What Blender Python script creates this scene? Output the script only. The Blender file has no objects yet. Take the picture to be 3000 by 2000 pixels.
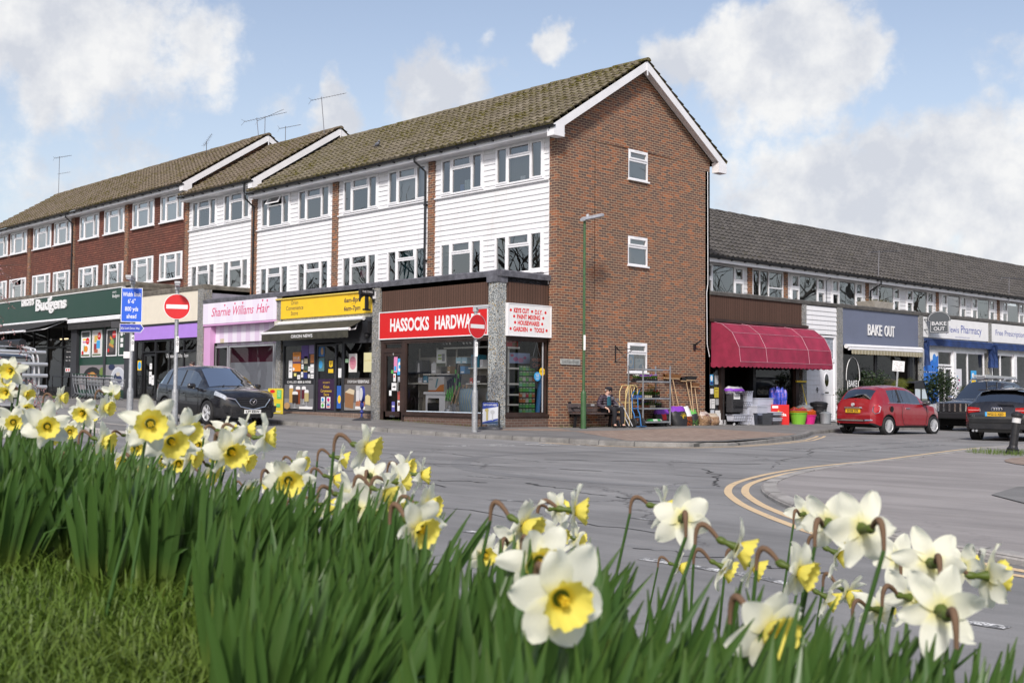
import bpy, bmesh, math, random
from mathutils import Vector, Matrix, noise
R=math.radians; PI=math.pi; sin=math.sin; cos=math.cos
random.seed(7)
scene=bpy.context.scene
COL=scene.collection
V=Vector
# ------------------------------------------------------------------ materials
_mc={}
def nt(name):
    m=bpy.data.materials.new(name); m.use_nodes=True
    t=m.node_tree; t.nodes.clear(); return m,t
class N:
    def __init__(s,t): s.t=t
    def a(s,typ,ins=None,**kw):
        n=s.t.nodes.new(typ)
        for k,v in kw.items(): setattr(n,k,v)
        for k,v in (ins or {}).items():
            if isinstance(v,bpy.types.NodeSocket): s.t.links.new(v,n.inputs[k])
            else: n.inputs[k].default_value=v
        return n
    def mix(s,f,a,b,bt='MIX'):
        n=s.t.nodes.new('ShaderNodeMix'); n.data_type='RGBA'; n.blend_type=bt
        for i,v in ((0,f),(6,a),(7,b)):
            if isinstance(v,bpy.types.NodeSocket): s.t.links.new(v,n.inputs[i])
            else: n.inputs[i].default_value=v if i==0 else c4(v)
        return n.outputs[2]
    def ramp(s,f,stops,interp='LINEAR'):
        n=s.t.nodes.new('ShaderNodeValToRGB'); s.t.links.new(f,n.inputs[0]); cr=n.color_ramp; cr.interpolation=interp
        while len(cr.elements)<len(stops): cr.elements.new(.5)
        for e,(p,c) in zip(cr.elements,stops): e.position=p; e.color=c4(c)
        return n.outputs[0]
    def math(s,op,a,b=0.,c=None,clamp=False):
        n=s.t.nodes.new('ShaderNodeMath'); n.operation=op; n.use_clamp=clamp
        for i,v in enumerate((a,b) if c is None else (a,b,c)):
            if isinstance(v,bpy.types.NodeSocket): s.t.links.new(v,n.inputs[i])
            else: n.inputs[i].default_value=v
        return n.outputs[0]
    def noise(s,scale,detail=3,rough=.55,vec=None,out=0):
        ins={'Scale':scale,'Detail':detail,'Roughness':rough}
        if vec is not None: ins['Vector']=vec
        return s.a('ShaderNodeTexNoise',ins).outputs[out]
    def out(s,sh): s.a('ShaderNodeOutputMaterial',{'Surface':sh})
def c4(c):
    if isinstance(c,(int,float)): return (c,c,c,1)
    return tuple(c)+(1,) if len(c)==3 else tuple(c)
def coords(n,kind='Object'): return n.a('ShaderNodeTexCoord').outputs[kind]
def M(name,col,rough=.55,metal=0.,var=.18,vs=3.,bump=0.,bs=40.,coat=0.,dirt=0.,spec=.5,em=0.):
    if name in _mc: return _mc[name]
    m,t=nt(name); n=N(t); co=coords(n)
    f=n.noise(vs,5,.6,co); col=c4(col)
    d=tuple(x*(1-var) for x in col[:3]); l=tuple(min(1,x*(1+var*.8)) for x in col[:3])
    c=n.ramp(f,[(.3,d),(.7,l)])
    if dirt>0:
        g=n.noise(1.3,6,.7,co); gm=n.math('MULTIPLY',n.ramp(g,[(.48,0.),(.72,1.)]),dirt)
        c=n.mix(gm,c,tuple(x*.35+.02 for x in col[:3]))
    p=n.a('ShaderNodeBsdfPrincipled',{'Base Color':c,'Metallic':metal,'Specular IOR Level':spec,'Coat Weight':coat,'Coat Roughness':.05})
    rg=n.math('MULTIPLY_ADD',f,.25,rough-.12,clamp=True); t.links.new(rg,p.inputs['Roughness'])
    if em>0:
        t.links.new(c,p.inputs['Emission Color']); p.inputs['Emission Strength'].default_value=em
    if bump>0:
        b=n.a('ShaderNodeBump',{'Strength':bump,'Distance':.02,'Height':n.noise(bs,4,.6,co)}); t.links.new(b.outputs[0],p.inputs['Normal'])
    n.out(p.outputs[0]); _mc[name]=m; return m
def brick_mat(name,bw,bh,mortar,stops,mcol,bump=.5,big=.35,offset=.5):
    if name in _mc: return _mc[name]
    m,t=nt(name); n=N(t); uv=coords(n,'UV')
    # jitter a touch so that courses are not ruler straight
    b=n.a('ShaderNodeTexBrick',{'Vector':uv,'Color1':(0,0,0,1),'Color2':(1,1,1,1),'Mortar':(.5,.5,.5,1),'Scale':1.,'Mortar Size':mortar,'Mortar Smooth':.15,'Bias':0.,'Brick Width':bw,'Row Height':bh},offset=offset)
    f=b.outputs['Color']; c=n.ramp(f,stops)
    g=n.noise(9.,5,.65,uv); c=n.mix(n.math('MULTIPLY',g,.5),c,(.10,.05,.04),'MIX')
    gg=n.noise(.5,4,.6,uv); c=n.mix(n.ramp(gg,[(.35,0.),(.7,big)]),c,(.05,.035,.032),'MIX')
    h=n.noise(70,3,.6,uv); c=n.mix(n.math('MULTIPLY',h,.35),c,(.30,.17,.11))
    mc=n.mix(n.noise(6,4,.6,uv),mcol,tuple(x*.6 for x in mcol))
    c=n.mix(b.outputs['Fac'],c,mc)
    p=n.a('ShaderNodeBsdfPrincipled',{'Base Color':c,'Roughness':.88,'Specular IOR Level':.25})
    hh=n.math('MULTIPLY_ADD',b.outputs['Fac'],-1.,n.math('MULTIPLY',g,.35))
    bp=n.a('ShaderNodeBump',{'Strength':bump,'Distance':.012,'Height':hh}); t.links.new(bp.outputs[0],p.inputs['Normal'])
    n.out(p.outputs[0]); _mc[name]=m; return m
def tile_mat(name,c1,c2,moss,mossamt):
    m,t=nt(name); n=N(t); co=coords(n); uv=coords(n,'UV')
    b=n.a('ShaderNodeTexBrick',{'Vector':uv,'Color1':(0,0,0,1),'Color2':(1,1,1,1),'Mortar':(.5,.5,.5,1),'Scale':1.,'Mortar Size':.004,'Brick Width':.30,'Row Height':.34},offset=0.)
    c=n.mix(b.outputs['Color'],c1,c2)
    c=n.mix(n.math('MULTIPLY',n.noise(14,5,.7,co),.5),c,tuple(x*.45 for x in c1))
    c=n.mix(n.ramp(n.noise(30,2,.6,co),[(.68,0.),(.74,.5)]),c,(.42,.40,.36))
    big=n.noise(.45,3,.6,co); fine=n.noise(7.,6,.75,co)
    mm=n.math('MULTIPLY',n.ramp(big,[(.36,.25),(.62,1.)]),n.ramp(fine,[(.60-mossamt*.16,0.),(.66-mossamt*.10,1.)]))
    c=n.mix(n.math('MULTIPLY',mm,min(1,mossamt*1.2)),c,n.mix(n.noise(20,3,.6,co),moss,tuple(x*.35 for x in moss)))
    p=n.a('ShaderNodeBsdfPrincipled',{'Base Color':c,'Roughness':.92,'Specular IOR Level':.2})
    bp=n.a('ShaderNodeBump',{'Strength':.6,'Distance':.03,'Height':n.noise(25,4,.7,co)}); t.links.new(bp.outputs[0],p.inputs['Normal'])
    n.out(p.outputs[0]); return m
def glass_mat(name,tint=(.75,.8,.8),boost=.08,rough=.0,wave=0.,mult=1.):
    if name in _mc: return _mc[name]
    m,t=nt(name); n=N(t)
    fr=n.a('ShaderNodeFresnel',{'IOR':1.5})
    gl=n.a('ShaderNodeBsdfGlossy',{'Color':(1,1,1,1),'Roughness':rough})
    if wave>0:
        bp=n.a('ShaderNodeBump',{'Strength':wave,'Distance':.02,'Height':n.noise(1.7,1,.5,coords(n))})
        t.links.new(bp.outputs[0],gl.inputs['Normal']); t.links.new(bp.outputs[0],fr.inputs['Normal'])
    f=n.math('MULTIPLY_ADD',fr.outputs[0],mult,boost,clamp=True)
    tr=n.a('ShaderNodeBsdfTransparent',{'Color':c4(tint)})
    mx=n.a('ShaderNodeMixShader',{0:f,1:tr.outputs[0],2:gl.outputs[0]})
    n.out(mx.outputs[0]); _mc[name]=m; return m
def leafy(name,c1,c2,trans=.4,vs=2.,rough=.5,axis=None,tip=None,spec=.4):
    if name in _mc: return _mc[name]
    m,t=nt(name); n=N(t); co=coords(n)
    c=n.mix(n.noise(vs,3,.6,co),c1,c2)
    oi=n.a('ShaderNodeObjectInfo').outputs['Random']
    c=n.mix(n.math('MULTIPLY',oi,.25),c,tuple(x*.6 for x in c1))
    gi=n.a('ShaderNodeNewGeometry').outputs['Random Per Island']
    c=n.mix(n.math('MULTIPLY',gi,.55),c,tuple(x*.55 for x in c2))
    if tip:
        uv=n.a('ShaderNodeSeparateXYZ',{0:coords(n,'UV')}).outputs[1]
        c=n.mix(n.ramp(uv,tip[0]),c,tip[1])
    p=n.a('ShaderNodeBsdfPrincipled',{'Base Color':c,'Roughness':rough,'Specular IOR Level':spec})
    tl=n.a('ShaderNodeBsdfTranslucent',{'Color':c})
    mx=n.a('ShaderNodeMixShader',{0:trans,1:p.outputs[0],2:tl.outputs[0]})
    n.out(mx.outputs[0]); _mc[name]=m; return m
# ------------------------------------------------------------------ mesh building
class Fr:
    """wall frame: s along the wall, z up, n outward"""
    def __init__(s,o,ex,en): s.o=V(o); s.ex=V(ex); s.en=V(en); s.ez=V((0,0,1))
    def p(s,a,z,n=0.): return s.o+s.ex*a+s.ez*z+s.en*n
def FL(y): return Fr((0,y,0),(1,0,0),(0,-1,0))
def FR(x): return Fr((x,0,0),(0,1,0),(1,0,0))
LOC=Fr((0,0,0),(1,0,0),(0,-1,0))
class MB:
    def __init__(s): s.v=[]; s.f=[]; s.m=[]; s.uv={}
    def poly(s,pts,mi=0):
        i=len(s.v); s.v+= [V(p) for p in pts]; s.f.append(tuple(range(i,i+len(pts)))); s.m.append(mi)
    def box8(s,c,mi=0):
        i=len(s.v); s.v+=[V(p) for p in c]
        for q in ((0,3,2,1),(4,5,6,7),(0,1,5,4),(1,2,6,5),(2,3,7,6),(3,0,4,7)):
            s.f.append(tuple(i+k for k in q)); s.m.append(mi)
    def box(s,c,d,mi=0,mat=None):
        x,y,z=d[0]/2,d[1]/2,d[2]/2
        pts=[V(p) for p in ((-x,-y,-z),(x,-y,-z),(x,y,-z),(-x,y,-z),(-x,-y,z),(x,-y,z),(x,y,z),(-x,y,z))]
        if mat is not None: pts=[mat@p for p in pts]
        s.box8([V(c)+p for p in pts],mi)
    def fbox(s,F,s0,s1,z0,z1,n0,n1,mi=0):
        s.box8([F.p(s0,z0,n1),F.p(s1,z0,n1),F.p(s1,z0,n0),F.p(s0,z0,n0),F.p(s0,z1,n1),F.p(s1,z1,n1),F.p(s1,z1,n0),F.p(s0,z1,n0)],mi)
    def grid(s,rows,mi=0,closed=False,flip=False):
        i=len(s.v); w=len(rows[0])
        for r in rows: s.v+=[V(p) for p in r]
        for a in range(len(rows)-1):
            for b in range(w if closed else w-1):
                c=(b+1)%w; q=(i+a*w+b,i+a*w+c,i+(a+1)*w+c,i+(a+1)*w+b)
                s.f.append(q[::-1] if flip else q); s.m.append(mi if not callable(mi) else mi(a,b))
    def tube(s,pts,r,n=8,mi=0,caps=True):
        pts=[V(p) for p in pts]; rows=[]; k=len(pts)
        up=None
        for i,p in enumerate(pts):
            d=(pts[min(i+1,k-1)]-pts[max(i-1,0)]).normalized()
            if up is None:
                up=V((0,0,1)) if abs(d.z)<.9 else V((1,0,0))
            a=d.cross(up); a=a.normalized() if a.length>1e-5 else V((1,0,0)); b=a.cross(d).normalized(); up=b
            rr=r[i] if isinstance(r,(list,tuple)) else r
            rows.append([p+a*cos(2*PI*j/n)*rr+b*sin(2*PI*j/n)*rr for j in range(n)])
        s.grid(rows,mi,True)
        if caps: s.poly(rows[0],mi); s.poly(rows[-1][::-1],mi)
    def lathe(s,prof,n=16,o=(0,0,0),mi=0,mat=None,ell=(1,1),caps=True):
        rows=[]
        for r,z in prof:
            row=[]
            for j in range(n):
                p=V((r*cos(2*PI*j/n)*ell[0],r*sin(2*PI*j/n)*ell[1],z))
                row.append((mat@p if mat is not None else p)+V(o))
            rows.append(row)
        s.grid(rows,mi,True)
        if caps and prof[0][0]>1e-4: s.poly(rows[0][::-1],mi)
        if caps and prof[-1][0]>1e-4: s.poly(rows[-1],mi)
    def prism(s,F,pts,n0,n1,mi=0):
        a=[F.p(x,z,n1) for x,z in pts]; b=[F.p(x,z,n0) for x,z in pts]
        s.poly(a,mi); s.poly(b[::-1],mi); k=len(pts)
        for i in range(k):
            j=(i+1)%k; s.poly([a[j],a[i],b[i],b[j]],mi)
    def disc(s,F,cs,cz,r,n0,n1,mi=0,k=24,ry=None):
        s.prism(F,[(cs+r*cos(2*PI*i/k),cz+(ry or r)*sin(2*PI*i/k)) for i in range(k)],n0,n1,mi)
    def mesh(s,name,mats,smooth=False,uvs=None):
        me=bpy.data.meshes.new(name); me.from_pydata([tuple(p) for p in s.v],[],s.f)
        for m in mats: me.materials.append(m)
        if len(mats)>1: me.polygons.foreach_set('material_index',[min(x,len(mats)-1) for x in s.m])
        if smooth: me.polygons.foreach_set('use_smooth',[True]*len(me.polygons))
        ul=me.uv_layers.new(name='UVMap'); d=ul.data
        if uvs is not None:
            for lo in me.loops: d[lo.index].uv=uvs[lo.vertex_index]
        else:
            vv=me.vertices
            for p in me.polygons:
                n=p.normal; ax=abs(n.x);ay=abs(n.y);az=abs(n.z)
                for li in p.loop_indices:
                    c=vv[me.loops[li].vertex_index].co
                    if ax>=ay and ax>=az: d[li].uv=(c.y,c.z)
                    elif ay>=az: d[li].uv=(c.x,c.z)
                    else: d[li].uv=(c.x,c.y)
        me.update(); return me
    def build(s,name,mats,parent=None,smooth=False,bevel=0.,loc=None,rz=0.,uvs=None,sub=0,auto=None):
        if not isinstance(mats,(list,tuple)): mats=[mats]
        o=bpy.data.objects.new(name,s.mesh(name,mats,smooth,uvs)); COL.objects.link(o)
        if parent: o.parent=parent
        if loc is not None: o.location=loc
        if rz: o.rotation_euler=(0,0,rz)
        if bevel>0:
            b=o.modifiers.new('b','BEVEL'); b.width=bevel; b.segments=2; b.limit_method='ANGLE'; b.angle_limit=R(40)
        if sub:
            b=o.modifiers.new('s','SUBSURF'); b.levels=sub; b.render_levels=sub
        return o
def tag(o,label=None,cat=None,group=None,kind=None):
    if label: o['label']=label
    if cat: o['category']=cat
    if group: o['group']=group
    if kind: o['kind']=kind
    return o
def thing(name,label,cat,loc=(0,0,0),rz=0.,group=None,rot=None):
    o=bpy.data.objects.new(name,None); COL.objects.link(o); o.empty_display_size=.2
    o.location=loc; o.rotation_euler=rot if rot else (0,0,rz)
    return tag(o,label,cat,group)
def copy_tree(o,parent=None):
    c=o.copy(); COL.objects.link(c); c.parent=parent
    for ch in list(o.children): copy_tree(ch,c)
    return c
_TX={}
def glyphs(s,bold=0.,ls=1.):
    k=(s,bold,ls)
    if k in _TX: return _TX[k]
    cu=bpy.data.curves.new('t','FONT'); cu.body=s; cu.size=1.; cu.align_x='CENTER'; cu.offset=bold; cu.space_character=ls; cu.resolution_u=3; cu.fill_mode='BOTH'
    ob=bpy.data.objects.new('t',cu); COL.objects.link(ob); bpy.context.view_layer.update()
    dg=bpy.context.evaluated_depsgraph_get(); me=ob.evaluated_get(dg).to_mesh()
    vs=[(v.co.x,v.co.y) for v in me.vertices]; fs=[tuple(p.vertices) for p in me.polygons]
    ob.to_mesh_clear(); bpy.data.objects.remove(ob); bpy.data.curves.remove(cu)
    _TX[k]=(vs,fs); return vs,fs
def put_text(mb,F,txt,s0,z0,n,h,w=None,bold=0.,shear=0.,mi=0,ls=1.,wave=None,ext=0.):
    """centre text at s0, baseline z0; h is the cap height; w forces the width"""
    vs,fs=glyphs(txt,bold,ls)
    if not vs: return
    x0=min(v[0] for v in vs); x1=max(v[0] for v in vs); cx=(x0+x1)/2
    sy=h/.73; sx=sy if w is None else w/(x1-x0)
    def layer(nn):
        i=len(mb.v)
        for x,y in vs:
            yy=y*sy; xx=(x-cx)*sx+shear*yy
            mb.v.append(F.p(s0+xx,z0+yy,nn))
        return i
    i=layer(n+ext)
    for f in fs: mb.f.append(tuple(i+a for a in f)); mb.m.append(mi)
    if ext>0:
        j=layer(n); ec={}
        for f in fs:
            for a,b in zip(f,f[1:]+f[:1]): ec[(a,b)]=1
        for (a,b) in ec:
            if (b,a) not in ec:
                mb.f.append((i+b,i+a,j+a,j+b)); mb.m.append(mi)
def lettering(F,lines,mat,parent,name='lettering'):
    for l in lines:
        mb=MB(); put_text(mb,F,**l); o=mb.build(name,mat,parent)
    return o
def T(txt,s0,z0,n,h,**k): return dict(txt=txt,s0=s0,z0=z0,n=n,h=h,**k)
# shared colours
WHITE=M('white_paint',(.80,.80,.82),.45,var=.06,dirt=.10)
UPVC=M('white_plastic_frame',(.82,.82,.84),.3,var=.04)
BLACK=M('black_paint',(.012,.012,.014),.4,var=.2)
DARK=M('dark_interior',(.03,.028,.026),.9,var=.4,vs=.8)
GREYM=M('galvanised_steel',(.42,.43,.45),.45,.6,var=.25,vs=14)
LEAD=M('lead_coping',(.13,.13,.15),.6,.2,var=.45,vs=5,bump=.6,bs=9)
CONC=M('mossy_concrete',(.16,.145,.12),.9,var=.5,vs=4,bump=.6,bs=20,dirt=.5)
RUBBER=M('black_rubber',(.015,.015,.016),.75,var=.3)
CHROME=M('chrome',(.75,.76,.78),.12,1.,var=.05)
PAPER=M('white_paper',(.78,.78,.76),.7,var=.1)
GL=glass_mat('window_glass',(.88,.92,.92),.17,wave=.05,mult=1.4); GLB=glass_mat('bright_window_glass',(.92,.95,.95),.34,wave=.05,mult=1.4)
GLS=glass_mat('shop_glass',(.97,.98,.98),.0,wave=.03,mult=.85)
GLD=GLS
BRICK=brick_mat('brown_red_brick',.225,.075,.008,[(0,(.065,.045,.052)),(.30,(.10,.058,.058)),(.50,(.175,.075,.055)),(.72,(.255,.090,.052)),(.90,(.35,.112,.048)),(1,(.52,.15,.05))],(.52,.40,.27),big=.42)
BRICKP=brick_mat('dark_plinth_brick',.225,.075,.007,[(0,(.06,.045,.045)),(.6,(.10,.07,.065)),(1,(.14,.085,.07))],(.25,.22,.19))
PAVERS=brick_mat('block_paving',.2,.1,.004,[(0,(.26,.21,.18)),(.5,(.36,.30,.25)),(1,(.44,.37,.31))],(.22,.19,.16),bump=.3,big=.15)
def pebble(name,sc,cols):
    m,t=nt(name); n=N(t); uv=coords(n,'Object')
    v=n.a('ShaderNodeTexVoronoi',{'Vector':uv,'Scale':sc},feature='F1'); b=n.a('ShaderNodeSeparateColor',{0:v.outputs['Color']}).outputs[0]
    c=n.ramp(b,cols,'CONSTANT'); p=n.a('ShaderNodeBsdfPrincipled',{'Base Color':c,'Roughness':.55})
    bp=n.a('ShaderNodeBump',{'Strength':.4,'Distance':.01,'Height':v.outputs['Distance']}); t.links.new(bp.outputs[0],p.inputs['Normal'])
    n.out(p.outputs[0]); return m
PEBBLE=pebble('pebbledash',62,[(0,(.07,.07,.07)),(.22,(.16,.16,.16)),(.45,(.28,.28,.27)),(.8,(.42,.42,.40)),(.97,(.45,.33,.12))])
MOSAIC=pebble('mosaic_column',52,[(0,(.06,.065,.07)),(.25,(.2,.22,.23)),(.45,(.40,.42,.41)),(.8,(.52,.53,.5)),(.955,(.55,.36,.10))])
# ------------------------------------------------------------------ camera, sky, sun
CAMP=V((23.2549,-23.8731,.9322)); YAW,PITCH,ROLL=.80995,.04478,.00905; FPX=3413.8
def cam_axes():
    fw=V((-sin(YAW)*cos(PITCH),cos(YAW)*cos(PITCH),sin(PITCH))); r=V((cos(YAW),sin(YAW),0)); u=r.cross(fw)
    return r*cos(ROLL)+u*sin(ROLL), u*cos(ROLL)-r*sin(ROLL), fw
CR,CU,CF=cam_axes()
cam=bpy.data.objects.new('camera',bpy.data.cameras.new('camera')); COL.objects.link(cam); scene.camera=cam
mw=Matrix((CR,CU,-CF)).transposed().to_4x4(); mw.translation=CAMP; cam.matrix_world=mw
cam.data.sensor_width=36; cam.data.lens=FPX/3000*36; cam.data.clip_start=.05; cam.data.clip_end=4000
cam.data.dof.use_dof=True; cam.data.dof.focus_distance=31.; cam.data.dof.aperture_fstop=9.; cam.data.dof.aperture_blades=7
scene.view_settings.view_transform='Standard'; scene.view_settings.look='None'; scene.view_settings.exposure=0
scene.render.engine='CYCLES'
try:
    scene.cycles.use_denoising=True; scene.cycles.max_bounces=6; scene.cycles.transparent_max_bounces=10
    scene.cycles.caustics_reflective=False; scene.cycles.caustics_refractive=False
except Exception: pass
def look(u,v):   # direction through a point of the photograph, used only to spread the clouds over the sky
    return (CF+CR*((u*1.27551-1500)/FPX)-CU*((v*1.27551-1000)/FPX)).normalized()
SUN_EL=R(40); SUN_AZ=math.atan2(.60,-.80)   # the sun stands behind and left of the viewer, high haze
sd=V((sin(SUN_AZ)*cos(SUN_EL),cos(SUN_AZ)*cos(SUN_EL),sin(SUN_EL)))
sun=bpy.data.objects.new('sun',bpy.data.lights.new('sun','SUN')); COL.objects.link(sun)
sun.data.energy=3.7; sun.data.angle=R(9); sun.data.color=(1,.965,.91); sun.rotation_euler=sd.to_track_quat('Z','Y').to_euler()
wd=bpy.data.worlds.new('World'); scene.world=wd; wd.use_nodes=True
def build_world():
    t=wd.node_tree; t.nodes.clear(); n=N(t)
    sky=t.nodes.new('ShaderNodeTexSky'); sky.sky_type='NISHITA'; sky.sun_disc=False; sky.sun_elevation=SUN_EL; sky.sun_rotation=SUN_AZ; sky.dust_density=1.2; sky.air_density=1.; sky.ozone_density=1.2
    d=n.a('ShaderNodeTexCoord').outputs['Generated']
    sp=n.a('ShaderNodeSeparateXYZ',{0:d}); z=n.math('ADD',n.math('MAXIMUM',sp.outputs[2],0.),.22)
    pv=n.a('ShaderNodeVectorMath',{0:d,1:n.a('ShaderNodeCombineXYZ',{0:z,1:z,2:z}).outputs[0]},operation='DIVIDE').outputs[0]
    wob=n.noise(11,6,.62,d); wob2=n.noise(34,5,.6,d)
    blobs=[(60,60,150,.8),(190,110,190,1.),(330,150,150,.8),(250,200,150,.8),(420,190,70,.35),(60,330,90,.45),(20,290,60,.5),(300,380,140,.62),(420,350,90,.4),(100,420,130,.5),(730,250,70,.8),(600,190,60,.35),(950,235,60,.5),(1010,220,100,.9),(1100,200,75,.85),(1180,195,50,.5),(1285,95,62,1.),(1330,115,35,.6),(1130,92,40,.42),
      (1600,150,95,.95),(1700,140,120,1.),(1800,95,100,1.),(1870,150,110,.95),(1790,220,120,.95),(1700,290,80,.6),(1660,230,80,.7),(1920,80,70,.6),(1760,450,120,.72),(1850,480,150,.85),(1980,490,170,.9),(2120,470,160,.95),(2240,440,170,.95),(2340,400,150,.9),(2300,520,200,.9),(2070,560,200,.8),(2330,250,90,.4),(2230,215,60,.42),(2060,130,60,.3),(2040,175,40,.3),(1930,360,60,.4),(2340,130,120,.3),(2150,250,120,.28)]
    wv=n.noise(5.,4,.6,d,1); wv2=n.noise(19.,4,.6,d,1)
    def ofs(a,k): return n.a('ShaderNodeVectorMath',{0:n.a('ShaderNodeVectorMath',{0:a,1:(.5,.5,.5)},operation='SUBTRACT').outputs[0],3:k},operation='SCALE').outputs[0]
    dd=n.a('ShaderNodeVectorMath',{0:n.a('ShaderNodeVectorMath',{0:d,1:ofs(wv,.12)},operation='ADD').outputs[0],1:ofs(wv2,.06)},operation='ADD').outputs[0]
    dd=n.a('ShaderNodeVectorMath',{0:dd},operation='NORMALIZE').outputs[0]
    acc=None
    for u,v,r,w in blobs:
        c=look(u,v); a=r*1.45/2677
        dt=n.a('ShaderNodeVectorMath',{0:dd,1:tuple(c)},operation='DOT_PRODUCT').outputs['Value']
        mr=n.a('ShaderNodeMapRange',{0:dt,1:cos(a),2:1.,3:0.,4:w}); 
        acc=mr.outputs[0] if acc is None else n.math('MAXIMUM',acc,mr.outputs[0])
    # elsewhere in the sky: scattered clouds of the same kind
    gen=n.ramp(n.noise(1.6,7,.6,pv),[(.50,0.),(.72,.8)])
    side=n.a('ShaderNodeVectorMath',{0:d,1:tuple(CF)},operation='DOT_PRODUCT').outputs['Value']
    gen=n.math('MULTIPLY',gen,n.ramp(side,[(.80,1.),(.88,0.)]))
    acc=n.math('MAXIMUM',acc,gen)
    dens=n.math('ADD',acc,n.math('MULTIPLY_ADD',wob,1.7,-.95)); dens=n.math('ADD',dens,n.math('MULTIPLY_ADD',wob2,.7,-.35))
    al=n.ramp(dens,[(.16,0.),(.66,.97)],'EASE')
    shade=n.noise(16,5,.6,n.a('ShaderNodeVectorMath',{0:d,1:(.012,-.01,.03)},operation='ADD').outputs[0])
    cc=n.mix(n.ramp(shade,[(.38,0.),(.62,1.)]),(6.9,7.2,7.9),(9.7,9.7,9.7))
    hz=n.ramp(sp.outputs[2],[(.0,.75),(.12,.38),(.30,0.10),(.5,0.)])
    base=n.mix(hz,n.mix(1.,sky.outputs[0],(2.15,1.80,1.62),'MULTIPLY'),(6.0,7.0,8.2))
    col=n.mix(al,base,cc)
    bg=n.a('ShaderNodeBackground',{'Color':col,'Strength':.096})
    t.links.new(bg.outputs[0],n.a('ShaderNodeOutputWorld').inputs[0])
build_world()
# ------------------------------------------------------------------ ground
def zr(x,y): return -.2+.022*max(0.,1.-x)
def hs(x):
    P=[(-60,1.),(-45,.8),(-28,.60),(-21.4,.56),(-16.5,.36),(-11,.21),(-5.7,.10),(-3,.04),(-.3,-.03),(5,-.05)]
    if x<=P[0][0]: return P[0][1]
    for (a,b),(c,d) in zip(P,P[1:]):
        if x<=c: return b+(d-b)*(x-a)/(c-a)
    return P[-1][1]
def asphalt(name,c1,c2,crack=1.,sc=1.):
    m,t=nt(name); n=N(t); co=coords(n)
    f=n.noise(.55*sc,6,.65,co); c=n.ramp(f,[(.3,c1),(.7,c2)])
    sp=n.noise(160,2,.7,co); c=n.mix(n.ramp(sp,[(.55,0.),(.72,.55)]),c,(.42,.42,.42))
    c=n.mix(n.ramp(n.noise(120,2,.7,co),[(.58,0.),(.70,.5)]),c,(.03,.03,.03))
    st=n.a('ShaderNodeMapping',{0:co,'Scale':(.25,1.6,1.),'Rotation':(0,0,R(38))}).outputs[0]
    c=n.mix(n.math('MULTIPLY',n.ramp(n.noise(.8,6,.7,st),[(.42,0.),(.66,1.)]),.55),c,tuple(x*.55 for x in c1))
    wv=n.a('ShaderNodeVectorMath',{0:co,1:n.a('ShaderNodeVectorMath',{0:n.noise(1.8,5,.7,co,1),3:.8},operation='SCALE').outputs[0]},operation='ADD').outputs[0]
    vo=n.a('ShaderNodeTexVoronoi',{'Vector':wv,'Scale':.28},feature='DISTANCE_TO_EDGE').outputs['Distance']
    ck=n.math('MULTIPLY',n.ramp(vo,[(.002,1.),(.006,0.)]),n.ramp(n.noise(.23,3,.5,co),[(.50,0.),(.60,crack*.7)]))
    c=n.mix(ck,c,(.025,.025,.025))
    p=n.a('ShaderNodeBsdfPrincipled',{'Base Color':c,'Roughness':.85,'Specular IOR Level':.3})
    h=n.math('ADD',n.math('MULTIPLY',ck,-1.5),n.math('MULTIPLY',sp,.4))
    bp=n.a('ShaderNodeBump',{'Strength':.5,'Distance':.015,'Height':h}); t.links.new(bp.outputs[0],p.inputs['Normal'])
    n.out(p.outputs[0]); return m
ASPH=asphalt('road_asphalt',(.205,.203,.20),(.29,.286,.28))
PAVE=asphalt('pavement_asphalt',(.17,.166,.16),(.235,.228,.22),.2,2.)
PAVE2=asphalt('island_asphalt',(.275,.255,.245),(.35,.325,.31),.3,1.4)
KERB=M('kerb_concrete',(.24,.23,.215),.85,var=.35,vs=2.5,bump=.5,bs=25,dirt=.5)
SOIL=M('soil',(.06,.05,.03),.95,var=.5,vs=6)
def lin(a,b,n): return [a+(b-a)*i/n for i in range(n+1)]
def sheet(name,xs,ys,zf,mat,kind='structure',**k):
    mb=MB(); mb.grid([[ (x,y,zf(x,y)) for x in xs] for y in ys]); return tag(mb.build(name,mat,smooth=True),kind=kind)
sheet('ground',[-1500,-300,-120,120,300,1500],[-1500,-300,-120,120,300,1500],lambda x,y:-.75,M('earth',(.10,.11,.06),.95))
sheet('road',lin(-60,60,24),[-75]+lin(-40,-15,3)+lin(-14,10,4)+[40,110],zr,ASPH)
SEC=[((-60,-2),(-60,-5.8)),((-45,-2),(-45,-5.8)),((-28,-2),(-28,-5.5)),((-21.4,-2),(-21.4,-5.4)),((-16.5,-2),(-16.5,-5.3)),((-11,-2),(-11,-5.25)),((-5.7,-2),(-6.,-5.05)),((-3,-2),(-3,-4.65)),((-.3,-2),(-.2,-4.42)),((-.15,-1.6),(2.2,-4.36)),((0,-.6),(4.6,-4.3)),((0,-.2),(6.0,-4.32)),((0,0),(6.8,-4.1)),((0,.3),(7.4,-3.4)),((0,.9),(7.55,-2.2)),((0,1.8),(7.1,.05)),((0,3.2),(6.4,2.4)),((0,5),(5.4,4.5)),((0,7),(4.3,6.5)),((0,9),(3.65,8.6)),((0,17),(3.06,17)),((0,32),(2.9,32)),((0,70),(2.9,70))]
def sec(u):
    i=min(int(u),len(SEC)-2); f=u-i
    (a,b),(c,d)=SEC[i],SEC[i+1]
    return V(a).lerp(V(c),f),V(b).lerp(V(d),f)
def pz(u,t):
    a,b=sec(u); za=hs(a.x) if a.x<-.25 else -.015; zb=zr(b.x,b.y)+.11
    if a.x>=-.25: zb=max(zb,-.09)
    p=a.lerp(b,t); return V((p.x,p.y,za+(zb-za)*t))
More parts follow.
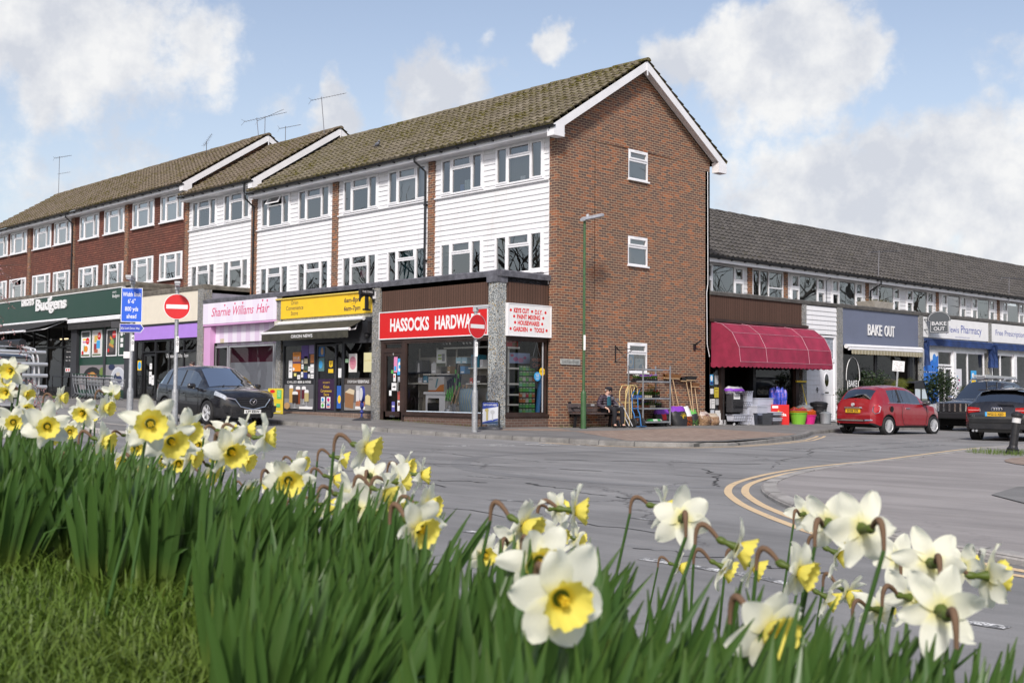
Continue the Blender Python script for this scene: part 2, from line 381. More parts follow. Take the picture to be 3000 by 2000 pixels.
US=lin(0,len(SEC)-1,(len(SEC)-1)*3)
mb=MB(); mb.grid([[pz(u,t) for t in lin(-.06,1,8)] for u in US],flip=True); tag(mb.build('pavement',PAVE,smooth=True),kind='structure')
def up(p,h): return V((p.x,p.y,p.z+h))
mb=MB()
for u0,u1,t0,t1 in ((8.8,11.5,.12,.34),(11.5,16.6,.30,.965)):
    mb.grid([[up(pz(u,t if t0<.2 else t-(1-t)*.0*(u-u0)),.004) for t in lin(t0,t1,6)] for u in lin(u0,u1,18)],flip=True)
tag(mb.build('block_paving',PAVERS,smooth=True),kind='structure')
def kerb(name,pts,zf,w=.14,inside=1):
    mb=MB(); k=len(pts); rows=[]
    for i,p in enumerate(pts):
        d=(V(pts[min(i+1,k-1)][:2])-V(pts[max(i-1,0)][:2])).normalized(); nn=V((-d.y,d.x))*inside
        z=zf(*p); zb=zr(*p)-.05; q=V(p[:2])
        a=q-nn*.012; e=q+nn*w; r1=q+nn*.02
        rows.append([(a.x,a.y,zb),(a.x,a.y,z-.02),(r1.x,r1.y,z+.006),(e.x,e.y,z+.006),(e.x,e.y,z-.1)])
    mb.grid(rows,flip=inside<0); return tag(mb.build(name,KERBJ),kind='structure')
def jointed(name,base):
    m,t=nt(name); n=N(t); co=coords(n); c=n.ramp(n.noise(2.5,6,.65,co),[(.3,tuple(x*.6 for x in base)),(.7,tuple(x*1.15 for x in base))])
    c=n.mix(n.math('MULTIPLY',n.ramp(n.noise(40,3,.7,co),[(.5,0.),(.7,1.)]),.4),c,(.09,.085,.08))
    b=n.a('ShaderNodeTexBrick',{'Vector':n.a('ShaderNodeVectorMath',{0:co,1:(0,0,.4)},operation='ADD').outputs[0],'Scale':1.,'Mortar Size':.012,'Brick Width':.93,'Row Height':60.},offset=0.)
    c=n.mix(n.math('MULTIPLY',b.outputs['Fac'],.75),c,(.04,.04,.04))
    p=n.a('ShaderNodeBsdfPrincipled',{'Base Color':c,'Roughness':.9,'Specular IOR Level':.2})
    bp=n.a('ShaderNodeBump',{'Strength':.5,'Distance':.02,'Height':n.noise(30,4,.7,co)}); t.links.new(bp.outputs[0],p.inputs['Normal'])
    n.out(p.outputs[0]); return m
KERBJ=jointed('kerb_stones',(.29,.28,.265))
ko=[tuple(sec(u)[1]) for u in lin(0,len(SEC)-1,(len(SEC)-1)*4)]
def kz(x,y): 
    z=zr(x,y)+.11
    return z if not (5.8<x and -4.5<y<1) else z-.05*max(0,1-abs(y+1.6)/2.6)
kerb('kerb',ko,lambda x,y:max(kz(x,y),-.135),inside=1)
# island pavement on the right, with the bollard
ISL=[(11.2,40),(11.3,20),(11.5,8),(11.75,2.2),(12.5,-2),(13.0,-4.6),(13.3,-6.9),(13.8,-9.0),(14.55,-10.95),(15.3,-12.2),(16.1,-13.15),(16.75,-13.8),(17.6,-14.55),(18.5,-15.25),(19.6,-15.75),(21.5,-16.1),(30,-16.2),(60,-16.2)]
def smooth_path(pts,k=4):
    out=[]
    for i in range(len(pts)-1):
        p0=V(pts[max(i-1,0)][:2]);p1=V(pts[i][:2]);p2=V(pts[i+1][:2]);p3=V(pts[min(i+2,len(pts)-1)][:2])
        for j in range(k):
            t=j/k; out.append(tuple(.5*((2*p1)+(p2-p0)*t+(2*p0-5*p1+4*p2-p3)*t*t+(3*p1-p0-3*p2+p3)*t**3)))
    out.append(tuple(pts[-1][:2])); return out
isl=smooth_path(ISL)
iz=-.15
mb=MB(); mb.grid([[ (p[0]+(60-p[0])*t,p[1]+(40-p[1])*t*.25 if p[1]<20 else p[1],iz+.02*t) for t in (0,.02,.1,.3,1)] for p in isl],flip=False)
tag(mb.build('island_pavement',PAVE2,smooth=True),kind='structure')
KERBJ=jointed('pale_kerb_stones',(.42,.40,.375)); kerb('island_kerb',isl,lambda x,y:iz+.004,.17,1)
mb=MB(); F_=Fr((0,0,0),(1,0,0),(0,1,0))
def patch(name,pts,z,mat):
    b=MB(); b.poly([(x,y,z) for x,y in pts]); return tag(b.build(name,mat),kind='structure')
def ell(cx,cy,rx,ry,k=28,w=0.,seed=0):
    rr=random.Random(seed); return [(cx+rx*cos(2*PI*i/k)*(1+rr.uniform(-w,w)),cy+ry*sin(2*PI*i/k)*(1+rr.uniform(-w,w))) for i in range(k)]
patch('tactile_paving',ell(16.5,-2.3,2.3,3.0),iz+.012,PAVERS)
patch('tarmac_repair',[(17.2,-9.6),(17.5,-8.6),(18.3,-7.6),(19.6,-6.8),(21,-6.6),(21,-7.3),(19.5,-7.6),(18.6,-8.3),(18.1,-9.3),(18.2,-10.4),(19,-11.4),(20.2,-12.2),(19.8,-12.6),(18.4,-12),(17.5,-11)],iz+.012,PAVE)
# markings
def strip(mb,pts,w,h=.004,zf=zr,mi=0):
    k=len(pts); rows=[]
    for i,p in enumerate(pts):
        d=(V(pts[min(i+1,k-1)][:2])-V(pts[max(i-1,0)][:2])).normalized(); nn=V((-d.y,d.x))*w/2; q=V(p[:2])
        a=q+nn; b=q-nn; rows.append([(a.x,a.y,zf(*a)+h),(b.x,b.y,zf(*b)+h)])
    mb.grid(rows,mi)
def worn(name,col,amt):
    m,t=nt(name); n=N(t); co=coords(n); f=n.math('ADD',n.math('MULTIPLY',n.noise(5,5,.75,co),.6),n.math('MULTIPLY',n.noise(60,3,.7,co),.4))
    c=n.mix(n.ramp(f,[(amt,1.),(amt+.06,0.)]),col,(.14,.14,.14))
    n.out(n.a('ShaderNodeBsdfPrincipled',{'Base Color':c,'Roughness':.75}).outputs[0]); return m
WMARK=worn('worn_white_marking',(.80,.80,.78),.49); YMARK=worn('worn_cream_marking',(.66,.49,.29),.37); WMARK2=worn('faded_marking',(.55,.55,.54),.52)
def offs(pts,o):
    k=len(pts); r=[]
    for i,p in enumerate(pts):
        d=(V(pts[min(i+1,k-1)][:2])-V(pts[max(i-1,0)][:2])).normalized(); q=V(p[:2])+V((-d.y,d.x))*o; r.append((q.x,q.y))
    return r
mb=MB()
yl=isl[8:]
for o in (-.20,-.40): strip(mb,offs(yl,o),.092)
tag(mb.build('double_yellow_lines',YMARK),kind='structure')
mb=MB(); kk=ko[int(8.6*4):int(17.9*4)]
for o in (-.22,-.42): strip(mb,offs(kk,o),.08)
tag(mb.build('kerbside_yellow_lines',YMARK),kind='structure')
mb=MB()
A=V((1.9,-11.9)); B=V((6.1,-3.5)); L=(B-A).length; dd=(B-A)/L; nn=V((-dd.y,dd.x))
for row in (0,1):
    x=-.3
    while x<L-.2:
        a=A+dd*x+nn*row*.55; b=A+dd*(x+.62)+nn*row*.55; strip(mb,[tuple(a),tuple(b)],.24); x+=1.02
tag(mb.build('give_way_line',WMARK),kind='structure')
mb=MB()
for x0,x1 in ((-9,-5),(-3,1),(3,7),(9.,12.4),(12.9,15.1),(16.0,17.35),(18.0,19.6),(20.2,20.75),(21.1,23)):
    strip(mb,[(x,-17.25-.06*(x-12)if x<19 else -17.68-.42*(x-19)/1.5 if x<20.5 else -18.1) for x in lin(x0,x1,5)],.10)
tag(mb.build('centre_line',WMARK),kind='structure')
mb=MB()
for a,b in (((14.0,-15.4),(14.7,-15.2)),((16.2,-15.6),(17.0,-15.65)),((11.2,-13.2),(11.9,-13.1)),((9.4,-3.2),(9.2,1.)),((9.0,2.),(8.8,5.)),((10.4,-2.),(10.1,3.))): strip(mb,[a,b],.09)
tag(mb.build('faded_line',WMARK2),kind='structure')
# patches and long cracks in the carriageway
CRK=M('open_crack',(.045,.045,.045),.95,var=.6,vs=7)
mb=MB(); rr=random.Random(5)
def crack(a,b,w,seg=26,wob=.10):
    a=V(a);b=V(b);d=b-a; nn=V((-d.y,d.x)).normalized(); off=0; pts=[]
    for i in range(seg+1):
        off+=rr.uniform(-wob,wob); pts.append(tuple(a+d*i/seg+nn*off))
    k=0
    while k<seg:
        j=min(seg,k+rr.randint(2,5)); strip(mb,pts[k:j+1],w*rr.uniform(.4,1.5),.0035); k=j if rr.random()<.75 else j+1
for c in (((8.2,-12.2),(14.3,-10.6),.035),((9,-9.5),(13.,-6.5),.04),((7,-13.5),(12.5,-14.6),.03),((12.6,-13.5),(15.4,-14.6),.045),((5.4,-9.5),(9.5,-9.2),.02),((13,-16.2),(17.5,-16.6),.02),((14.5,-11.9),(12.2,-9.2),.03),((10,-14.2),(12.2,-13.6),.05),((17.6,-17.2),(19.2,-17.1),.02),((12.8,-8.2),(9.4,-2),.02)): crack(*c)
tag(mb.build('road_cracks',CRK),kind='structure')
mb=MB()
pts=smooth_path([(14.8,-11.9),(13.6,-12.6),(11.2,-12.6),(9.2,-11.6),(7.6,-9.6),(7.5,-7),(8.4,-4)])
strip(mb,pts,.32,.0025); tag(mb.build('trench_scar',asphalt('scar_asphalt',(.185,.185,.185),(.235,.235,.235),.2)),kind='structure')
# traffic island with the two signs, beside the service road
mb=MB(); mb.grid([[ (x,y,zr(x,y)+.1) for x in lin(-40,-1.2,8)] for y in (-11.75,-11.2,-10.4)]); tag(mb.build('traffic_island',PAVE),kind='structure')
kerb('traffic_island_kerb',[(-40,-10.35),(-1.4,-10.35),(-1.05,-10.7),(-1.05,-11.4),(-1.4,-11.8),(-40,-11.8)],lambda x,y:zr(x,y)+.105,.12,-1)
# grass bank in front
def hb(x,y):
    t=max(0.,min(1.,(-20.45-y)/2.3)); t=t*t*(3-2*t)
    return -.16+.50*t+.085*min(3.,max(0,22.6-x))*t+.06*max(0,-23.-y)+.035*noise.noise(V((x*1.1,y*1.1,0)))
sheet('grass_bank',lin(-6,34,80),lin(-31,-20.32,34),hb,M('turf',(.055,.085,.018),.95,var=.6,vs=9,bump=.8,bs=30))
mb=MB(); rr=random.Random(3); x=6.
while x<30:
    mb.box((x,-20.24+rr.uniform(-.012,.012),-.155+rr.uniform(-.012,.012)),(.205,.10,.13),0,Matrix.Rotation(rr.uniform(-.05,.05),3,'Z')); x+=.222
tag(mb.build('brick_edging',brick_mat('edging_brick',9,9,0,[(0,(.20,.17,.15)),(1,(.3,.26,.23))],(.2,.2,.2)),bevel=.012),kind='structure')
# ------------------------------------------------------------------ building kit
NET=leafy('net_curtain',(.74,.75,.74),(.66,.67,.66),.35,rough=.9); TEAL=leafy('teal_curtain',(.05,.30,.36),(.03,.22,.28),.3,rough=.9)
CREAMB=leafy('cream_blind',(.62,.62,.52),(.58,.58,.48),.3,rough=.9); GREYC=leafy('grey_curtain',(.30,.31,.30),(.22,.23,.22),.3,rough=.9)
MAROON=leafy('maroon_fabric',(.20,.02,.05),(.16,.015,.04),.3,rough=.9)
def pleats(mb,F,s0,s1,z0,z1,n,amp=.03,per=.11,mi=0,k=None):
    k=k or max(6,int((s1-s0)/per*6)); ph=random.random()*6
    mb.grid([[F.p(s0+(s1-s0)*i/k,z,n+amp*sin(2*PI*(s0+(s1-s0)*i/k)/per+ph)*(1 if z<z1-.01 else .6)) for i in range(k+1)] for z in (z0,(z0+z1)/2,z1)],mi)
def frame_bars(mb,F,s0,s1,z0,z1,n0,n1,w,mi=0):
    mb.fbox(F,s0,s1,z0,z0+w,n0,n1,mi); mb.fbox(F,s0,s1,z1-w,z1,n0,n1,mi)
    mb.fbox(F,s0,s0+w,z0+w,z1-w,n0,n1,mi); mb.fbox(F,s1-w,s1,z0+w,z1-w,n0,n1,mi)
def window(F,s0,s1,z0,z1,parent,style='three',inside=None,sill=True,openfan=False,mat=None,base=0.,glass=None):
    mat=mat or UPVC; mb=MB(); gb=MB(); n0=base-.05; n1=base+.035
    frame_bars(mb,F,s0,s1,z0,z1,n0,n1,.05)
    if sill: mb.fbox(F,s0-.03,s1+.03,z0-.045,z0+.002,n0,n1+.07)
    W=s1-s0; H=z1-z0
    def tp(a,b,c,d,n):
        # no two panes hang quite parallel, so each mirrors a slightly different piece of sky
        k=(b-a)*random.uniform(-.008,.008); q=(d-c)*random.uniform(-.010,.010); gb.poly([F.p(a,c,n-k-q),F.p(b,c,n+k-q),F.p(b,d,n+k+q),F.p(a,d,n-k+q)])
    def sash(a,b,c,d,pro=.016):
        frame_bars(mb,F,a,b,c,d,n0+.02,n1+pro,.048); tp(a+.04,b-.04,c+.04,d-.04,n1-.025)
    def fixed(a,b,c,d): tp(a-.005,b+.005,c-.005,d+.005,n1-.03)
    i0,i1,j0,j1=s0+.05,s1-.05,z0+.05,z1-.05
    if style=='three':
        a=s0+W*.27; b=s1-W*.27; zt=z1-H*.33
        for x in (a,b): mb.fbox(F,x-.028,x+.028,j0,j1,n0,n1)
        mb.fbox(F,a+.028,b-.028,zt-.03,zt+.03,n0,n1)
        sash(i0,a-.028,j0,j1); sash(b+.028,i1,j0,j1); fixed(a+.028,b-.028,j0,zt-.03)
        if openfan:
            c=(zt+j1)/2; fb=MB(); h=(j1-zt-.03); A=R(openfan)
            G=Fr(F.p(0,j1,n1),F.ex,F.en); old=G.p
            def gp(s,z,n): 
                zz=z; return F.p(s, j1+zz*cos(A)-n*0, n1+.01-zz*sin(A)+n*cos(A))
            G.p=gp
            frame_bars(fb,G,a+.03,b-.03,-h,0,-.02,.03,.048); f2=fb.build('fanlight',mat,None)
            pb=MB(); pb.poly([G.p(a+.07,-h+.04,0),G.p(b-.07,-h+.04,0),G.p(b-.07,-.04,0),G.p(a+.07,-.04,0)]) 
            FAN=(f2,pb)
        else: sash(a+.028,b-.028,zt+.03,j1)
    elif style=='wide':
        a=s0+W*.235; b=s1-W*.235; zt=z1-H*.36
        for x in (a,b): mb.fbox(F,x-.03,x+.03,j0,j1,n0,n1)
        for c,d in ((i0,a-.03),(b+.03,i1)):
            mb.fbox(F,c,d,zt-.03,zt+.03,n0,n1); sash(c,d,zt+.03,j1); sash(c,d,j0,zt-.03)
        fixed(a+.03,b-.03,j0,j1)
    elif style=='small':
        zt=z1-H*.36; mb.fbox(F,i0,i1,zt-.035,zt+.035,n0,n1); sash(i0,i1,zt+.035,j1,.02); fixed(i0,i1,j0,zt-.035)
        mb.fbox(F,s0+W*.3,s1-W*.3,z1-.035,z1-.02,n1,n1+.012)
    elif style=='old':
        a=s0+W*.23; b=s0+W*.52
        for x in (a,b): mb.fbox(F,x-.025,x+.025,j0,j1,n0,n1)
        zt=z1-H*.42; mb.fbox(F,b+.025,i1,zt-.025,zt+.025,n0,n1)
        fixed(i0,a-.025,j0,j1); fixed(a+.025,b-.025,j0,j1); fixed(b+.025,i1,j0,zt-.025); fixed(b+.025,i1,zt+.025,j1)
    w=mb.build('window',mat,parent)
    gb.build('pane',glass or GL,w)
    if style=='three' and openfan:
        f2,pb=FAN; f2.parent=w; pb.build('fanlight_pane',glass or GL,w)
    def cur(name,m,*rects,amp=.03,per=.11,nn=None):
        c=MB()
        for r in rects: pleats(c,F,*r,base-.14 if nn is None else nn,amp,per)
        c.build(name,m,w)
    if inside=='net': cur('net_curtain',NET,(s0,s1,z0,z1),amp=.018,per=.09)
    elif inside=='sheer': cur('net_curtain',GREYC,(s0,s1,z0,z1),amp=.02,per=.1)
    elif inside=='sides': cur('curtain',GREYC,(s0,s0+W*.26,z0,z1),(s1-W*.2,s1,z0,z1))
    elif inside=='teal': cur('teal_curtain',TEAL,(s0+W*.2,s1,z0,z1))
    elif inside=='blind': cur('roller_blind',CREAMB,(s0,s1,z1-H*.34,z1),amp=.001,per=.5)
    elif inside=='frost': cur('frosted_blind',NET,(s0,s1,z0,z1),amp=.001,per=.5,nn=base-.06)
    elif inside=='stripes': cur('vertical_blind',GREYC,(s0+W*.2,s1-W*.2,z0,z1),amp=.025,per=.075)
    return w
def cut_boards(mb,F,s0,s1,z0,z1,exp,holes,n_lo=.034,n_hi=.010,mi=0):
    z=z1
    while z>z0+.01:
        zb=max(z0,z-exp)
        cuts=sorted({zb,z}|{h[k] for h in holes for k in (2,3) if zb<h[k]<z})
        for a,b in zip(cuts,cuts[1:]):
            m=(a+b)/2; iv=[(s0,s1)]
            for h in holes:
                if h[2]<m<h[3]:
                    nv=[]
                    for p,q in iv:
                        if h[1]<=p or h[0]>=q: nv.append((p,q)); continue
                        if p<h[0]: nv.append((p,h[0]))
                        if h[1]<q: nv.append((h[1],q))
                    iv=nv
            nn=lambda zz:n_lo+(n_hi-n_lo)*(zz-zb)/(z-zb)
            for p,q in iv:
                mb.box8([F.p(p,a,nn(a)),F.p(q,a,nn(a)),F.p(q,a,-.02),F.p(p,a,-.02),F.p(p,b,nn(b)),F.p(q,b,nn(b)),F.p(q,b,-.02),F.p(p,b,-.02)],mi)
        z=zb
def tiled(mb,P,L,S,exp=.345,tw=.30,sub=6,lift=.055,roll=.042,mi=0,jit=.012):
    """P(s,t,h): point at s along the eaves, t up the slope, h off it"""
    nc=int(S/exp+.5); exp=S/nc; nt_=int(L/tw+.5); tw=L/nt_; cols=nt_*sub
    uv=[]
    rr=random.Random(int(L*100))
    for k in range(nc):
        t0=k*exp; t1=t0+exp+.02
        j=[rr.uniform(-jit,jit) for _ in range(nt_+1)]
        rows=[[],[],[]]
        for c in range(cols+1):
            s=L*c/cols; ph=(c%sub)/sub; pr=roll*(max(0,cos(2*PI*ph))**.8 if cos(2*PI*ph)>0 else .25*cos(2*PI*ph)); q=j[c//sub if c<cols else nt_-1]
            rows[0].append(P(s,t0+q,-.02)); rows[1].append(P(s,t0+q,lift+pr)); rows[2].append(P(s,t1,.006+pr))
        mb.grid(rows,mi)
def ridge_tiles(mb,a,b,r=.13,seg=.45,mi=0):
    a=V(a);b=V(b);L=(b-a).length;d=(b-a)/L; k=int(L/seg); rr=random.Random(k)
    side=V((-d.y,d.x,0))
    for i in range(k):
        p=a+d*(L*i/k); q=a+d*(L*(i+1)/k+.02); dz=rr.uniform(-.008,.012)
        rows=[]
        for c,sc in ((p,1.06),(q,.97)):
            rows.append([c+side*(r*sc*cos(PI*j/8))+V((0,0,r*.8*sc*sin(PI*j/8)+dz)) for j in range(9)])
        mb.grid(rows,mi)
        for row in rows: mb.poly(row,mi)
def gable_roof(parent,axis,x0,x1,y0,y1,ze,zr_,yr,mat,fine=True,name='roof'):
    """axis 'x': roof along X with the front slope towards -Y; axis 'y': along Y with the front slope towards +X (coords mirrored)"""
    def W(x,y,z): return V((x,y,z)) if axis=='x' else V((-y,x,z))
    mb=MB(); L=x1-x0
    for sgn,ya in ((1,y0),(-1,y1)):
        run=abs(yr-ya); S=math.hypot(run,zr_-ze); cu=run/S; su=(zr_-ze)/S
        def P(s,t,h,ya=ya,sgn=sgn,cu=cu,su=su):
            return W((x0+s) if sgn>0 else (x1-s), ya+sgn*(t*cu-h*su), ze+t*su+h*cu)
        if sgn>0 or fine=='both': tiled(mb,P,L,S)
        else: tiled(mb,P,L,S,sub=2)
    o=mb.build(name,mat,parent)
    rb=MB(); ridge_tiles(rb,W(x0-.01,yr,zr_-.01),W(x1+.03,yr,zr_-.01)); rb.build('ridge_tiles',mat,o)
    return o
def barge(parent,x,y0,y1,ze,zr_,yr,d=.22,name='bargeboard',axis='x',back=.28):
    """white boards and boxed ends along the verge in the plane at x"""
    F=FR(x) if axis=='x' else None
    mb=MB(); sl0=(zr_-ze)/(yr-y0); sl1=(zr_-ze)/(y1-yr)
    mb.prism(F,[(y0,ze-.05),(yr,zr_-.05),(yr,zr_-.05-d*1.2),(y0,ze-.05-d*1.2)],-.025,0)
    mb.prism(F,[(yr+.002,zr_-.05),(y1,ze-.05),(y1,ze-.05-d*1.2),(yr+.002,zr_-.05-d*1.2)],-.025,0)
    mb.prism(F,[(y0-.004,ze-.055-d*.2),(y0+.42,ze-.055-d*.2+.42*sl0-d),(y0+.42,ze-.05-d*1.2-.06),(y0-.004,ze-.05-d*1.2-.06)],-back,.004)
    mb.prism(F,[(y1+.004,ze-.055-d*.2),(y1-.42,ze-.055-d*.2+.42*sl1-d),(y1-.42,ze-.05-d*1.2-.06),(y1+.004,ze-.05-d*1.2-.06)],-back,.004)
    # soffit boards behind
    for a,b,c,e in ((y0,ze,yr,zr_),(yr,zr_,y1,ze)):
        mb.prism(F,[(a,b-.25),(c,e-.25),(c,e-.23),(a,b-.23)],-back,-.026)
    mb.fbox(F,yr-.025,yr+.03,zr_-.50,zr_-.1,0,.012)
    return mb.build(name,WHITE,parent)
GUT=M('black_plastic',(.014,.014,.016),.35,var=.2)
def gutter(parent,F,s0,s1,z,n,step=.8):
    mb=MB(); r=.062; rows=[]
    for s in lin(s0,s1,max(2,int((s1-s0)/2))): rows.append([F.p(s,z+r*sin(a),n+r*cos(a)) for a in lin(PI,2*PI,8)]+[F.p(s,z-.006,n+r+.004)])
    mb.grid(rows); mb.poly(rows[0]); mb.poly(rows[-1])
    s=s0+.4
    while s<s1-.1: mb.fbox(F,s-.02,s+.02,z-.085,z-.02,n-.1,n+.045); s+=step
    return mb.build('gutter',GUT,parent)
def downpipe(parent,F,s,ztop,zbot,n_top,n_w=.06,ds=0.):
    mb=MB(); mb.tube([F.p(s,ztop,n_top),F.p(s,ztop-.12,n_top),F.p(s+ds,ztop-.42,n_w),F.p(s+ds,zbot,n_w)],.036,8)
    z=zbot+.9
    while z<ztop-.6: mb.fbox(F,s+ds-.055,s+ds+.055,z-.025,z+.025,0,n_w+.03); z+=1.8
    return mb.build('downpipe',GUT,parent)
# ------------------------------------------------------------------ the terrace on the left street
TR1=tile_mat('roof_tiles_mossy',(.165,.14,.105),(.265,.23,.175),(.12,.105,.010),1.0); TR2=tile_mat('roof_tiles_brown',(.17,.135,.105),(.25,.205,.155),(.12,.10,.012),.85); TR3=tile_mat('roof_tiles_dark',(.085,.08,.077),(.14,.13,.122),(.09,.08,.02),.4)
F0=FL(0.); G0=FR(0.)
def board_mat():
    m,t=nt('white_weatherboard'); n=N(t); co=coords(n)
    c=n.ramp(n.noise(1.3,5,.6,co),[(.3,(.74,.74,.755)),(.7,(.80,.80,.82))])
    st=n.a('ShaderNodeMapping',{0:co,'Scale':(7.,7.,.35)}).outputs[0]
    c=n.mix(n.math('MULTIPLY',n.ramp(n.noise(1.2,5,.7,st),[(.52,0.),(.75,1.)]),.30),c,(.42,.40,.34))
    c=n.mix(n.math('MULTIPLY',n.ramp(n.noise(.6,4,.6,co),[(.50,0.),(.75,1.)]),.22),c,(.55,.53,.45))
    p=n.a('ShaderNodeBsdfPrincipled',{'Base Color':c,'Roughness':.5}); bp=n.a('ShaderNodeBump',{'Strength':.25,'Distance':.02,'Height':n.noise(1.8,3,.5,co)}); t.links.new(bp.outputs[0],p.inputs['Normal']); n.out(p.outputs[0]); return m
BOARD=board_mat()
HUNG=brick_mat('hung_clay_tiles',.165,.105,.002,[(0,(.11,.030,.027)),(.5,(.155,.042,.036)),(.85,(.20,.055,.042)),(1,(.25,.09,.06))],(.03,.015,.015),bump=.15,big=.5)
def block(name,label,bays,ze,zr_,x0,x1,facing,rmat,zbot,ins_u,ins_l,zs,expos):
    """one roof height of the terrace: piers, cladding, windows and roof"""
    r=thing(name,label,'building')
    uz0,uz1,lz0,lz1=zs
    for (b0,b1,wins) in bays:
        holes=[(a,b,uz0-.03,uz1) for a,b in wins]+[(a,b,lz0-.03,lz1) for a,b in wins]
        mb=MB(); cut_boards(mb,F0,b0,b1,zbot,uz1+.02,expos,holes,*( (.034,.010) if facing is BOARD else (.030,.008)))
        mb.build('weatherboarding' if facing is BOARD else 'hung_tiles',facing,r)
        if facing is BOARD:
            m2=MB(); m2.fbox(F0,b0,b1,uz0-.075,uz0-.035,-.02,.085); m2.build('sill_board',WHITE,r)
        for a,b in wins:
            q=next(ins_u); window(F0,a,b,uz0,uz1,r,'three',q[0],sill=facing is not BOARD,openfan=q[1],base=.02,glass=None if facing is BOARD else GLB)
            q=next(ins_l); window(F0,a,b,lz0,lz1,r,'three',q[0],sill=True,openfan=q[1],base=.02,glass=None if facing is BOARD else GLB)
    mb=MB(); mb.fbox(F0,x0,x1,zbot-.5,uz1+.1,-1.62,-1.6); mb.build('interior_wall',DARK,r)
    mb=MB(); mb.fbox(F0,x0,x1,zbot-4.5,ze-.3,-7.24,-7.0); mb.build('rear_wall',BRICK,r)
    gable_roof(r,'x',x0+.0,x1+.33,-.5,7.74,ze,zr_,3.62,rmat)
    m2=MB(); m2.fbox(F0,x0,x1+.3,ze-.22,ze-.02,.40,.425); m2.fbox(F0,x0,x1+.3,ze-.235,ze-.215,-.02,.40); m2.build('eaves_boards',WHITE,r)
    gutter(r,F0,x0,x1+.36,ze-.055,.495)
    barge(r,x1+.33,-.47,7.71,ze+.03,zr_+.03,3.62)
    return r
def two(b0,l=.29,w=2.03,b1=None): return [(b0+l,b0+l+w),(b0+2.87,b0+2.87+2.06)]
def it(l): return iter(l)
# right-hand block of three houses, with the brick gable
zs=(7.20,8.39,4.5,5.71)
bays=[(-5.43,-.3,[(-5.14,-3.12),(-2.57,-.5)]),(-10.77,-5.74,two(-10.77)),(-16.2,-11.1,two(-16.2))]
rb=block('house_block','three storey block with white weatherboarding and brown brick gable end, mossy tiled roof',bays,8.62,11.24,-16.25,0.,BOARD,TR1,4.1,
   it([(None,0),('sheer',0),('sides',0),('net',0),(None,28),('sides',0)]),it([('blind',0),('blind',0),(None,0),('teal',0),('sides',0),('sides',0)]),zs,.165)
for i,(a,b) in enumerate(((-.3,0),(-5.74,-5.43),(-11.1,-10.77),(-16.57,-16.2))):
    if i==0: continue
    mb=MB(); mb.fbox(F0,a,b,3.5,8.40,-.3,.075); mb.build('brick_pier',BRICK,rb)
GW=[(3.125,4.06,7.55,8.48),(3.125,4.06,4.90,5.80),(3.135,4.06,1.62,2.53)]
mb=MB()
mb.fbox(G0,0,3.125,-.3,8.45,-.3,0); mb.fbox(G0,4.06,7.24,-.3,8.45,-.3,0)
for a,b in ((-.3,1.62),(2.53,4.90),(5.80,7.55)): mb.fbox(G0,3.125,4.06,a,b,-.3,0)
mb.prism(G0,[(0,8.45),(3.125,8.4801),(3.125,10.72),(.02,8.72)],-.3,0); mb.prism(G0,[(4.06,8.4801),(7.24,8.45),(7.22,8.72),(4.06,10.76)],-.3,0)
mb.prism(G0,[(3.125,8.48),(4.06,8.48),(4.06,10.76),(3.62,11.05),(3.125,10.72)],-.3,0)
mb.build('gable_wall',BRICK,rb)
for (a,b,c,d),q in zip(GW,('frost','frost','sides')): wn=window(G0,a,b,c,d,rb,'small',q,base=-.04)
downpipe(rb,F0,-5.95,8.5,4.3,.49,.12,.12); 
mb=MB(); mb.tube([(.02,7.1,8.3),(.02,7.12,4.6),(.025,7.05,4.3),(.025,7.08,2.6),(.03,7.2,2.2)],.012,6); mb.build('cable',WHITE,rb)
mb=MB(); mb.tube([(.0,6.42,2.55),(.14,6.42,2.62),(.22,6.52,2.72)],.03,8); mb.box((.02,6.42,2.5),(.05,.1,.2)); mb.build('floodlight_bracket',BLACK,rb)
mb=MB(); mb.fbox(G0,2.55,2.58,1.9,2.42,0,.02); mb.tube([(.02,2.565,2.38),(.02,2.72,2.28),(.3,2.95,2.32)],.012,6); mb.tube([(.02,2.565,1.95),(.3,3.05,2.3)],.012,6); mb.build('hanging_bracket',BLACK,rb)
# middle house
mbk=block('house_block','narrow middle house with white weatherboarding between brown and white blocks',[(-21.65,-16.57,[(-21.36,-19.33),(-18.76,-16.74)])],9.10,11.74,-21.75,-16.25,BOARD,TR2,4.6,
   it([(None,0),(None,0)]),it([('net',0),('net',0)]),(7.70,8.87,5.0,6.19),.165)
mb=MB(); mb.fbox(F0,-21.92,-21.64,4.2,8.9,-.3,.075); mb.build('brick_pier',BRICK,mbk)
def cheek(parent,x,ze,zr_,mat,name):
    mb=MB(); mb.prism(FR(x),[(.02,ze-1.2),(7.2,ze-1.2),(7.2,ze-.12),(3.62,zr_-.2),(.02,ze-.12)],-.2,0); return mb.build(name,mat,parent)
cheek(mbk,-16.25,9.1,11.74,LEAD,'lead_clad_end_wall')
mb=MB(); mb.tube([F0.p(-16.45,9.0,.49),F0.p(-16.45,8.62,.49)],.036,8); mb.build('downpipe',GUT,mbk)
downpipe(rb,F0,-16.35,8.5,4.3,.49,.12,.02)
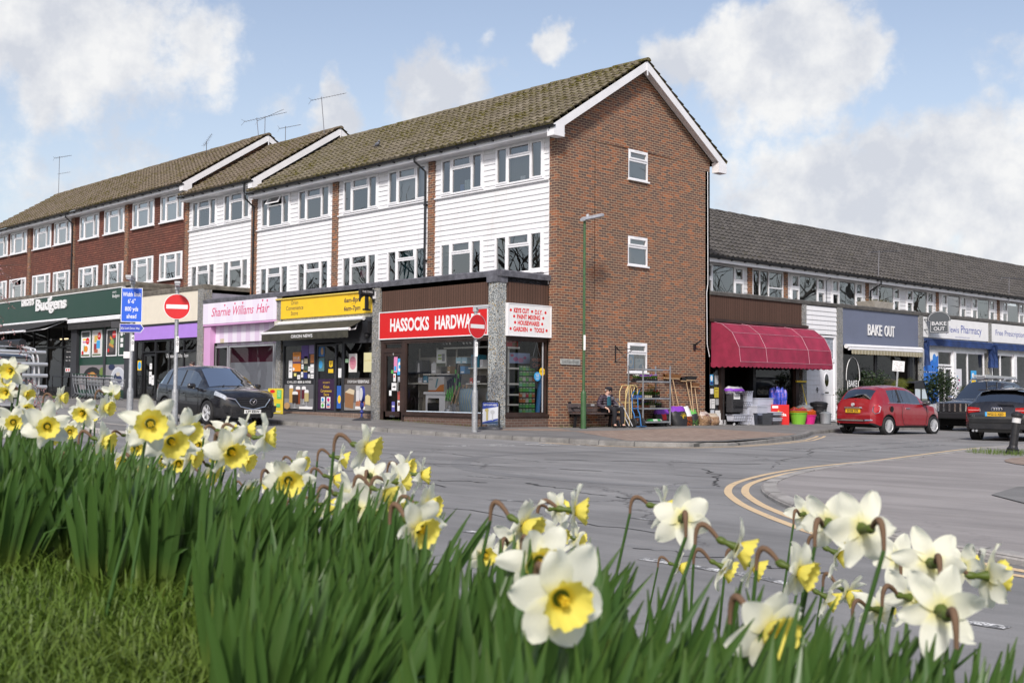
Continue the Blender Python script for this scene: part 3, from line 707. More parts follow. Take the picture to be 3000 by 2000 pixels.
# left block with hung tiles
bl=[]
xs=[-44.6,-38.9,-33.3,-27.45,-21.92]
wl=[[(-44.2,-42.0),(-41.6,-39.3)],[(-38.4,-36.1),(-35.7,-33.65)],[(-32.6,-30.45),(-29.85,-27.75)],[(-26.9,-24.8),(-24.2,-22.15)]]
for (a,b),w in zip(zip(xs,xs[1:]),wl): bl.append((a+.16,b-.16 if b<-22 else b,w))
lb=block('house_block','long left block clad in dark red hung tiles with white windows',bl,9.66,12.32,-44.7,-21.75,HUNG,TR2,4.9,
   it([(None,0),('net',0),('sheer',0),('net',0),('net',0),('net',0),('net',0),('net',0)]),it([(None,0),('sides',50),('sheer',0),('sheer',0),('sheer',0),('sheer',0),('net',0),('net',0)]),(8.24,9.42,5.72,6.88),.105)
for x in xs[:-1]:
    mb=MB(); mb.fbox(F0,x-.15,x+.15,4.8,9.45,-.3,.075); mb.build('brick_pier',BRICK,lb)
cheek(lb,-21.75,9.66,12.32,BRICK,'brick_end_wall')
mb=MB(); mb.prism(FR(-21.75),[(.02,8.95),(.02,9.05),(3.62,11.45),(7.2,9.1),(7.2,8.95)],.0,.03); mb.build('lead_flashing',M('flashing_lead',(.33,.34,.37),.5,.2,var=.3,vs=6),lb)
downpipe(lb,F0,-33.3,9.55,4.9,.49,.13,-.0)
mb=MB(); mb.prism(FR(-44.7),[(0,4),(7.2,4),(7.2,9.5),(3.62,12.1),(0,9.5)],-.2,0); mb.build('far_gable_wall',BRICK,lb)
# ------------------------------------------------------------------ shop units
S2=FL(-2.0); D0=FR(0.)
_cm={}
def P_(r,g,b,rough=.5):
    k=(r,g,b)
    if k not in _cm: _cm[k]=M('print_%02x%02x%02x'%tuple(int(255*min(1,x)**.4545) for x in k),k,rough,var=.05)
    return _cm[k]
YEL=P_(.86,.56,.02); RED=P_(.62,.012,.012); NAVY=P_(.02,.03,.16); BLUE=P_(.03,.12,.45); SKYB=P_(.05,.36,.72); GRN=P_(.10,.42,.08); ORG=P_(.75,.26,.02); BLK=P_(.012,.012,.014); WHT=P_(.80,.80,.80); PURP=P_(.42,.23,.70); PINK=P_(.62,.34,.58); HOT=P_(.60,.02,.20); DGREEN=M('dark_green_sign',(.012,.050,.032),.35,var=.1,vs=.5); LIME=P_(.30,.55,.06); GREY=P_(.2,.2,.21); LGREY=P_(.45,.46,.48); CREAMC=P_(.74,.68,.56); BRN=P_(.16,.07,.03); TAN=P_(.50,.30,.13)
DGREY=M('dark_grey_frame',(.035,.036,.042),.45,var=.15); BROWNB=M('brown_timber',(.040,.022,.017),.6,var=.5,vs=2)
BROWNV=brick_mat('brown_vertical_boards',.105,30,.006,[(0,(.026,.017,.015)),(.5,(.038,.024,.021)),(1,(.05,.03,.025))],(.010,.007,.006),bump=.6,big=.2,offset=0.)
def poster(F,s0,s1,z0,z1,n,bg,els=(),parent=None,name='poster'):
    mb=MB(); mats=[bg]; mb.fbox(F,s0,s1,z0,z1,n,n+.002,0); W=s1-s0;H=z1-z0; k=n+.003
    for e in els:
        if e[1] not in mats: mats.append(e[1])
        mi=mats.index(e[1])
        if e[0]=='r': mb.fbox(F,s0+W*e[2],s0+W*e[3],z0+H*e[4],z0+H*e[5],k-.001,k,mi)
        elif e[0]=='e': mb.disc(F,s0+W*e[2],z0+H*e[3],W*e[4],k-.001,k,mi,16,H*e[5])
        elif e[0]=='t': put_text(mb,F,e[2],s0+W*e[3],z0+H*e[4],k,H*e[5],w=(W*e[6] if len(e)>6 else None),mi=mi,bold=e[7] if len(e)>7 else 0)
        elif e[0]=='p': mb.prism(F,[(s0+W*x,z0+H*y) for x,y in e[2]],k-.001,k,mi)
        k+=.0016
    return mb.build(name,mats,parent)
def plain(name,F,s0,s1,z0,z1,n0,n1,mat,parent,bevel=0):
    mb=MB(); mb.fbox(F,s0,s1,z0,z1,n0,n1); return mb.build(name,mat,parent,bevel=bevel)
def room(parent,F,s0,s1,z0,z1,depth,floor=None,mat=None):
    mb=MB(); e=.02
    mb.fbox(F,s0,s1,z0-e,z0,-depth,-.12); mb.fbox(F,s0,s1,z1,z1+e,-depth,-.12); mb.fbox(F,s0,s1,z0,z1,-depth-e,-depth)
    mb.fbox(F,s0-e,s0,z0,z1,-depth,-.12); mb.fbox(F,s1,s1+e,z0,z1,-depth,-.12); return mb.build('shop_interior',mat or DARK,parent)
def glazing(parent,F,s0,s1,z0,z1,mull=(),mat=None,w=.05,n=-.06,g=None,trans=None,name='shop_window'):
    mb=MB(); frame_bars(mb,F,s0,s1,z0,z1,n-.03,n+.04,w); 
    for m in mull: mb.fbox(F,m-w/2,m+w/2,z0+w,z1-w,n-.03,n+.038)
    if trans: mb.fbox(F,s0+w,s1-w,trans-w/2,trans+w/2,n-.03,n+.036)
    o=mb.build(name,mat or DGREY,parent); gb=MB(); gb.poly([F.p(s0+w*.7,z0+w*.7,n),F.p(s1-w*.7,z0+w*.7,n),F.p(s1-w*.7,z1-w*.7,n),F.p(s0+w*.7,z1-w*.7,n)]); gb.build('pane',g or GLS,o); return o
def coping(parent,F,s0,s1,z0,z1,n0,n1,mat=LEAD,name='coping'):
    mb=MB(); k=max(2,int((s1-s0)/.5)); rr=random.Random(int(s1*7))
    rows=[]
    for i in range(k+1):
        s=s0+(s1-s0)*i/k; j=rr.uniform(-.012,.012); rows.append([F.p(s,z0,n1+j*.4),F.p(s,z1-.035+j,n1+.012),F.p(s,z1+j,n1-.035),F.p(s,z1+j,n0),F.p(s,z0,n0)])
    mb.grid(rows); mb.poly(rows[0]); mb.poly(rows[-1][::-1]); return mb.build(name,mat,parent)
def flatroof(parent,F,s0,s1,z,depth,mat=LEAD): return plain('flat_roof',F,s0,s1,z-.15,z,-depth,-.02,mat,parent)
def awning(parent,F,s0,s1,z,n,zf,nf,val,cloth,bar,txt=None,cassette=True):
    mb=MB(); 
    if cassette: mb.tube([F.p(s0,z+.04,n),F.p(s1,z+.04,n)],.065,10)
    mb.tube([F.p(s0-.03,zf,nf),F.p(s1+.03,zf,nf)],.05,10)
    for s in (s0+.3,s1-.3): mb.tube([F.p(s,z-.05,n),F.p(s+.25,(z+zf)/2-.15,(n+nf)/2),F.p(s,zf-.03,nf-.05)],.022,6)
    o=mb.build('awning',bar,parent); c=MB()
    c.grid([[F.p(s0+(s1-s0)*i/10,z+.03+(zf+.02-z)*t-.03*sin(PI*t),n+(nf-n)*t) for i in range(11)] for t in (0,.25,.5,.75,1)]); 
    if val:
        k=int((s1-s0)/.08); c.grid([[F.p(s0+(s1-s0)*i/k,zf-.03-d*(val-(.02*abs(sin(PI*(s0+(s1-s0)*i/k)/.24)) if d else 0)),nf+.03+.008*sin(i*.9)*d) for i in range(k+1)] for d in (0,.5,1)])
    c.build('canopy',cloth,o)
    if txt: lettering(F,[txt],WHT,o)
    return o
poster(G0,3.20,3.50,1.70,2.18,-.062,P_(.05,.36,.72),[('e',P_(.8,.8,.8),.5,.5,.36,.34),('r',P_(.05,.36,.72),.35,.65,.4,.6)],wn); poster(G0,3.56,3.96,1.66,2.05,-.064,P_(.62,.68,.72),[('e',P_(.03,.22,.4),.7,.3,.3,.25),('r',P_(.1,.3,.5),.2,.6,.75,.8),('r',P_(.1,.3,.5),.4,.5,.82,.95)],wn)
# ---- hardware shop on the corner
hw=thing('shop_unit','corner shop with red fascia sign, brown vertical boarding and mosaic column','shop')
plain('fascia_boarding',S2,-5.60,-.66,3.40,4.24,-.15,-.02,BROWNV,hw)
SS=FR(-.30)
plain('fascia_boarding',SS,-1.73,-.0,3.44,4.24,-.15,-.02,BROWNV,hw)
mb=MB(); mb.box((-.465,-1.865,2.03),(.37,.33,4.16)); mb.build('mosaic_column',MOSAIC,hw)
coping(hw,S2,-5.62,-.24,4.18,4.36,-.2,.06); coping(hw,SS,-1.95,.0,4.185,4.365,-.2,.085); plain('column_cap',S2,-.70,-.26,4.02,4.19,-.33,.07,LEAD,hw)
flatroof(hw,S2,-5.6,-.32,4.2,2.0)
sg=plain('sign_board',S2,-5.64,-.665,2.575,3.385,-.02,.03,RED,hw)
mb=MB(); frame_bars(mb,S2,-5.66,-.663,2.555,3.405,.0,.042,.03); mb.build('sign_frame',WHITE,sg)
lettering(S2,[T('HASSOCKS',-4.17,2.805,.031,.385,w=1.86,bold=.035),T('HARDWARE',-1.98,2.805,.031,.385,w=1.98,bold=.035)],WHT,sg)
SK=FR(-.18)
sk=plain('sign_board',SK,-1.72,-.01,2.555,3.44,-.12,.0,WHT,hw)
mb=MB(); frame_bars(mb,SK,-1.725,-.005,2.54,3.455,-.1,.012,.025); mb.build('sign_frame',WHITE,sk)
TL=[T('KEYS CUT',-1.205,3.20,.003,.125,w=.60,bold=.05),T('D.I.Y.',-.525,3.19,.003,.125,w=.30,bold=.04),T('PAINT MIXING',-.92,3.03,.003,.125,w=.92,bold=.04),T('HOUSEWARES',-.92,2.86,.003,.125,w=.86,bold=.04),T('GARDEN',-1.24,2.68,.003,.125,w=.56,bold=.04),T('TOOLS',-.50,2.68,.003,.125,w=.40,bold=.04)]
lettering(SK,TL,P_(.70,.02,.02),sk)
mb=MB()
for s,z in ((-1.62,3.255),(-.79,3.255),(-.25,3.25),(-1.49,3.09),(-.34,3.09),(-1.45,2.92),(-.38,2.92),(-1.62,2.74),(-.83,2.74),(-.20,2.74)): mb.disc(SK,s,z,.042,.001,.003,0,14)
mb.build('bullet_dots',P_(.70,.02,.02),sk)
plain('head_beam',S2,-5.6,-.66,2.46,2.56,-.14,-.0,BROWNB,hw); plain('head_beam',SS,-1.72,-.0,2.46,2.56,-.14,-.0,BROWNB,hw)
mb=MB(); mb.fbox(S2,-5.60,-5.46,0,2.46,-.14,-.01); mb.fbox(S2,-4.56,-4.40,.0,2.46,-.14,-.01); mb.build('door_post',BROWNB,hw)
dr=MB(); frame_bars(dr,S2,-5.46,-4.56,.10,2.15,-.1,-.03,.10); dr.fbox(S2,-5.46,-4.56,.10,.36,-.1,-.03); dr.fbox(S2,-5.46,-4.56,2.15,2.24,-.14,-.01); frame_bars(dr,S2,-5.46,-4.56,2.24,2.46,-.1,-.03,.05)
dr=dr.build('door',BROWNB,hw); g=MB(); g.poly([S2.p(-5.37,.35,-.066),S2.p(-4.65,.35,-.066),S2.p(-4.65,2.06,-.066),S2.p(-5.37,2.06,-.066)]); g.poly([S2.p(-5.42,2.28,-.066),S2.p(-4.6,2.28,-.066),S2.p(-4.6,2.42,-.066),S2.p(-5.42,2.42,-.066)]); g.build('pane',GLS,dr)
mb=MB(); mb.tube([S2.p(-4.68,.95,-.02),S2.p(-4.68,.97,.03),S2.p(-4.68,1.28,.03),S2.p(-4.68,1.30,-.02)],.012,8); mb.build('handle',CHROME,dr)
mb=MB(); mb.fbox(S2,-5.13,-4.89,.19,.25,-.03,-.02); mb.build('letter_box',CHROME,dr)
lettering(S2,[T('8',-5.0,2.08,-.028,.07)],WHT,dr,'house_number')
for r,b,e in (((-5.0,-4.82,1.55,2.02),P_(.70,.25,.45),[('r',SKYB,.1,.7,.1,.4)]),((-4.83,-4.62,1.47,1.97),SKYB,[('e',WHT,.5,.5,.36,.3),('r',SKYB,.3,.7,.4,.6)]),((-5.13,-5.02,1.52,1.62),GRN,[]),((-5.02,-4.90,1.27,1.51),WHT,[('r',RED,.2,.6,.5,.8)]),((-4.80,-4.66,1.26,1.42),LGREY,[]),((-5.10,-4.86,1.0,1.23),WHT,[('r',BLK,.2,.6,.4,.55),('p',BLK,[(.6,.3),(.85,.48),(.6,.65)])]),((-5.22,-5.10,.84,1.0),WHT,[]),((-4.80,-4.67,.72,.98),P_(.45,.09,.07),[]),((-5.08,-4.93,.36,.66),P_(.12,.12,.4),[('r',WHT,.1,.9,.45,.6)]),((-4.80,-4.67,.38,.70),WHT,[('r',BRN,.2,.8,.5,.8)])): poster(S2,*r,-.058,b,e,dr)
glazing(hw,S2,-4.40,-.66,.33,2.46,(),BROWNB,.045)
mb=MB(); mb.fbox(S2,-4.44,-.64,.26,.33,-.14,.05); mb.build('sill',BROWNB,hw); plain('brick_plinth',S2,-4.40,-.64,-.25,.26,-.14,.0,BRICKP,hw)
plain('door_step',S2,-5.46,-4.5,-.1,.10,-.14,.03,CONC,hw)
glazing(hw,SS,-1.70,-.05,.36,2.46,(),BROWNB,.05); mb=MB(); mb.fbox(SS,-.20,-.16,.4,2.44,-.055,-.04); mb.build('window_stile',LGREY,hw)
mb=MB(); mb.fbox(SS,-1.71,.0,.28,.36,-.14,.06); mb.build('sill',BROWNB,hw); plain('brick_plinth',SS,-1.70,-.0,-.25,.28,-.14,.02,BRICKP,hw)
mb=MB(); mb.disc(SS,-.39,1.43,.13,-.05,-.046,0,24); mb.disc(SS,-.20,1.57,.115,-.05,-.045,1,24); q=mb.build('window_sticker',[SKYB,YEL],hw)
lettering(SS,[T('DONATE',-.39,1.48,-.044,.03,w=.14),T('YOUR',-.39,1.43,-.044,.045,w=.14,bold=.02),T('GOODS',-.39,1.38,-.044,.03,w=.14),T('HERE',-.39,1.34,-.044,.03,w=.10)],WHT,q); lettering(SS,[T('UKRAINE',-.20,1.56,-.042,.035,w=.17)],BLK,q)
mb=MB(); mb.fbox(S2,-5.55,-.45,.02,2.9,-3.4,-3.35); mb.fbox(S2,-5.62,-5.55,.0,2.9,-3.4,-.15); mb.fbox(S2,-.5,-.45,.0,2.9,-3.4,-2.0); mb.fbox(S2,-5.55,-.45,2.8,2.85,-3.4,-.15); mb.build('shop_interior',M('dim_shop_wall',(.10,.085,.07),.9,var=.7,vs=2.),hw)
plain('display_floor',S2,-5.55,-.42,.25,.33,-3.3,-.12,M('display_floor',(.34,.32,.29),.7),hw)
mb=MB()
for s in (-3.05,-2.9,-2.75,-2.15,-2.0,-1.85): mb.tube([S2.p(s,2.56,-.45),S2.p(s,2.44,-.42),S2.p(s+.02,2.38,-.36)],[.012,.03,.04],8)
for s in (-1.05,-.85): mb.tube([SS.p(s,2.5,-.3),SS.p(s,2.42,-.28),SS.p(s+.02,2.36,-.25)],[.012,.03,.04],8)
mb.build('spotlights',CHROME,hw)
plain('pier',S2,-6.02,-5.62,-.1,4.2,-.2,.03,PEBBLE,hw)
poster(S2,-4.35,-.7,.335,.40,-.05,P_(.62,.72,.82),[('t',BLUE,'ecotile  ecotile  ecotile  ecotile  ecotile  ecotile  ecotile  ecotile',.5,.3,.5,.98)],hw,'window_strip')
# ---- convenience store, yellow sign
cv=thing('shop_unit','convenience shop with yellow fascia sign and short dark awning','shop')
coping(cv,S2,-11.52,-5.62,4.20,4.36,-.2,.06); flatroof(cv,S2,-11.3,-5.62,4.22,2.0)
plain('backing_board',S2,-11.22,-6.02,3.3,4.22,-.15,-.02,M('stained_white_board',(.62,.60,.50),.8,var=.35,vs=14),cv)
sg=plain('sign_board',S2,-11.22,-6.02,3.42,4.10,-.02,.05,YEL,cv)
mb=MB(); mb.fbox(S2,-11.5,-6.4,4.08,4.12,.05,.10); mb.build('sign_rail',P_(.75,.58,.12),sg)
lettering(S2,[T('Orion',-10.37,3.88,.052,.15,w=.44),T('Convenience',-10.36,3.70,.052,.15,w=1.05),T('Store',-10.37,3.52,.052,.15,w=.42),T('6am-8pm',-7.05,3.80,.052,.155,w=.88,bold=.02),T('6am-7pm',-7.06,3.535,.052,.155,w=.88,bold=.02)],P_(.03,.015,.05),sg)
lettering(S2,[T('MONDAY - SATURDAY',-6.98,3.985,.052,.055,w=.62),T('SUNDAY',-6.98,3.72,.052,.05,w=.24)],P_(.55,.30,.02),sg)
mb=MB(); TF=FR(-5.95); mb.fbox(TF,-2.62,-2.10,3.94,4.12,.0,.12,0); mb.fbox(TF,-2.40,-2.29,3.50,3.94,.03,.09,0); mb.prism(TF,[(-2.62,3.94),(-2.62,3.72),(-2.56,3.84),(-2.45,3.9),(-2.24,3.9),(-2.14,3.84),(-2.08,3.72),(-2.08,3.94)],.03,.09); mb.fbox(TF,-2.48,-2.21,3.46,3.51,.03,.09); mb.fbox(TF,-2.14,-1.99,3.84,4.06,.02,.1,1)
hs_=mb.build('hanging_sign',[BLK,WHITE],cv); lettering(TF,[T('THE TIMES',-2.36,4.005,.122,.06,w=.4)],WHT,hs_)
plain('fascia_beam',S2,-11.22,-6.02,2.95,3.30,-.15,.0,DGREY,cv)
VDK=M('dark_canopy_cloth',(.045,.043,.03),.9,var=.6,vs=3,dirt=.6)
awning(cv,S2,-11.45,-6.42,3.22,.06,2.90,.62,.25,VDK,WHITE,T('ORION NEWS',-8.98,2.70,.668,.105,w=1.25,bold=.015))
mb=MB(); mb.fbox(S2,-6.35,-6.08,2.78,3.15,.0,.16); mb.lathe([(0.,-.09),(.06,-.06),(.075,0),(.075,.02)],12,S2.p(-6.2,2.72,.1)); mb.build('shutter_box',BLK,cv)
plain('head_panel',S2,-11.2,-6.02,2.55,2.95,-.15,-.02,DGREY,cv)
g1=glazing(cv,S2,-11.14,-9.20,.27,2.55,(),DGREY,.06); g2=glazing(cv,S2,-7.62,-6.02,.27,2.55,(),DGREY,.06)
d1=glazing(cv,S2,-9.16,-8.06,.27,2.50,(),DGREY,.07,n=-.10,name='door'); g3=glazing(cv,S2,-8.04,-7.64,.27,2.52,(),DGREY,.05)
n=-.048
poster(S2,-11.05,-9.28,1.18,1.36,n,BLK,[('t',WHT,'CHILLED',.26,.25,.45,.34),('t',WHT,'BEER & WINE',.68,.25,.45,.44,.02)],g1)
els=[('r',P_(.22,.22,.23),0,1,0,.42),('r',P_(.12,.12,.13),0,1,.42,1)]
def pint(x,y,w,h,c,stem=0): return [('r',c,x-w/2,x+w/2,y+(h*.3 if stem else 0),y+h*.82),('r',WHT,x-w/2,x+w/2,y+h*.82,y+h*.92),('e',WHT,x,y+h*.94,w/2,h*.07)]+([('r',LGREY,x-.01,x+.01,y,y+h*.3),('e',LGREY,x,y+.01,w*.4,.02)] if stem else [])
els+=pint(.24,.25,.13,.72,P_(.55,.33,.08))+pint(.48,.2,.15,.72,P_(.25,.06,.02))+pint(.68,.2,.14,.72,P_(.10,.01,.02),1)+pint(.78,.1,.14,.68,P_(.5,.42,.2),1)+pint(.40,.03,.19,.68,P_(.03,.015,.01),1)+[('e',TAN,.13,.12,.1,.14),('r',WHT,.55,1,0,.1)]
poster(S2,-11.05,-9.28,.36,1.18,n,GREY,els,g1)
poster(S2,-10.57,-10.08,1.62,2.27,n,ORG,[('t',WHT,'10 UK',.5,.62,.16,.8,.02),('r',NAVY,0,1,.42,.5),('t',WHT,'MILLIONAIRES',.5,.53,.06,.8),('t',BLK,'GUARANTEED',.5,.9,.05,.7),('e',WHT,.15,.12,.12,.08)],g1)
rr=random.Random(8)
for s0,s1,z0,z1,c in ((-10.81,-10.59,1.40,2.0,WHT),(-9.50,-9.27,1.56,1.85,WHT),(-9.5,-9.28,1.90,2.18,P_(.5,.18,.05)),(-10.05,-9.62,2.05,2.5,P_(.10,.05,.25)),(-9.60,-9.25,2.2,2.5,P_(.25,.2,.4)),(-9.88,-9.66,1.62,1.8,P_(.06,.1,.07)),(-9.90,-9.68,1.38,1.6,NAVY),(-9.9,-9.68,1.6,1.66,YEL),(-10.28,-10.1,1.36,1.5,WHT),(-9.88,-9.67,1.88,2.12,P_(.5,.45,.3)),(-10.05,-9.92,1.42,1.6,WHT),(-10.04,-9.91,1.7,1.86,WHT),(-10.03,-9.92,1.90,2.0,WHT),(-9.63,-9.52,1.4,1.52,WHT),(-9.63,-9.52,1.62,1.78,WHT),(-9.48,-9.28,1.38,1.52,WHT),(-10.48,-10.33,1.46,1.56,P_(.7,.65,.2))):
    poster(S2,s0,s1,z0,z1,n+rr.choice((0,.004)),c,[('r',GREY,.15,.85,.55,.62),('r',GREY,.15,.7,.35,.42)] if c is WHT else [],g1)
wp=poster(S2,-9.12,-8.12,.36,1.36,-.088,P_(.035,.012,.045),[('t',YEL,'WELCOME TO',.5,.86,.05,.4),('t',YEL,'Orion',.5,.70,.10,.34),('t',YEL,'Convenience',.5,.57,.10,.62),('t',YEL,'Store',.52,.45,.10,.3)]+[('r',WHT,a,a+.22,b,b+.17) for a in (.22,.54) for b in (.24,.05)]+[('r',BLUE,.57,.73,.13,.19),('r',RED,.57,.73,.08,.12),('e',GRN,.33,.135,.07,.06),('e',HOT,.65,.325,.07,.06),('e',SKYB,.33,.325,.06,.06)],d1)
for s0,s1,z0,z1,c,e in ((-9.1,-8.75,1.62,2.05,P_(.10,.2,.2),[('e',SKYB,.4,.5,.3,.3)]),(-9.1,-8.75,2.1,2.45,P_(.03,.12,.3),[('e',TAN,.6,.5,.2,.35)]),(-8.55,-8.2,1.55,2.0,BLK,[('p',YEL,[(.2,.9),(.8,.9),(.8,.5),(.5,.4),(.2,.5)]),('t',BLK,'P',.5,.55,.25),('r',YEL,.1,.9,.02,.3)])): poster(S2,s0,s1,z0,z1,-.088,c,e,d1)
poster(S2,-7.96,-7.68,.41,1.14,n,BLUE,[('e',YEL,.5,.4,.3,.18)],g3); poster(S2,-7.9,-7.72,1.4,1.7,n,WHT,[],g3)
poster(S2,-7.55,-6.08,1.18,1.38,n,P_(.05,.04,.035),[('t',WHT,'EVERYDAY',.30,.25,.45,.36),('t',WHT,'ESSENTIALS',.70,.25,.45,.40,.02)],g2)
poster(S2,-7.55,-6.08,.36,1.18,n,P_(.13,.12,.12),[('r',P_(.25,.24,.23),0,1,0,.3),('p',P_(.28,.14,.06),[(.03,.12),(.33,.06),(.36,.62),(.03,.7)]),('p',P_(.62,.52,.36),[(.03,.7),(.2,.85),(.38,.78),(.36,.6)]),('r',P_(.62,.62,.64),.44,.64,.35,.78),('r',LGREY,.43,.65,.78,.95),('e',P_(.40,.16,.08),.5,.24,.07,.13),('e',P_(.42,.17,.09),.6,.30,.07,.13),('e',P_(.36,.14,.07),.7,.24,.07,.13),('r',P_(.7,.7,.7),.42,.78,.05,.16),('p',P_(.66,.55,.28),[(.78,.25),(.96,.2),(.96,.55),(.86,.62),(.78,.55)])],g2)
poster(S2,-6.53,-6.12,1.57,2.18,n,P_(.66,.62,.36),[('t',P_(.5,.4,.1),'EASTER',.5,.55,.08,.8)],g2); poster(S2,-7.33,-6.89,1.57,2.16,n,P_(.72,.70,.66),[('e',P_(.6,.25,.3),.5,.5,.42,.36),('t',HOT,'Mothers',.5,.55,.08,.6),('t',HOT,'Day',.5,.42,.08,.3)],g2); poster(S2,-7.52,-7.35,1.88,2.0,n,P_(.35,.55,.35),[],g2)
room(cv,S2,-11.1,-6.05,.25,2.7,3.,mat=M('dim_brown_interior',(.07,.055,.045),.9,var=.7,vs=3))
plain('tiled_step',S2,-11.02,-6.0,-.12,.27,-.12,.02,brick_mat('beige_step_tiles',.1,.2,.006,[(0,(.26,.20,.16)),(1,(.36,.29,.24))],(.12,.1,.09),bump=.2,offset=0.),cv)
plain('pier',S2,-11.52,-11.22,-.1,4.22,-.2,.03,PEBBLE,cv)
mb=MB(); mb.fbox(S2,-11.50,-11.30,3.13,3.36,.03,.12); mb.build('alarm_box',M('cream_plastic',(.6,.57,.48),.5),cv)
# ---- hair salon
hr=thing('shop_unit','pink hair salon front with pale striped fascia, left of the yellow shop','shop')
coping(hr,S2,-16.58,-11.50,4.20,4.37,-.2,.06); flatroof(hr,S2,-16.6,-11.5,4.22,2.0)
def stripe_mat(name,a,b,w):
    m,t=nt(name); n_=N(t); u=n_.a('ShaderNodeSeparateXYZ',{0:coords(n_,'UV')}).outputs[0]
    f=n_.math('GREATER_THAN',n_.math('FRACT',n_.math('DIVIDE',u,w)),.5)
    n_.out(n_.a('ShaderNodeBsdfPrincipled',{'Base Color':n_.mix(f,a,b),'Roughness':.45}).outputs[0]); return m
sg=plain('sign_board',S2,-16.58,-11.50,3.43,4.20,-.1,.06,stripe_mat('pale_pink_stripes',(.80,.76,.85),(.77,.71,.82),.9),hr)
lettering(S2,[T('Sharnie',-15.28,3.70,.062,.34,w=1.35,shear=.28,bold=.004),T('Williams',-13.75,3.70,.062,.34,w=1.45,shear=.28,bold=.004),T('Hair',-12.38,3.70,.062,.34,w=.80,shear=.28,bold=.004)],P_(.66,.025,.16),sg); mb=MB()
for s,z in ((-14.98,4.07),(-14.26,4.10),(-13.72,4.10),(-12.38,4.12),(-12.08,4.10)): mb.prism(S2,[(s,z-.05),(s+.05,z+.02),(s+.03,z+.05),(s,z+.03),(s-.03,z+.05),(s-.05,z+.02)],.061,.064)
mb.build('heart_dots',P_(.66,.025,.16),sg)
plain('underside_panel',S2,-16.58,-11.5,3.36,3.43,-.3,.05,PINK,hr)
plain('striped_panel',S2,-16.10,-11.52,2.62,3.36,-.3,-.22,stripe_mat('pink_stripes',(.78,.72,.82),(.68,.56,.72),.62),hr)
mb=MB(); mb.fbox(S2,-15.72,-15.48,2.70,2.88,-.22,-.2); mb.build('air_vent',M('beige_vent',(.55,.48,.35),.6),hr)
plain('pink_pier',S2,-16.58,-16.10,-.1,3.36,-.3,.0,PINK,hr)
SIL=M('silver_frame',(.5,.5,.52),.35,.6)
ga=glazing(hr,S2,-16.05,-15.08,.9,2.60,(),SIL,.06,n=-.2); gb_=glazing(hr,S2,-15.02,-11.95,.95,2.60,(),SIL,.06,n=-.2); gc=glazing(hr,S2,-11.9,-11.53,.2,2.60,(),SIL,.05,n=-.2,name='door')
FROST=M('frosted_film',(.42,.43,.47),.35,var=.12,vs=2)
plain('frosted_film',S2,-14.95,-12.0,1.02,1.98,-.215,-.205,FROST,gb_); plain('maroon_backdrop',S2,-15.9,-12.,1.5,2.6,-.6,-.58,P_(.13,.012,.04),hr)
plain('pink_stall_riser',S2,-16.10,-11.95,-.1,.92,-.3,-.15,PINK,hr); room(hr,S2,-16.0,-11.55,.1,2.7,2.6)
plain('notice',S2,-15.8,-15.45,1.55,1.72,-.19,-.185,LGREY,ga)
# ---- cream and purple shop (stepped up)
pu=thing('shop_unit','cream fronted shop with lilac fascia board, beside the green supermarket','shop')
mb=MB(); coping(pu,S2,-22.3,-16.58,4.78,4.96,-.2,.04,CONC); flatroof(pu,S2,-22.3,-16.6,4.8,2.0,CONC)
plain('cream_fascia',S2,-22.3,-17.0,3.60,4.80,-.3,-.0,CREAMC,pu); plain('flank_wall',FR(-16.6),-2.0,0.,3.9,4.80,-.25,-.0,M('lilac_grey_render',(.26,.25,.30),.8,var=.2),pu)
coping(pu,FR(-16.6),-2.02,0.,4.78,4.95,-.2,.03,CONC)
plain('purple_fascia',S2,-22.3,-17.0,2.98,3.52,-.2,.03,PURP,pu); plain('black_rail',S2,-22.3,-17.0,3.52,3.60,-.2,.05,BLK,pu)
plain('pier',S2,-17.02,-16.58,-.1,4.80,-.3,.05,PEBBLE,pu); plain('pier',S2,-22.7,-22.3,.3,4.9,-.3,.0,DGREY,pu)
g=glazing(pu,S2,-20.52,-17.02,.78,2.95,(-19.35,-18.2),BLK,.06,trans=2.48); d=glazing(pu,S2,-21.62,-20.60,.60,2.42,(),BLK,.09,n=-.12,name='door'); glazing(pu,S2,-21.62,-20.55,2.46,2.95,(),BLK,.05); glazing(pu,S2,-22.25,-21.66,.6,2.95,(),BLK,.05)
lettering(S2,[T('Dinosaur and the Moon',-18.75,2.23,-.045,.16,w=1.75,shear=.3)],WHT,g)
mb=MB(); pleats(mb,S2,-20.4,-17.1,.8,2.45,-.5,.03,.12); mb.build('curtain',GREYC,g)
for s,z,w,h in ((-21.15,1.78,.2,.25),(-21.18,1.2,.22,.5),(-20.95,1.15,.2,.4)): poster(S2,s,s+w,z,z+h,-.105,WHT,[('r',GREY,.2,.8,.6,.7)],d)
mb=MB(); mb.fbox(S2,-21.3,-20.8,1.0,1.1,-.1,-.08); mb.build('letter_plate',DGREY,d); poster(S2,-22.1,-21.75,1.75,2.15,-.045,YEL,[('e',SKYB,.5,.5,.4,.4)],pu)
plain('stall_riser',S2,-20.55,-17.02,.2,.80,-.2,-.02,BLK,pu); plain('threshold',S2,-22.3,-20.55,.3,.6,-.2,.0,CONC,pu); room(pu,S2,-22.2,-17.05,.4,3.0,2.6)
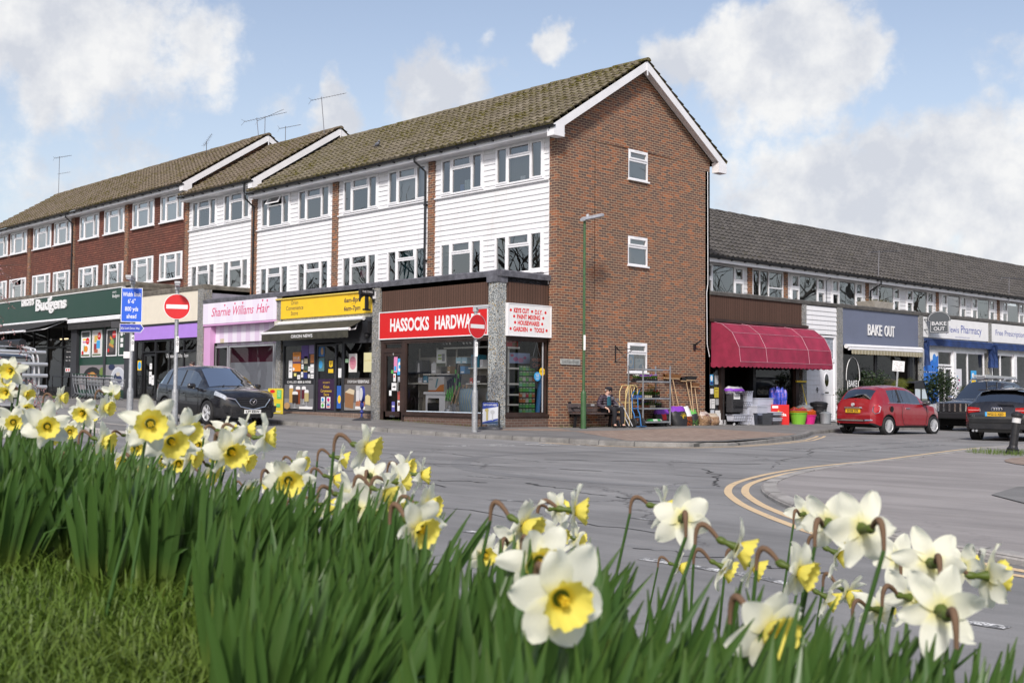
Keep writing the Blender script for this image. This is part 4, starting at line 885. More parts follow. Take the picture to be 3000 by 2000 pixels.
# ---- green supermarket
bu=thing('shop_unit','dark green supermarket front with white lettering, wall posters and black awnings','shop')
flatroof(bu,S2,-44,-22.7,5.3,2.0,CONC)
def bz(s): return 5.36+(s+23.2)*.011     # the fascia here runs parallel to the street, dipping a little to the left
coping(bu,S2,-44,-22.7,5.30,5.48,-.2,.05,CONC); plain('flank_wall',FR(-22.72),-2.,0.,4.6,5.31,-.25,.0,CONC,bu); coping(bu,FR(-22.72),-2.02,0,5.30,5.46,-.2,.03,CONC)
sg=plain('sign_board',S2,-44,-23.2,4.15,5.24,-.1,.10,DGREEN,bu); plain('sign_trim',S2,-44,-23.25,5.24,5.28,.0,.13,WHT,sg)
mb=MB(); put_text(mb,S2,'Budgens',-30.72,4.66,.105,.55,w=3.5,bold=.028,ext=.05); put_text(mb,S2,"KNIGHT'S",-33.5,4.96,.105,.30,w=1.5,bold=.03,ext=.04); mb.disc(S2,-30.75,5.16,.11,.105,.15); mb.build('lettering',WHT,sg)
lettering(S2,[T("KNIGHT'S",-24.1,5.05,.104,.07,w=.36,bold=.02),T('Budgens',-23.95,4.86,.104,.14,w=.66,bold=.01)],WHT,sg)
BC=M('black_awning_cloth',(.028,.027,.027),.85,var=.3)
awning(bu,S2,-36.5,-28.9,4.08,.12,3.5,2.0,0,BC,WHITE); awning(bu,S2,-44,-36.9,4.08,.12,3.5,2.0,0,BC,WHITE)
mb=MB(); mb.tube([S2.p(-28.5,4.02,.18),S2.p(-23.2,4.02,.18)],.08,10); mb.tube([S2.p(-28.5,3.94,.22),S2.p(-23.2,3.94,.22)],.05,8); mb.build('folded_awning',WHITE,bu); plain('awning_valance',S2,-28.55,-23.2,3.62,3.92,.05,.2,BC,bu)
plain('pillar',S2,-28.55,-27.95,.3,4.15,-.4,.05,DGREY,bu); plain('pillar',S2,-23.2,-22.7,.3,4.15,-.4,.03,DGREY,bu)
pn=plain('green_panel',S2,-27.95,-23.2,.55,3.95,-.3,-.10,DGREEN,bu); mb=MB(); mb.fbox(S2,-25.42,-25.22,.55,3.95,-.1,-.06); mb.build('panel_mullion',DGREY,pn)
def fp(s0,s1,bg,els):
    p=poster(S2,s0,s1,2.42,3.50,-.075,bg,els,pn); mb=MB(); frame_bars(mb,S2,s0-.04,s1+.04,2.38,3.54,-.1,-.06,.045); mb.build('poster_frame',WHITE,p)
fp(-27.66,-26.82,WHT,[('r',P_(.08,.09,.08),0,1,.78,1),('r',YEL,.15,.6,.66,.72),('e',RED,.72,.62,.22,.14),('t',WHT,'1.50',.72,.59,.06,.3),('t',HOT,'deal',.35,.55,.1,.45),('e',ORG,.55,.30,.22,.13),('r',GRN,.28,.36,.18,.45),('e',RED,.14,.14,.12,.09),('r',P_(.1,.14,.06),0,1,0,.07)])
fp(-26.52,-25.65,P_(.66,.62,.58),[('r',P_(.6,.42,.1),.18,.55,.55,.82),('r',SKYB,.45,.85,.30,.62),('r',P_(.28,.03,.04),.15,.45,.2,.5),('e',RED,.75,.80,.2,.15),('t',WHT,'£6',.75,.76,.1,.22),('r',P_(.4,.1,.05),.2,.6,.12,.26),('r',P_(.1,.14,.06),0,1,0,.07)])
fp(-25.08,-24.20,P_(.035,.03,.028),[('e',P_(.08,.07,.07),.48,.45,.42,.34),('e',P_(.28,.38,.08),.55,.52,.2,.13),('p',P_(.55,.26,.06),[(.2,.4),(.7,.28),(.74,.38),(.28,.5)]),('p',P_(.58,.3,.08),[(.3,.68),(.55,.58),(.58,.68),(.34,.78)]),('e',RED,.78,.82,.2,.15),('t',WHT,'£3.50',.78,.79,.07,.32),('e',RED,.18,.2,.1,.08)])
fp(-23.92,-23.28,P_(.02,.05,.035),[('e',WHT,.35,.85,.2,.12),('r',WHT,.2,.6,.5,.66),('r',WHT,.2,.6,.3,.44),('r',WHT,.65,.9,.8,.84)])
poster(S2,-27.85,-25.45,.95,2.02,-.095,P_(.22,.20,.21),[('e',P_(.015,.015,.016),.55,.45,.42,.48),('e',P_(.36,.06,.03),.42,.55,.12,.14),('e',P_(.5,.25,.06),.55,.6,.13,.12),('e',P_(.4,.12,.04),.68,.52,.1,.12),('e',P_(.15,.22,.05),.95,.7,.1,.2)],pn,'food_photo'); poster(S2,-25.2,-23.25,.95,2.02,-.095,P_(.26,.25,.27),[('e',P_(.62,.64,.68),.62,.45,.36,.46),('e',P_(.5,.52,.58),.62,.47,.30,.38),('e',P_(.02,.03,.09),.55,.5,.13,.16),('e',P_(.03,.04,.11),.7,.4,.12,.15),('e',P_(.55,.5,.42),.62,.62,.1,.08),('e',P_(.02,.03,.08),.3,.9,.16,.12)],pn,'food_photo')
dd_=glazing(bu,S2,-36.5,-28.6,.55,3.9,(-35,-33.4,-31.7,-30.0),BLK,.09,n=-.2,trans=2.9,name='entrance_doors')
poster(S2,-29.75,-28.8,2.0,2.8,-.17,BLK,[('t',WHT,'Opening',.5,.8,.07,.5),('t',WHT,'7am - 9pm',.5,.5,.08,.6),('t',WHT,'8am - 9pm',.5,.3,.08,.6)],dd_); poster(S2,-29.6,-28.9,1.75,1.92,-.17,WHT,[('r',RED,.1,.3,.2,.8),('r',RED,.45,.65,.2,.8)],dd_)
glazing(bu,S2,-43.5,-36.6,.6,3.9,(-40,),BLK,.09,n=-.1); room(bu,S2,-44,-28.55,.5,4.0,4.5)
mb=MB()
for k in range(4): mb.fbox(S2,-35+k*1.6,-34.2+k*1.6,3.45,3.5,-2.2,-2.1)
mb.build('ceiling_lights',M('lit_tube',(1.,.72,.42),.5,em=2.2),bu)
# ------------------------------------------------------------------ two storey terrace on the side street
U2=FR(-2.2); TIL=.0045
def tilt(o): o.rotation_euler=(TIL,0,0); o.location=(0,0,-.03); return o
rt=tilt(thing('terrace','long two storey terrace with dark tiled roof on the side street','building'))
WB=[(9.7,12.24,'sides','wide'),(12.80,14.85,None,'old'),(15.375,17.856,'stripes','wide'),(18.358,20.813,'sheer','wide'),(21.54,24.01,'sides','wide'),(24.59,27.13,'sides','wide'),(27.88,30.44,'sheer','wide'),(31.03,33.57,'sheer','wide'),(34.41,37.03,'sides','wide'),(37.6,40.1,'net','wide')]
mb=MB()
for a,b in ((7.3,12.50),(15.16,21.08),(21.33,27.41),(27.65,33.88),(34.14,40.4),(40.6,48)):
    cut_boards(mb,U2,a,b,4.0,5.74,.165,[(w[0],w[1],4.0,5.70) for w in WB])
mb.build('weatherboarding',BOARD,rt)
for a,b in ((12.5,12.78),(14.87,15.16),(21.08,21.33),(27.41,27.65),(33.88,34.14),(40.4,40.6)):
    plain('brick_pier',U2,a,b,3.8,5.74,-.2,.06,BRICK,rt)
for a,b,i,st in WB: window(U2,a,b,4.15,5.69,rt,st,i,sill=False,base=.02)
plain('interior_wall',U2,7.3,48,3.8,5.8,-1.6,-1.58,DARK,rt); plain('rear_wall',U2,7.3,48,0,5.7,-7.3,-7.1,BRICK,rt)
gable_roof(rt,'y',7.3,48.,1.7,9.9,5.90,8.52,5.8,TR3)
m2=MB(); m2.fbox(U2,7.3,48,5.68,5.86,.42,.445); m2.fbox(U2,7.3,48,5.70,5.72,-.02,.42); m2.build('eaves_boards',WHITE,rt)
gutter(rt,U2,7.3,48,5.87,.51)
mb=MB(); mb.prism(Fr((0,7.3,0),(-1,0,0),(0,-1,0)),[(2.2,0),(9.5,0),(9.5,5.8),(5.8,8.4),(2.2,5.9)],-.2,0); mb.build('end_wall',BRICK,rt)
downpipe(rt,U2,21.55,5.8,4.2,.51,.12,-.2)
mb=MB(); mb.tube([U2.p(18.07,5.75,.3),U2.p(17.98,5.6,.05),U2.p(17.98,4.4,.05)],.012,5); mb.build('cable',BLACK,rt)
FLATR=CONC
def unit(label): return tilt(thing('shop_unit',label,'shop'))
COPC=M('concrete_coping',(.10,.095,.088),.9,var=.4,vs=5,bump=.6,bs=14,dirt=.4)
# ---- hardware annex with the red canopy
ax=unit('hardware annexe with brown boarding under the red dutch canopy')
plain('fascia_boarding',D0,7.26,12.74,3.42,4.25,-.15,-.0,BROWNV,ax); coping(ax,D0,7.26,13.1,4.25,4.39,-.3,.05,COPC); flatroof(ax,D0,7.3,13.1,4.25,2.2,COPC)
plain('head_beam',D0,7.26,12.74,2.5,3.42,-.15,-.03,BROWNB,ax); plain('canopy_box',D0,7.28,12.95,3.36,3.46,.0,.16,BROWNB,ax)
glazing(ax,D0,7.26,7.86,.35,2.5,(),BROWNB,.04); mb=MB(); mb.fbox(D0,7.86,8.08,-.1,2.5,-.15,.0); mb.fbox(D0,12.36,12.55,-.1,2.5,-.15,.0); mb.build('door_post',BROWNB,ax)
glazing(ax,D0,9.9,12.36,.25,2.5,(),BROWNB,.05,n=-.1); mb=MB(); mb.fbox(D0,9.75,9.9,-.1,2.5,-.2,-.02); mb.build('door_post',BLK,ax)
plain('stall_riser',D0,7.26,7.86,-.1,.35,-.15,.0,WHITE,ax); plain('ledge',D0,7.26,7.95,-.1,.12,-.1,.15,WHITE,ax)
for s0,s1,z0,z1,c,e in ((7.32,7.5,1.28,1.62,SKYB,[('e',WHT,.5,.65,.35,.28),('r',NAVY,.1,.9,.05,.3)]),(7.58,7.78,1.3,1.6,LGREY,[]),(7.34,7.52,.98,1.16,WHT,[]),(7.56,7.8,.86,1.2,P_(.62,.5,.05),[('r',BRN,.15,.85,.8,.86),('r',BRN,.15,.7,.5,.54)]),(7.29,7.38,.5,.82,WHT,[]),(7.40,7.6,.5,.82,WHT,[('r',GREY,.15,.85,.75,.8),('r',GREY,.15,.85,.5,.55)]),(7.63,7.8,.62,.82,LGREY,[]),(7.29,7.5,.12,.46,P_(.6,.64,.7),[('r',YEL,.3,.7,.1,.3)]),(7.55,7.82,.12,.44,WHT,[('r',RED,.2,.35,.3,.5),('r',RED,.6,.7,.2,.4)])): poster(D0,s0,s1,z0,z1,.004 if z0<.4 else -.04,c,e,ax)
room(ax,D0,7.3,12.5,.0,2.6,3.0); poster(D0,9.92,10.25,1.98,2.42,-.07,P_(.30,.45,.06),[('t',WHT,'welcome',.5,.5,.1,.6)],ax,'sticker')
plain('pier',D0,12.75,13.02,-.1,4.25,-.2,.03,PEBBLE,ax)
# canopy
CL=M('red_canopy_cloth',(.27,.020,.055),.8,var=.22,vs=3.,dirt=.15,bump=.3,bs=9); PIPE_=P_(.55,.30,.36)
can=tilt(thing('awning','faded red dutch canopy with scalloped edge over the hardware annexe','awning'))
prof=[(.02,3.36),(.42,3.27),(.84,2.97),(1.10,2.50),(1.16,2.02)]
ya,yb=7.32,12.9
mb=MB(); k=40
mb.grid([[D0.p(ya+(yb-ya)*i/k,z-.015*sin(i*.8)*(j>0),n) for i in range(k+1)] for j,(n,z) in enumerate(prof)])
for y in (ya,yb):
    for a,b in zip(prof,prof[1:]): mb.poly([D0.p(y,2.02,.02),D0.p(y,a[1],a[0]),D0.p(y,b[1],b[0])])
def valance(mb,pts,d=.13,per=.23):
    k=len(pts); s=0; row0=[];row1=[];row2=[]
    for i,p in enumerate(pts):
        if i: s+=(V(pts[i])-V(pts[i-1])).length
        row0.append(p); row1.append(V(p)+V((0,0,-d*.6))); row2.append(V(p)+V((0,0,-d-.045*abs(sin(PI*s/per)))))
    mb.grid([row0,row1,row2])
valance(mb,[D0.p(ya+(yb-ya)*i/160,2.02,1.16) for i in range(161)]); valance(mb,[D0.p(ya,2.02,1.16*i/40) for i in range(41)]); valance(mb,[D0.p(yb,2.02,1.16*i/40) for i in range(41)])
mb.build('canopy',CL,can)
mb=MB()
for y in (ya+.02,8.85,11.4,yb-.02): mb.tube([D0.p(y,z+.012,n+.004) for n,z in prof],.007,5)
for n,z in prof[1:]: mb.tube([D0.p(ya,z+.012,n+.006),D0.p(yb,z+.012,n+.004)],.006,5)
mb.build('canopy_seams',PIPE_,can)
# ---- white door no 9
nd=unit('narrow white weatherboarded entrance with white door numbered nine')
mb=MB(); cut_boards(mb,D0,13.02,15.08,3.20,4.22,.17,[]); cut_boards(mb,D0,13.02,13.88,-.1,3.2,.17,[]); mb.build('weatherboarding',BOARD,nd); coping(nd,D0,13.1,15.5,4.25,4.39,-.3,.05,COPC); flatroof(nd,D0,13.1,15.5,4.25,2.2,COPC)
m2=MB(); frame_bars(m2,D0,13.88,15.0,2.24,3.16,-.1,.02,.07); frame_bars(m2,D0,13.88,15.0,-.02,2.24,-.1,.02,.07); m2.fbox(D0,15.0,15.1,-.1,3.2,-.1,.0); dr=m2.build('door_frame',UPVC,nd)
plain('lace_pane',D0,13.95,14.93,2.31,3.09,-.05,-.04,M('lace_glass',(.30,.33,.38),.3,var=.5,vs=12),dr)
dm=MB(); dm.fbox(D0,13.95,14.93,.05,2.17,-.06,-.02)
frame_bars(dm,D0,14.08,14.80,.15,1.0,-.02,-.008,.03); dm.lathe([(.20,-.01),(.22,.0),(.20,.015),(.17,.012)],24,D0.p(14.42,1.50,-.02),0,Matrix.Rotation(PI/2,3,'Y'),(1.35,.8)); dl=dm.build('door',UPVC,nd)
mb=MB(); mb.disc(D0,14.42,1.50,.135,-.02,-.004,0,24,.235); mb.build('oval_pane',glass_mat('dark_pane',(.05,.06,.06),.08),dl)
mb=MB(); mb.fbox(D0,14.3,14.55,1.02,1.07,-.02,-.0); mb.tube([D0.p(14.05,1.0,-.0),D0.p(14.05,1.0,.04),D0.p(14.16,1.0,.04)],.012,6); mb.build('handle',CHROME,dl)
lettering(D0,[T('9',13.70,1.04,.04,.20,bold=.02)],BLK,nd,'house_number'); plain('pier',D0,15.10,15.50,-.1,4.25,-.2,.04,PEBBLE,nd)
# ---- bakery
bk=unit('bakery with slate blue fascia, white raised letters and rolled striped awning')
plain('fascia_boarding',D0,15.5,21.46,2.84,4.25,-.15,.0,M('slate_blue_panels',(.145,.165,.235),.5,var=.08,vs=.8,dirt=.12),bk)
coping(bk,D0,15.5,21.8,4.25,4.40,-.3,.05,COPC); flatroof(bk,D0,15.5,21.8,4.25,2.2,COPC)
lettering(D0,[T('BAKE',17.90,3.29,.02,.44,w=1.08,bold=.012,ext=.025),T('OUT',19.04,3.29,.02,.44,w=.80,bold=.012,ext=.025)],WHT,bk)
aw=MB(); aw.tube([D0.p(15.58,2.80,.12),D0.p(21.5,2.84,.12)],.085,10); aw.tube([D0.p(15.7,2.70,.16),D0.p(21.45,2.74,.16)],.05,8); aw=aw.build('folded_awning',WHITE,bk)
c=MB(); kk_=150; c.grid([[D0.p(15.85+5.6*i/kk_,2.70-d*.17-(.02*abs(sin(PI*i/5)))*d,.2+.01*sin(i)*d) for i in range(kk_+1)] for d in (0,1)]); c.build('valance',stripe_mat('cream_stripes',(.42,.38,.27),(.30,.26,.17),.24),aw)
g=glazing(bk,D0,15.5,18.05,.35,2.85,(),BLK,.06); g2=glazing(bk,D0,18.1,20.7,.35,2.85,(),BLK,.06); plain('door_post',D0,20.7,20.95,0,2.85,-.15,.0,BLK,bk); glazing(bk,D0,20.95,21.46,.1,2.85,(),BLK,.05)
mb=MB()
def bread(s,z,w,h):
    p=[]
    for i in range(13):
        a=PI-PI*i/12; p.append((s+w*.5*cos(a)*1.0,z+h*.62+h*.38*sin(a)))
    return [(s-w*.40,z),(s-w*.40,z+h*.52),(s-w*.5,z+h*.56)]+p+[(s+w*.5,z+h*.56),(s+w*.40,z+h*.52),(s+w*.40,z)]
bp_=bread(16.35,.45,.98,1.95); mb.tube([D0.p(a,b,-.045) for a,b in bp_+[bp_[0]]],.014,6)
put_text(mb,D0,'BAKE',16.35,1.28,-.046,.25,w=.62,bold=.02); put_text(mb,D0,'OUT',16.35,.92,-.046,.25,w=.45,bold=.02); mb.build('window_lettering',WHT,g)
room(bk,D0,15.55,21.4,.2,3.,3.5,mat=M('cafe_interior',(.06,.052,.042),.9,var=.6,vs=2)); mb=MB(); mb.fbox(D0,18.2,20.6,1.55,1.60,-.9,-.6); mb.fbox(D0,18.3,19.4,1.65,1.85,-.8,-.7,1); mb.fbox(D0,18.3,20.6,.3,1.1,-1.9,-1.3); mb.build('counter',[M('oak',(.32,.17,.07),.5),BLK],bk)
plain('stall_riser',D0,15.5,20.7,-.1,.35,-.2,.0,BLK,bk); plain('pier',D0,21.46,21.82,-.1,4.25,-.2,.04,PEBBLE,bk)
bs_=tilt(thing('hanging_sign','dark slate loaf shaped projecting sign with pale outline on the bakery pier','sign'))
BF=Fr((0,21.9,0),(.82,.57,0),(.57,-.82,0))   # turned out from the wall
mb=MB(); o=bread(.62,3.53,.92,.92); mb.prism(BF,o,-.05,.05); mb.fbox(BF,.0,.2,3.66,3.70,-.02,.02); mb.fbox(BF,.0,.2,4.08,4.12,-.02,.02); mb.build('sign_panel',P_(.055,.065,.075),bs_)
mb=MB(); oo=bread(.62,3.57,.85,.85); mb.tube([BF.p(a,b,.053) for a,b in oo+[oo[0]]],.008,5); put_text(mb,BF,'BAKE',.62,3.86,.054,.155,w=.58,bold=.01); put_text(mb,BF,'OUT',.62,3.64,.054,.155,w=.44,bold=.01); mb.build('lettering',P_(.6,.6,.62),bs_)
# ---- pharmacy
ph=unit('pharmacy with white fascia and dark blue lettering, blue panel by its door')
NB=P_(.03,.06,.34); NAVC=M('navy_canopy_cloth',(.015,.04,.14),.8,var=.4,vs=3,dirt=.4)
def pharm(u,y0,y1,texts):
    sg=plain('sign_board',D0,y0,y1,3.38,4.22,-.15,.03,WHT,u); lettering(D0,texts,NB,sg)
    coping(u,D0,y0-.1,y1+.35,4.25,4.40,-.3,.05,COPC); flatroof(u,D0,y0,y1+.3,4.25,2.2,COPC); plain('pier',D0,y1,y1+.32,-.1,4.25,-.2,.04,PEBBLE,u)
    c=MB(); c.tube([D0.p(y0,3.26,.12),D0.p(y1+.05,3.26,.12)],.07,10); c.grid([[D0.p(y0+(y1-y0)*i/40,3.24-.2*d-.02*abs(sin(i*.8))*d,.2+.02*d) for i in range(41)] for d in (0,1)])
    for y in (y0+.05,y1-.05): c.grid([[D0.p(y+.10*sin(j*2.+z*3)*(.4+.1*z),3.2-z*1.0,.02+.14*j) for j in range(3)] for z in (0,.33,.66,1)])
    c.build('folded_canopy',NAVC,u)
    plain('head_panel',D0,y0,y1,2.86,3.38,-.2,-.06,M('white_panel',(.6,.61,.62),.5),u)
pharm(ph,21.82,27.95,[T('day lewis',24.25,3.66,.033,.28,w=1.6),T('Pharmacy',26.25,3.66,.033,.36,w=2.0)])
lettering(D0,[T('www.daylewisplc.com',25.4,3.44,.033,.10,w=1.4)],P_(.35,.38,.55),ph)
plain('blue_panel',D0,21.85,23.15,-.1,2.86,-.15,.02,P_(.02,.16,.60),ph); mb=MB(); mb.prism(D0,[(21.85,2.15),(23.15,2.65),(23.15,2.86),(21.85,2.86)],.02,.024); mb.disc(D0,22.8,2.5,.16,.024,.027,1,20,.2); mb.build('panel_graphic',[WHT,P_(.03,.2,.6)],ph)
lettering(D0,[T('Collection Point',22.25,2.42,.027,.07,w=.65)],P_(.1,.3,.7),ph); lettering(D0,[T('Collect at your convenience',22.4,1.90,.023,.075,w=1.0)],WHT,ph)
mb=MB(); frame_bars(mb,D0,22.2,22.62,.55,1.15,.02,.05,.05); mb.build('noticeboard',DGREY,ph); poster(D0,21.88,22.12,.6,1.05,.022,YEL,[],ph)
glazing(ph,D0,23.18,24.5,-.05,2.15,(23.84,),UPVC,.09,name='door'); glazing(ph,D0,23.18,24.5,2.2,2.86,(),UPVC,.07); plain('door_pier',D0,24.5,24.72,-.1,2.86,-.1,.06,WHITE,ph)
gg=glazing(ph,D0,24.72,27.62,.5,2.86,(25.98,),UPVC,.08); plain('stall_riser',D0,24.72,27.95,-.1,.5,-.15,.0,WHITE,ph)
poster(D0,24.85,25.42,.95,2.1,-.04,P_(.68,.68,.72),[('r',P_(.3,.5,.7),.2,.4,.7,.75),('r',HOT,.5,.7,.55,.6),('r',NAVY,.3,.5,.4,.45),('r',HOT,.2,.35,.25,.3)],gg); poster(D0,26.3,26.85,1.35,2.05,-.04,SKYB,[('r',YEL,.1,.9,.05,.4),('e',WHT,.4,.7,.2,.15)],gg)
room(ph,D0,21.9,27.7,.0,3.,3.5,mat=M('pale_interior',(.22,.23,.24),.8,var=.5,vs=1.5)); mb=MB(); mb.fbox(D0,24.9,26.8,2.3,2.34,-1.4,-1.3); mb.fbox(D0,23.3,24.4,2.45,2.48,-1.2,-1.1); mb.build('ceiling_lights',M('white_tube',(.9,.95,1.),.5,em=2.),ph)
ph2=unit('second pharmacy unit offering free prescription collection, at the right edge')
pharm(ph2,28.27,34.4,[T('Free Prescription Collection',31.3,3.70,.033,.26,w=5.2)])
gg=glazing(ph2,D0,28.4,34.3,.5,2.86,(29.3,30.6,32.5),UPVC,.08); plain('stall_riser',D0,28.3,34.4,-.1,.5,-.15,.0,WHITE,ph2); room(ph2,D0,28.4,34.3,.0,3.,3.5,mat=M('pale_interior',(.22,.23,.24),.8)); plain('blind_panel',D0,30.62,30.9,1.6,2.86,-.03,.05,WHITE,ph2)
ot=unit('further shop units of the side street terrace past the pharmacy'); plain('fascia_boarding',D0,34.75,48,2.9,4.25,-.15,.0,P_(.25,.25,.27),ot); coping(ot,D0,34.7,48,4.25,4.40,-.3,.05,COPC); flatroof(ot,D0,34.7,48,4.25,2.2,COPC); glazing(ot,D0,34.75,48,.5,2.9,(38,41,44),BLK,.08); room(ot,D0,34.8,48,0,3,3.)
# planter on the flat roof
mb=MB(); A_=[(-1.5,18.6),(-.85,18.6)]
pl=tilt(thing('planter','pale grey trough planter on the flat roof edge above the bakery','planter',group=None))
mb.box8([(-1.15,18.75,4.40),(-.45,18.75,4.40),(-.45,20.1,4.40),(-1.15,20.1,4.40),(-1.22,18.65,4.72),(-.40,18.65,4.72),(-.40,20.2,4.72),(-1.22,20.2,4.72)]); mb.build('trough',M('weathered_concrete',(.40,.37,.32),.9,var=.3,vs=4),pl)
mb=MB(); rr=random.Random(2)
for i in range(220):
    y=rr.uniform(18.7,20.15); x=rr.uniform(-1.15,-.45); a=rr.uniform(0,6.3); h=rr.uniform(.05,.2); d=V((cos(a),sin(a),0))*.05; p=V((x,y,4.71)); w=V((-d.y,d.x,0))*.12
    mb.poly([p-w,p+w,p+d+V((0,0,h))])
mb.build('dry_grass',leafy('dry_grass',(.25,.18,.06),(.14,.14,.04)),pl)
# ------------------------------------------------------------------ vehicles
def lerpk(k,x):
    if x<=k[0][0]: return k[0][1]
    for (a,b),(c,d) in zip(k,k[1:]):
        if x<=c:
            t=(x-a)/(c-a); return b+(d-b)*t
    return k[-1][1]
def paint(name,col,flake=.0,rough=.25):
    m,t=nt(name); n=N(t); co=coords(n)
    c=n.mix(n.math('MULTIPLY',n.noise(1.2,4,.6,co),.25),col,tuple(x*.7+.004 for x in col))
    du=n.ramp(n.noise(6,5,.7,co),[(.45,.0),(.8,.10)]); c=n.mix(du,c,(.25,.23,.2))
    p=n.a('ShaderNodeBsdfPrincipled',{'Base Color':c,'Metallic':flake,'Roughness':rough,'Coat Weight':1.,'Coat Roughness':.04,'Specular IOR Level':.5}); n.out(p.outputs[0]); return m
CARGL=glass_mat('car_glass',(.34,.37,.37),.26,mult=1.3); LENS=M('clear_lens',(.55,.57,.6),.12,.3,var=.3,vs=20,coat=1.); REDL=M('red_lens',(.42,.01,.012),.12,var=.3,vs=25,coat=1.); AMB=P_(.6,.2,.02); TRIM=M('black_trim',(.018,.018,.02),.6,var=.2); PLY=P_(.72,.42,.02); PLW=P_(.78,.78,.76); ALLOY=M('alloy_wheel',(.62,.63,.65),.35,.25,var=.1); CAVITY=M('wheel_well',(.006,.006,.006),.95)
def wheel(parent,x,y,r,w,spokes,sgn,style='multi',rimr=.70):
    """rim is the part, its tyre a sub-part; sgn is the outward side along y"""
    mb=MB(); A=Matrix.Rotation(-PI/2*sgn,3,'X')   # lathe axis z -> +-y
    o=V((x,y,r)); R_=r*rimr
    mb.lathe([(R_,-w*.5),(R_,w*.44),(R_*.955,w*.48),(R_*.92,w*.42),(R_*.88,w*.25)],28,o,0,A,caps=False)
    mb.lathe([(0.001,w*.10),(R_*.9,w*.10)],24,o,1,A)
    mb.lathe([(0.001,w*.42),(R_*.20,w*.42),(R_*.24,w*.34),(R_*.24,w*.1)],16,o,0 if style!='multi' else 2,A)
    for k in range(spokes):
        a=2*PI*k/spokes
        for da in ((-.11,.11) if style=='pair' else (0,)):
            wd=R_*(.05 if style=='multi' else .085 if style=='pair' else .13); c,s=cos(a+da),sin(a+da); c2,s2=cos(a+da*2.2),sin(a+da*2.2)
            def q(rr,off,zz,c=c,s=s): return o+A@V((rr*c-off*s,rr*s+off*c,zz))
            mb.box8([q(R_*.2,-wd,w*.2),q(R_*.2,wd,w*.2),q(R_*.93,wd*.8,w*.25),q(R_*.93,-wd*.8,w*.25),q(R_*.2,-wd,w*.41),q(R_*.2,wd,w*.41),q(R_*.93,wd*.8,w*.44),q(R_*.93,-wd*.8,w*.44)],0)
    p=mb.build('wheel',[ALLOY,CAVITY,LGREY],parent)
    tb=MB(); tb.lathe([(R_*.98,-w*.46),(r*.93,-w*.52),(r*.985,-w*.42),(r,-w*.3),(r,w*.3),(r*.985,w*.42),(r*.93,w*.52),(R_*.98,w*.47)],32,o,0,A,caps=False); tb.build('tyre',RUBBER,p,smooth=True)
    return p
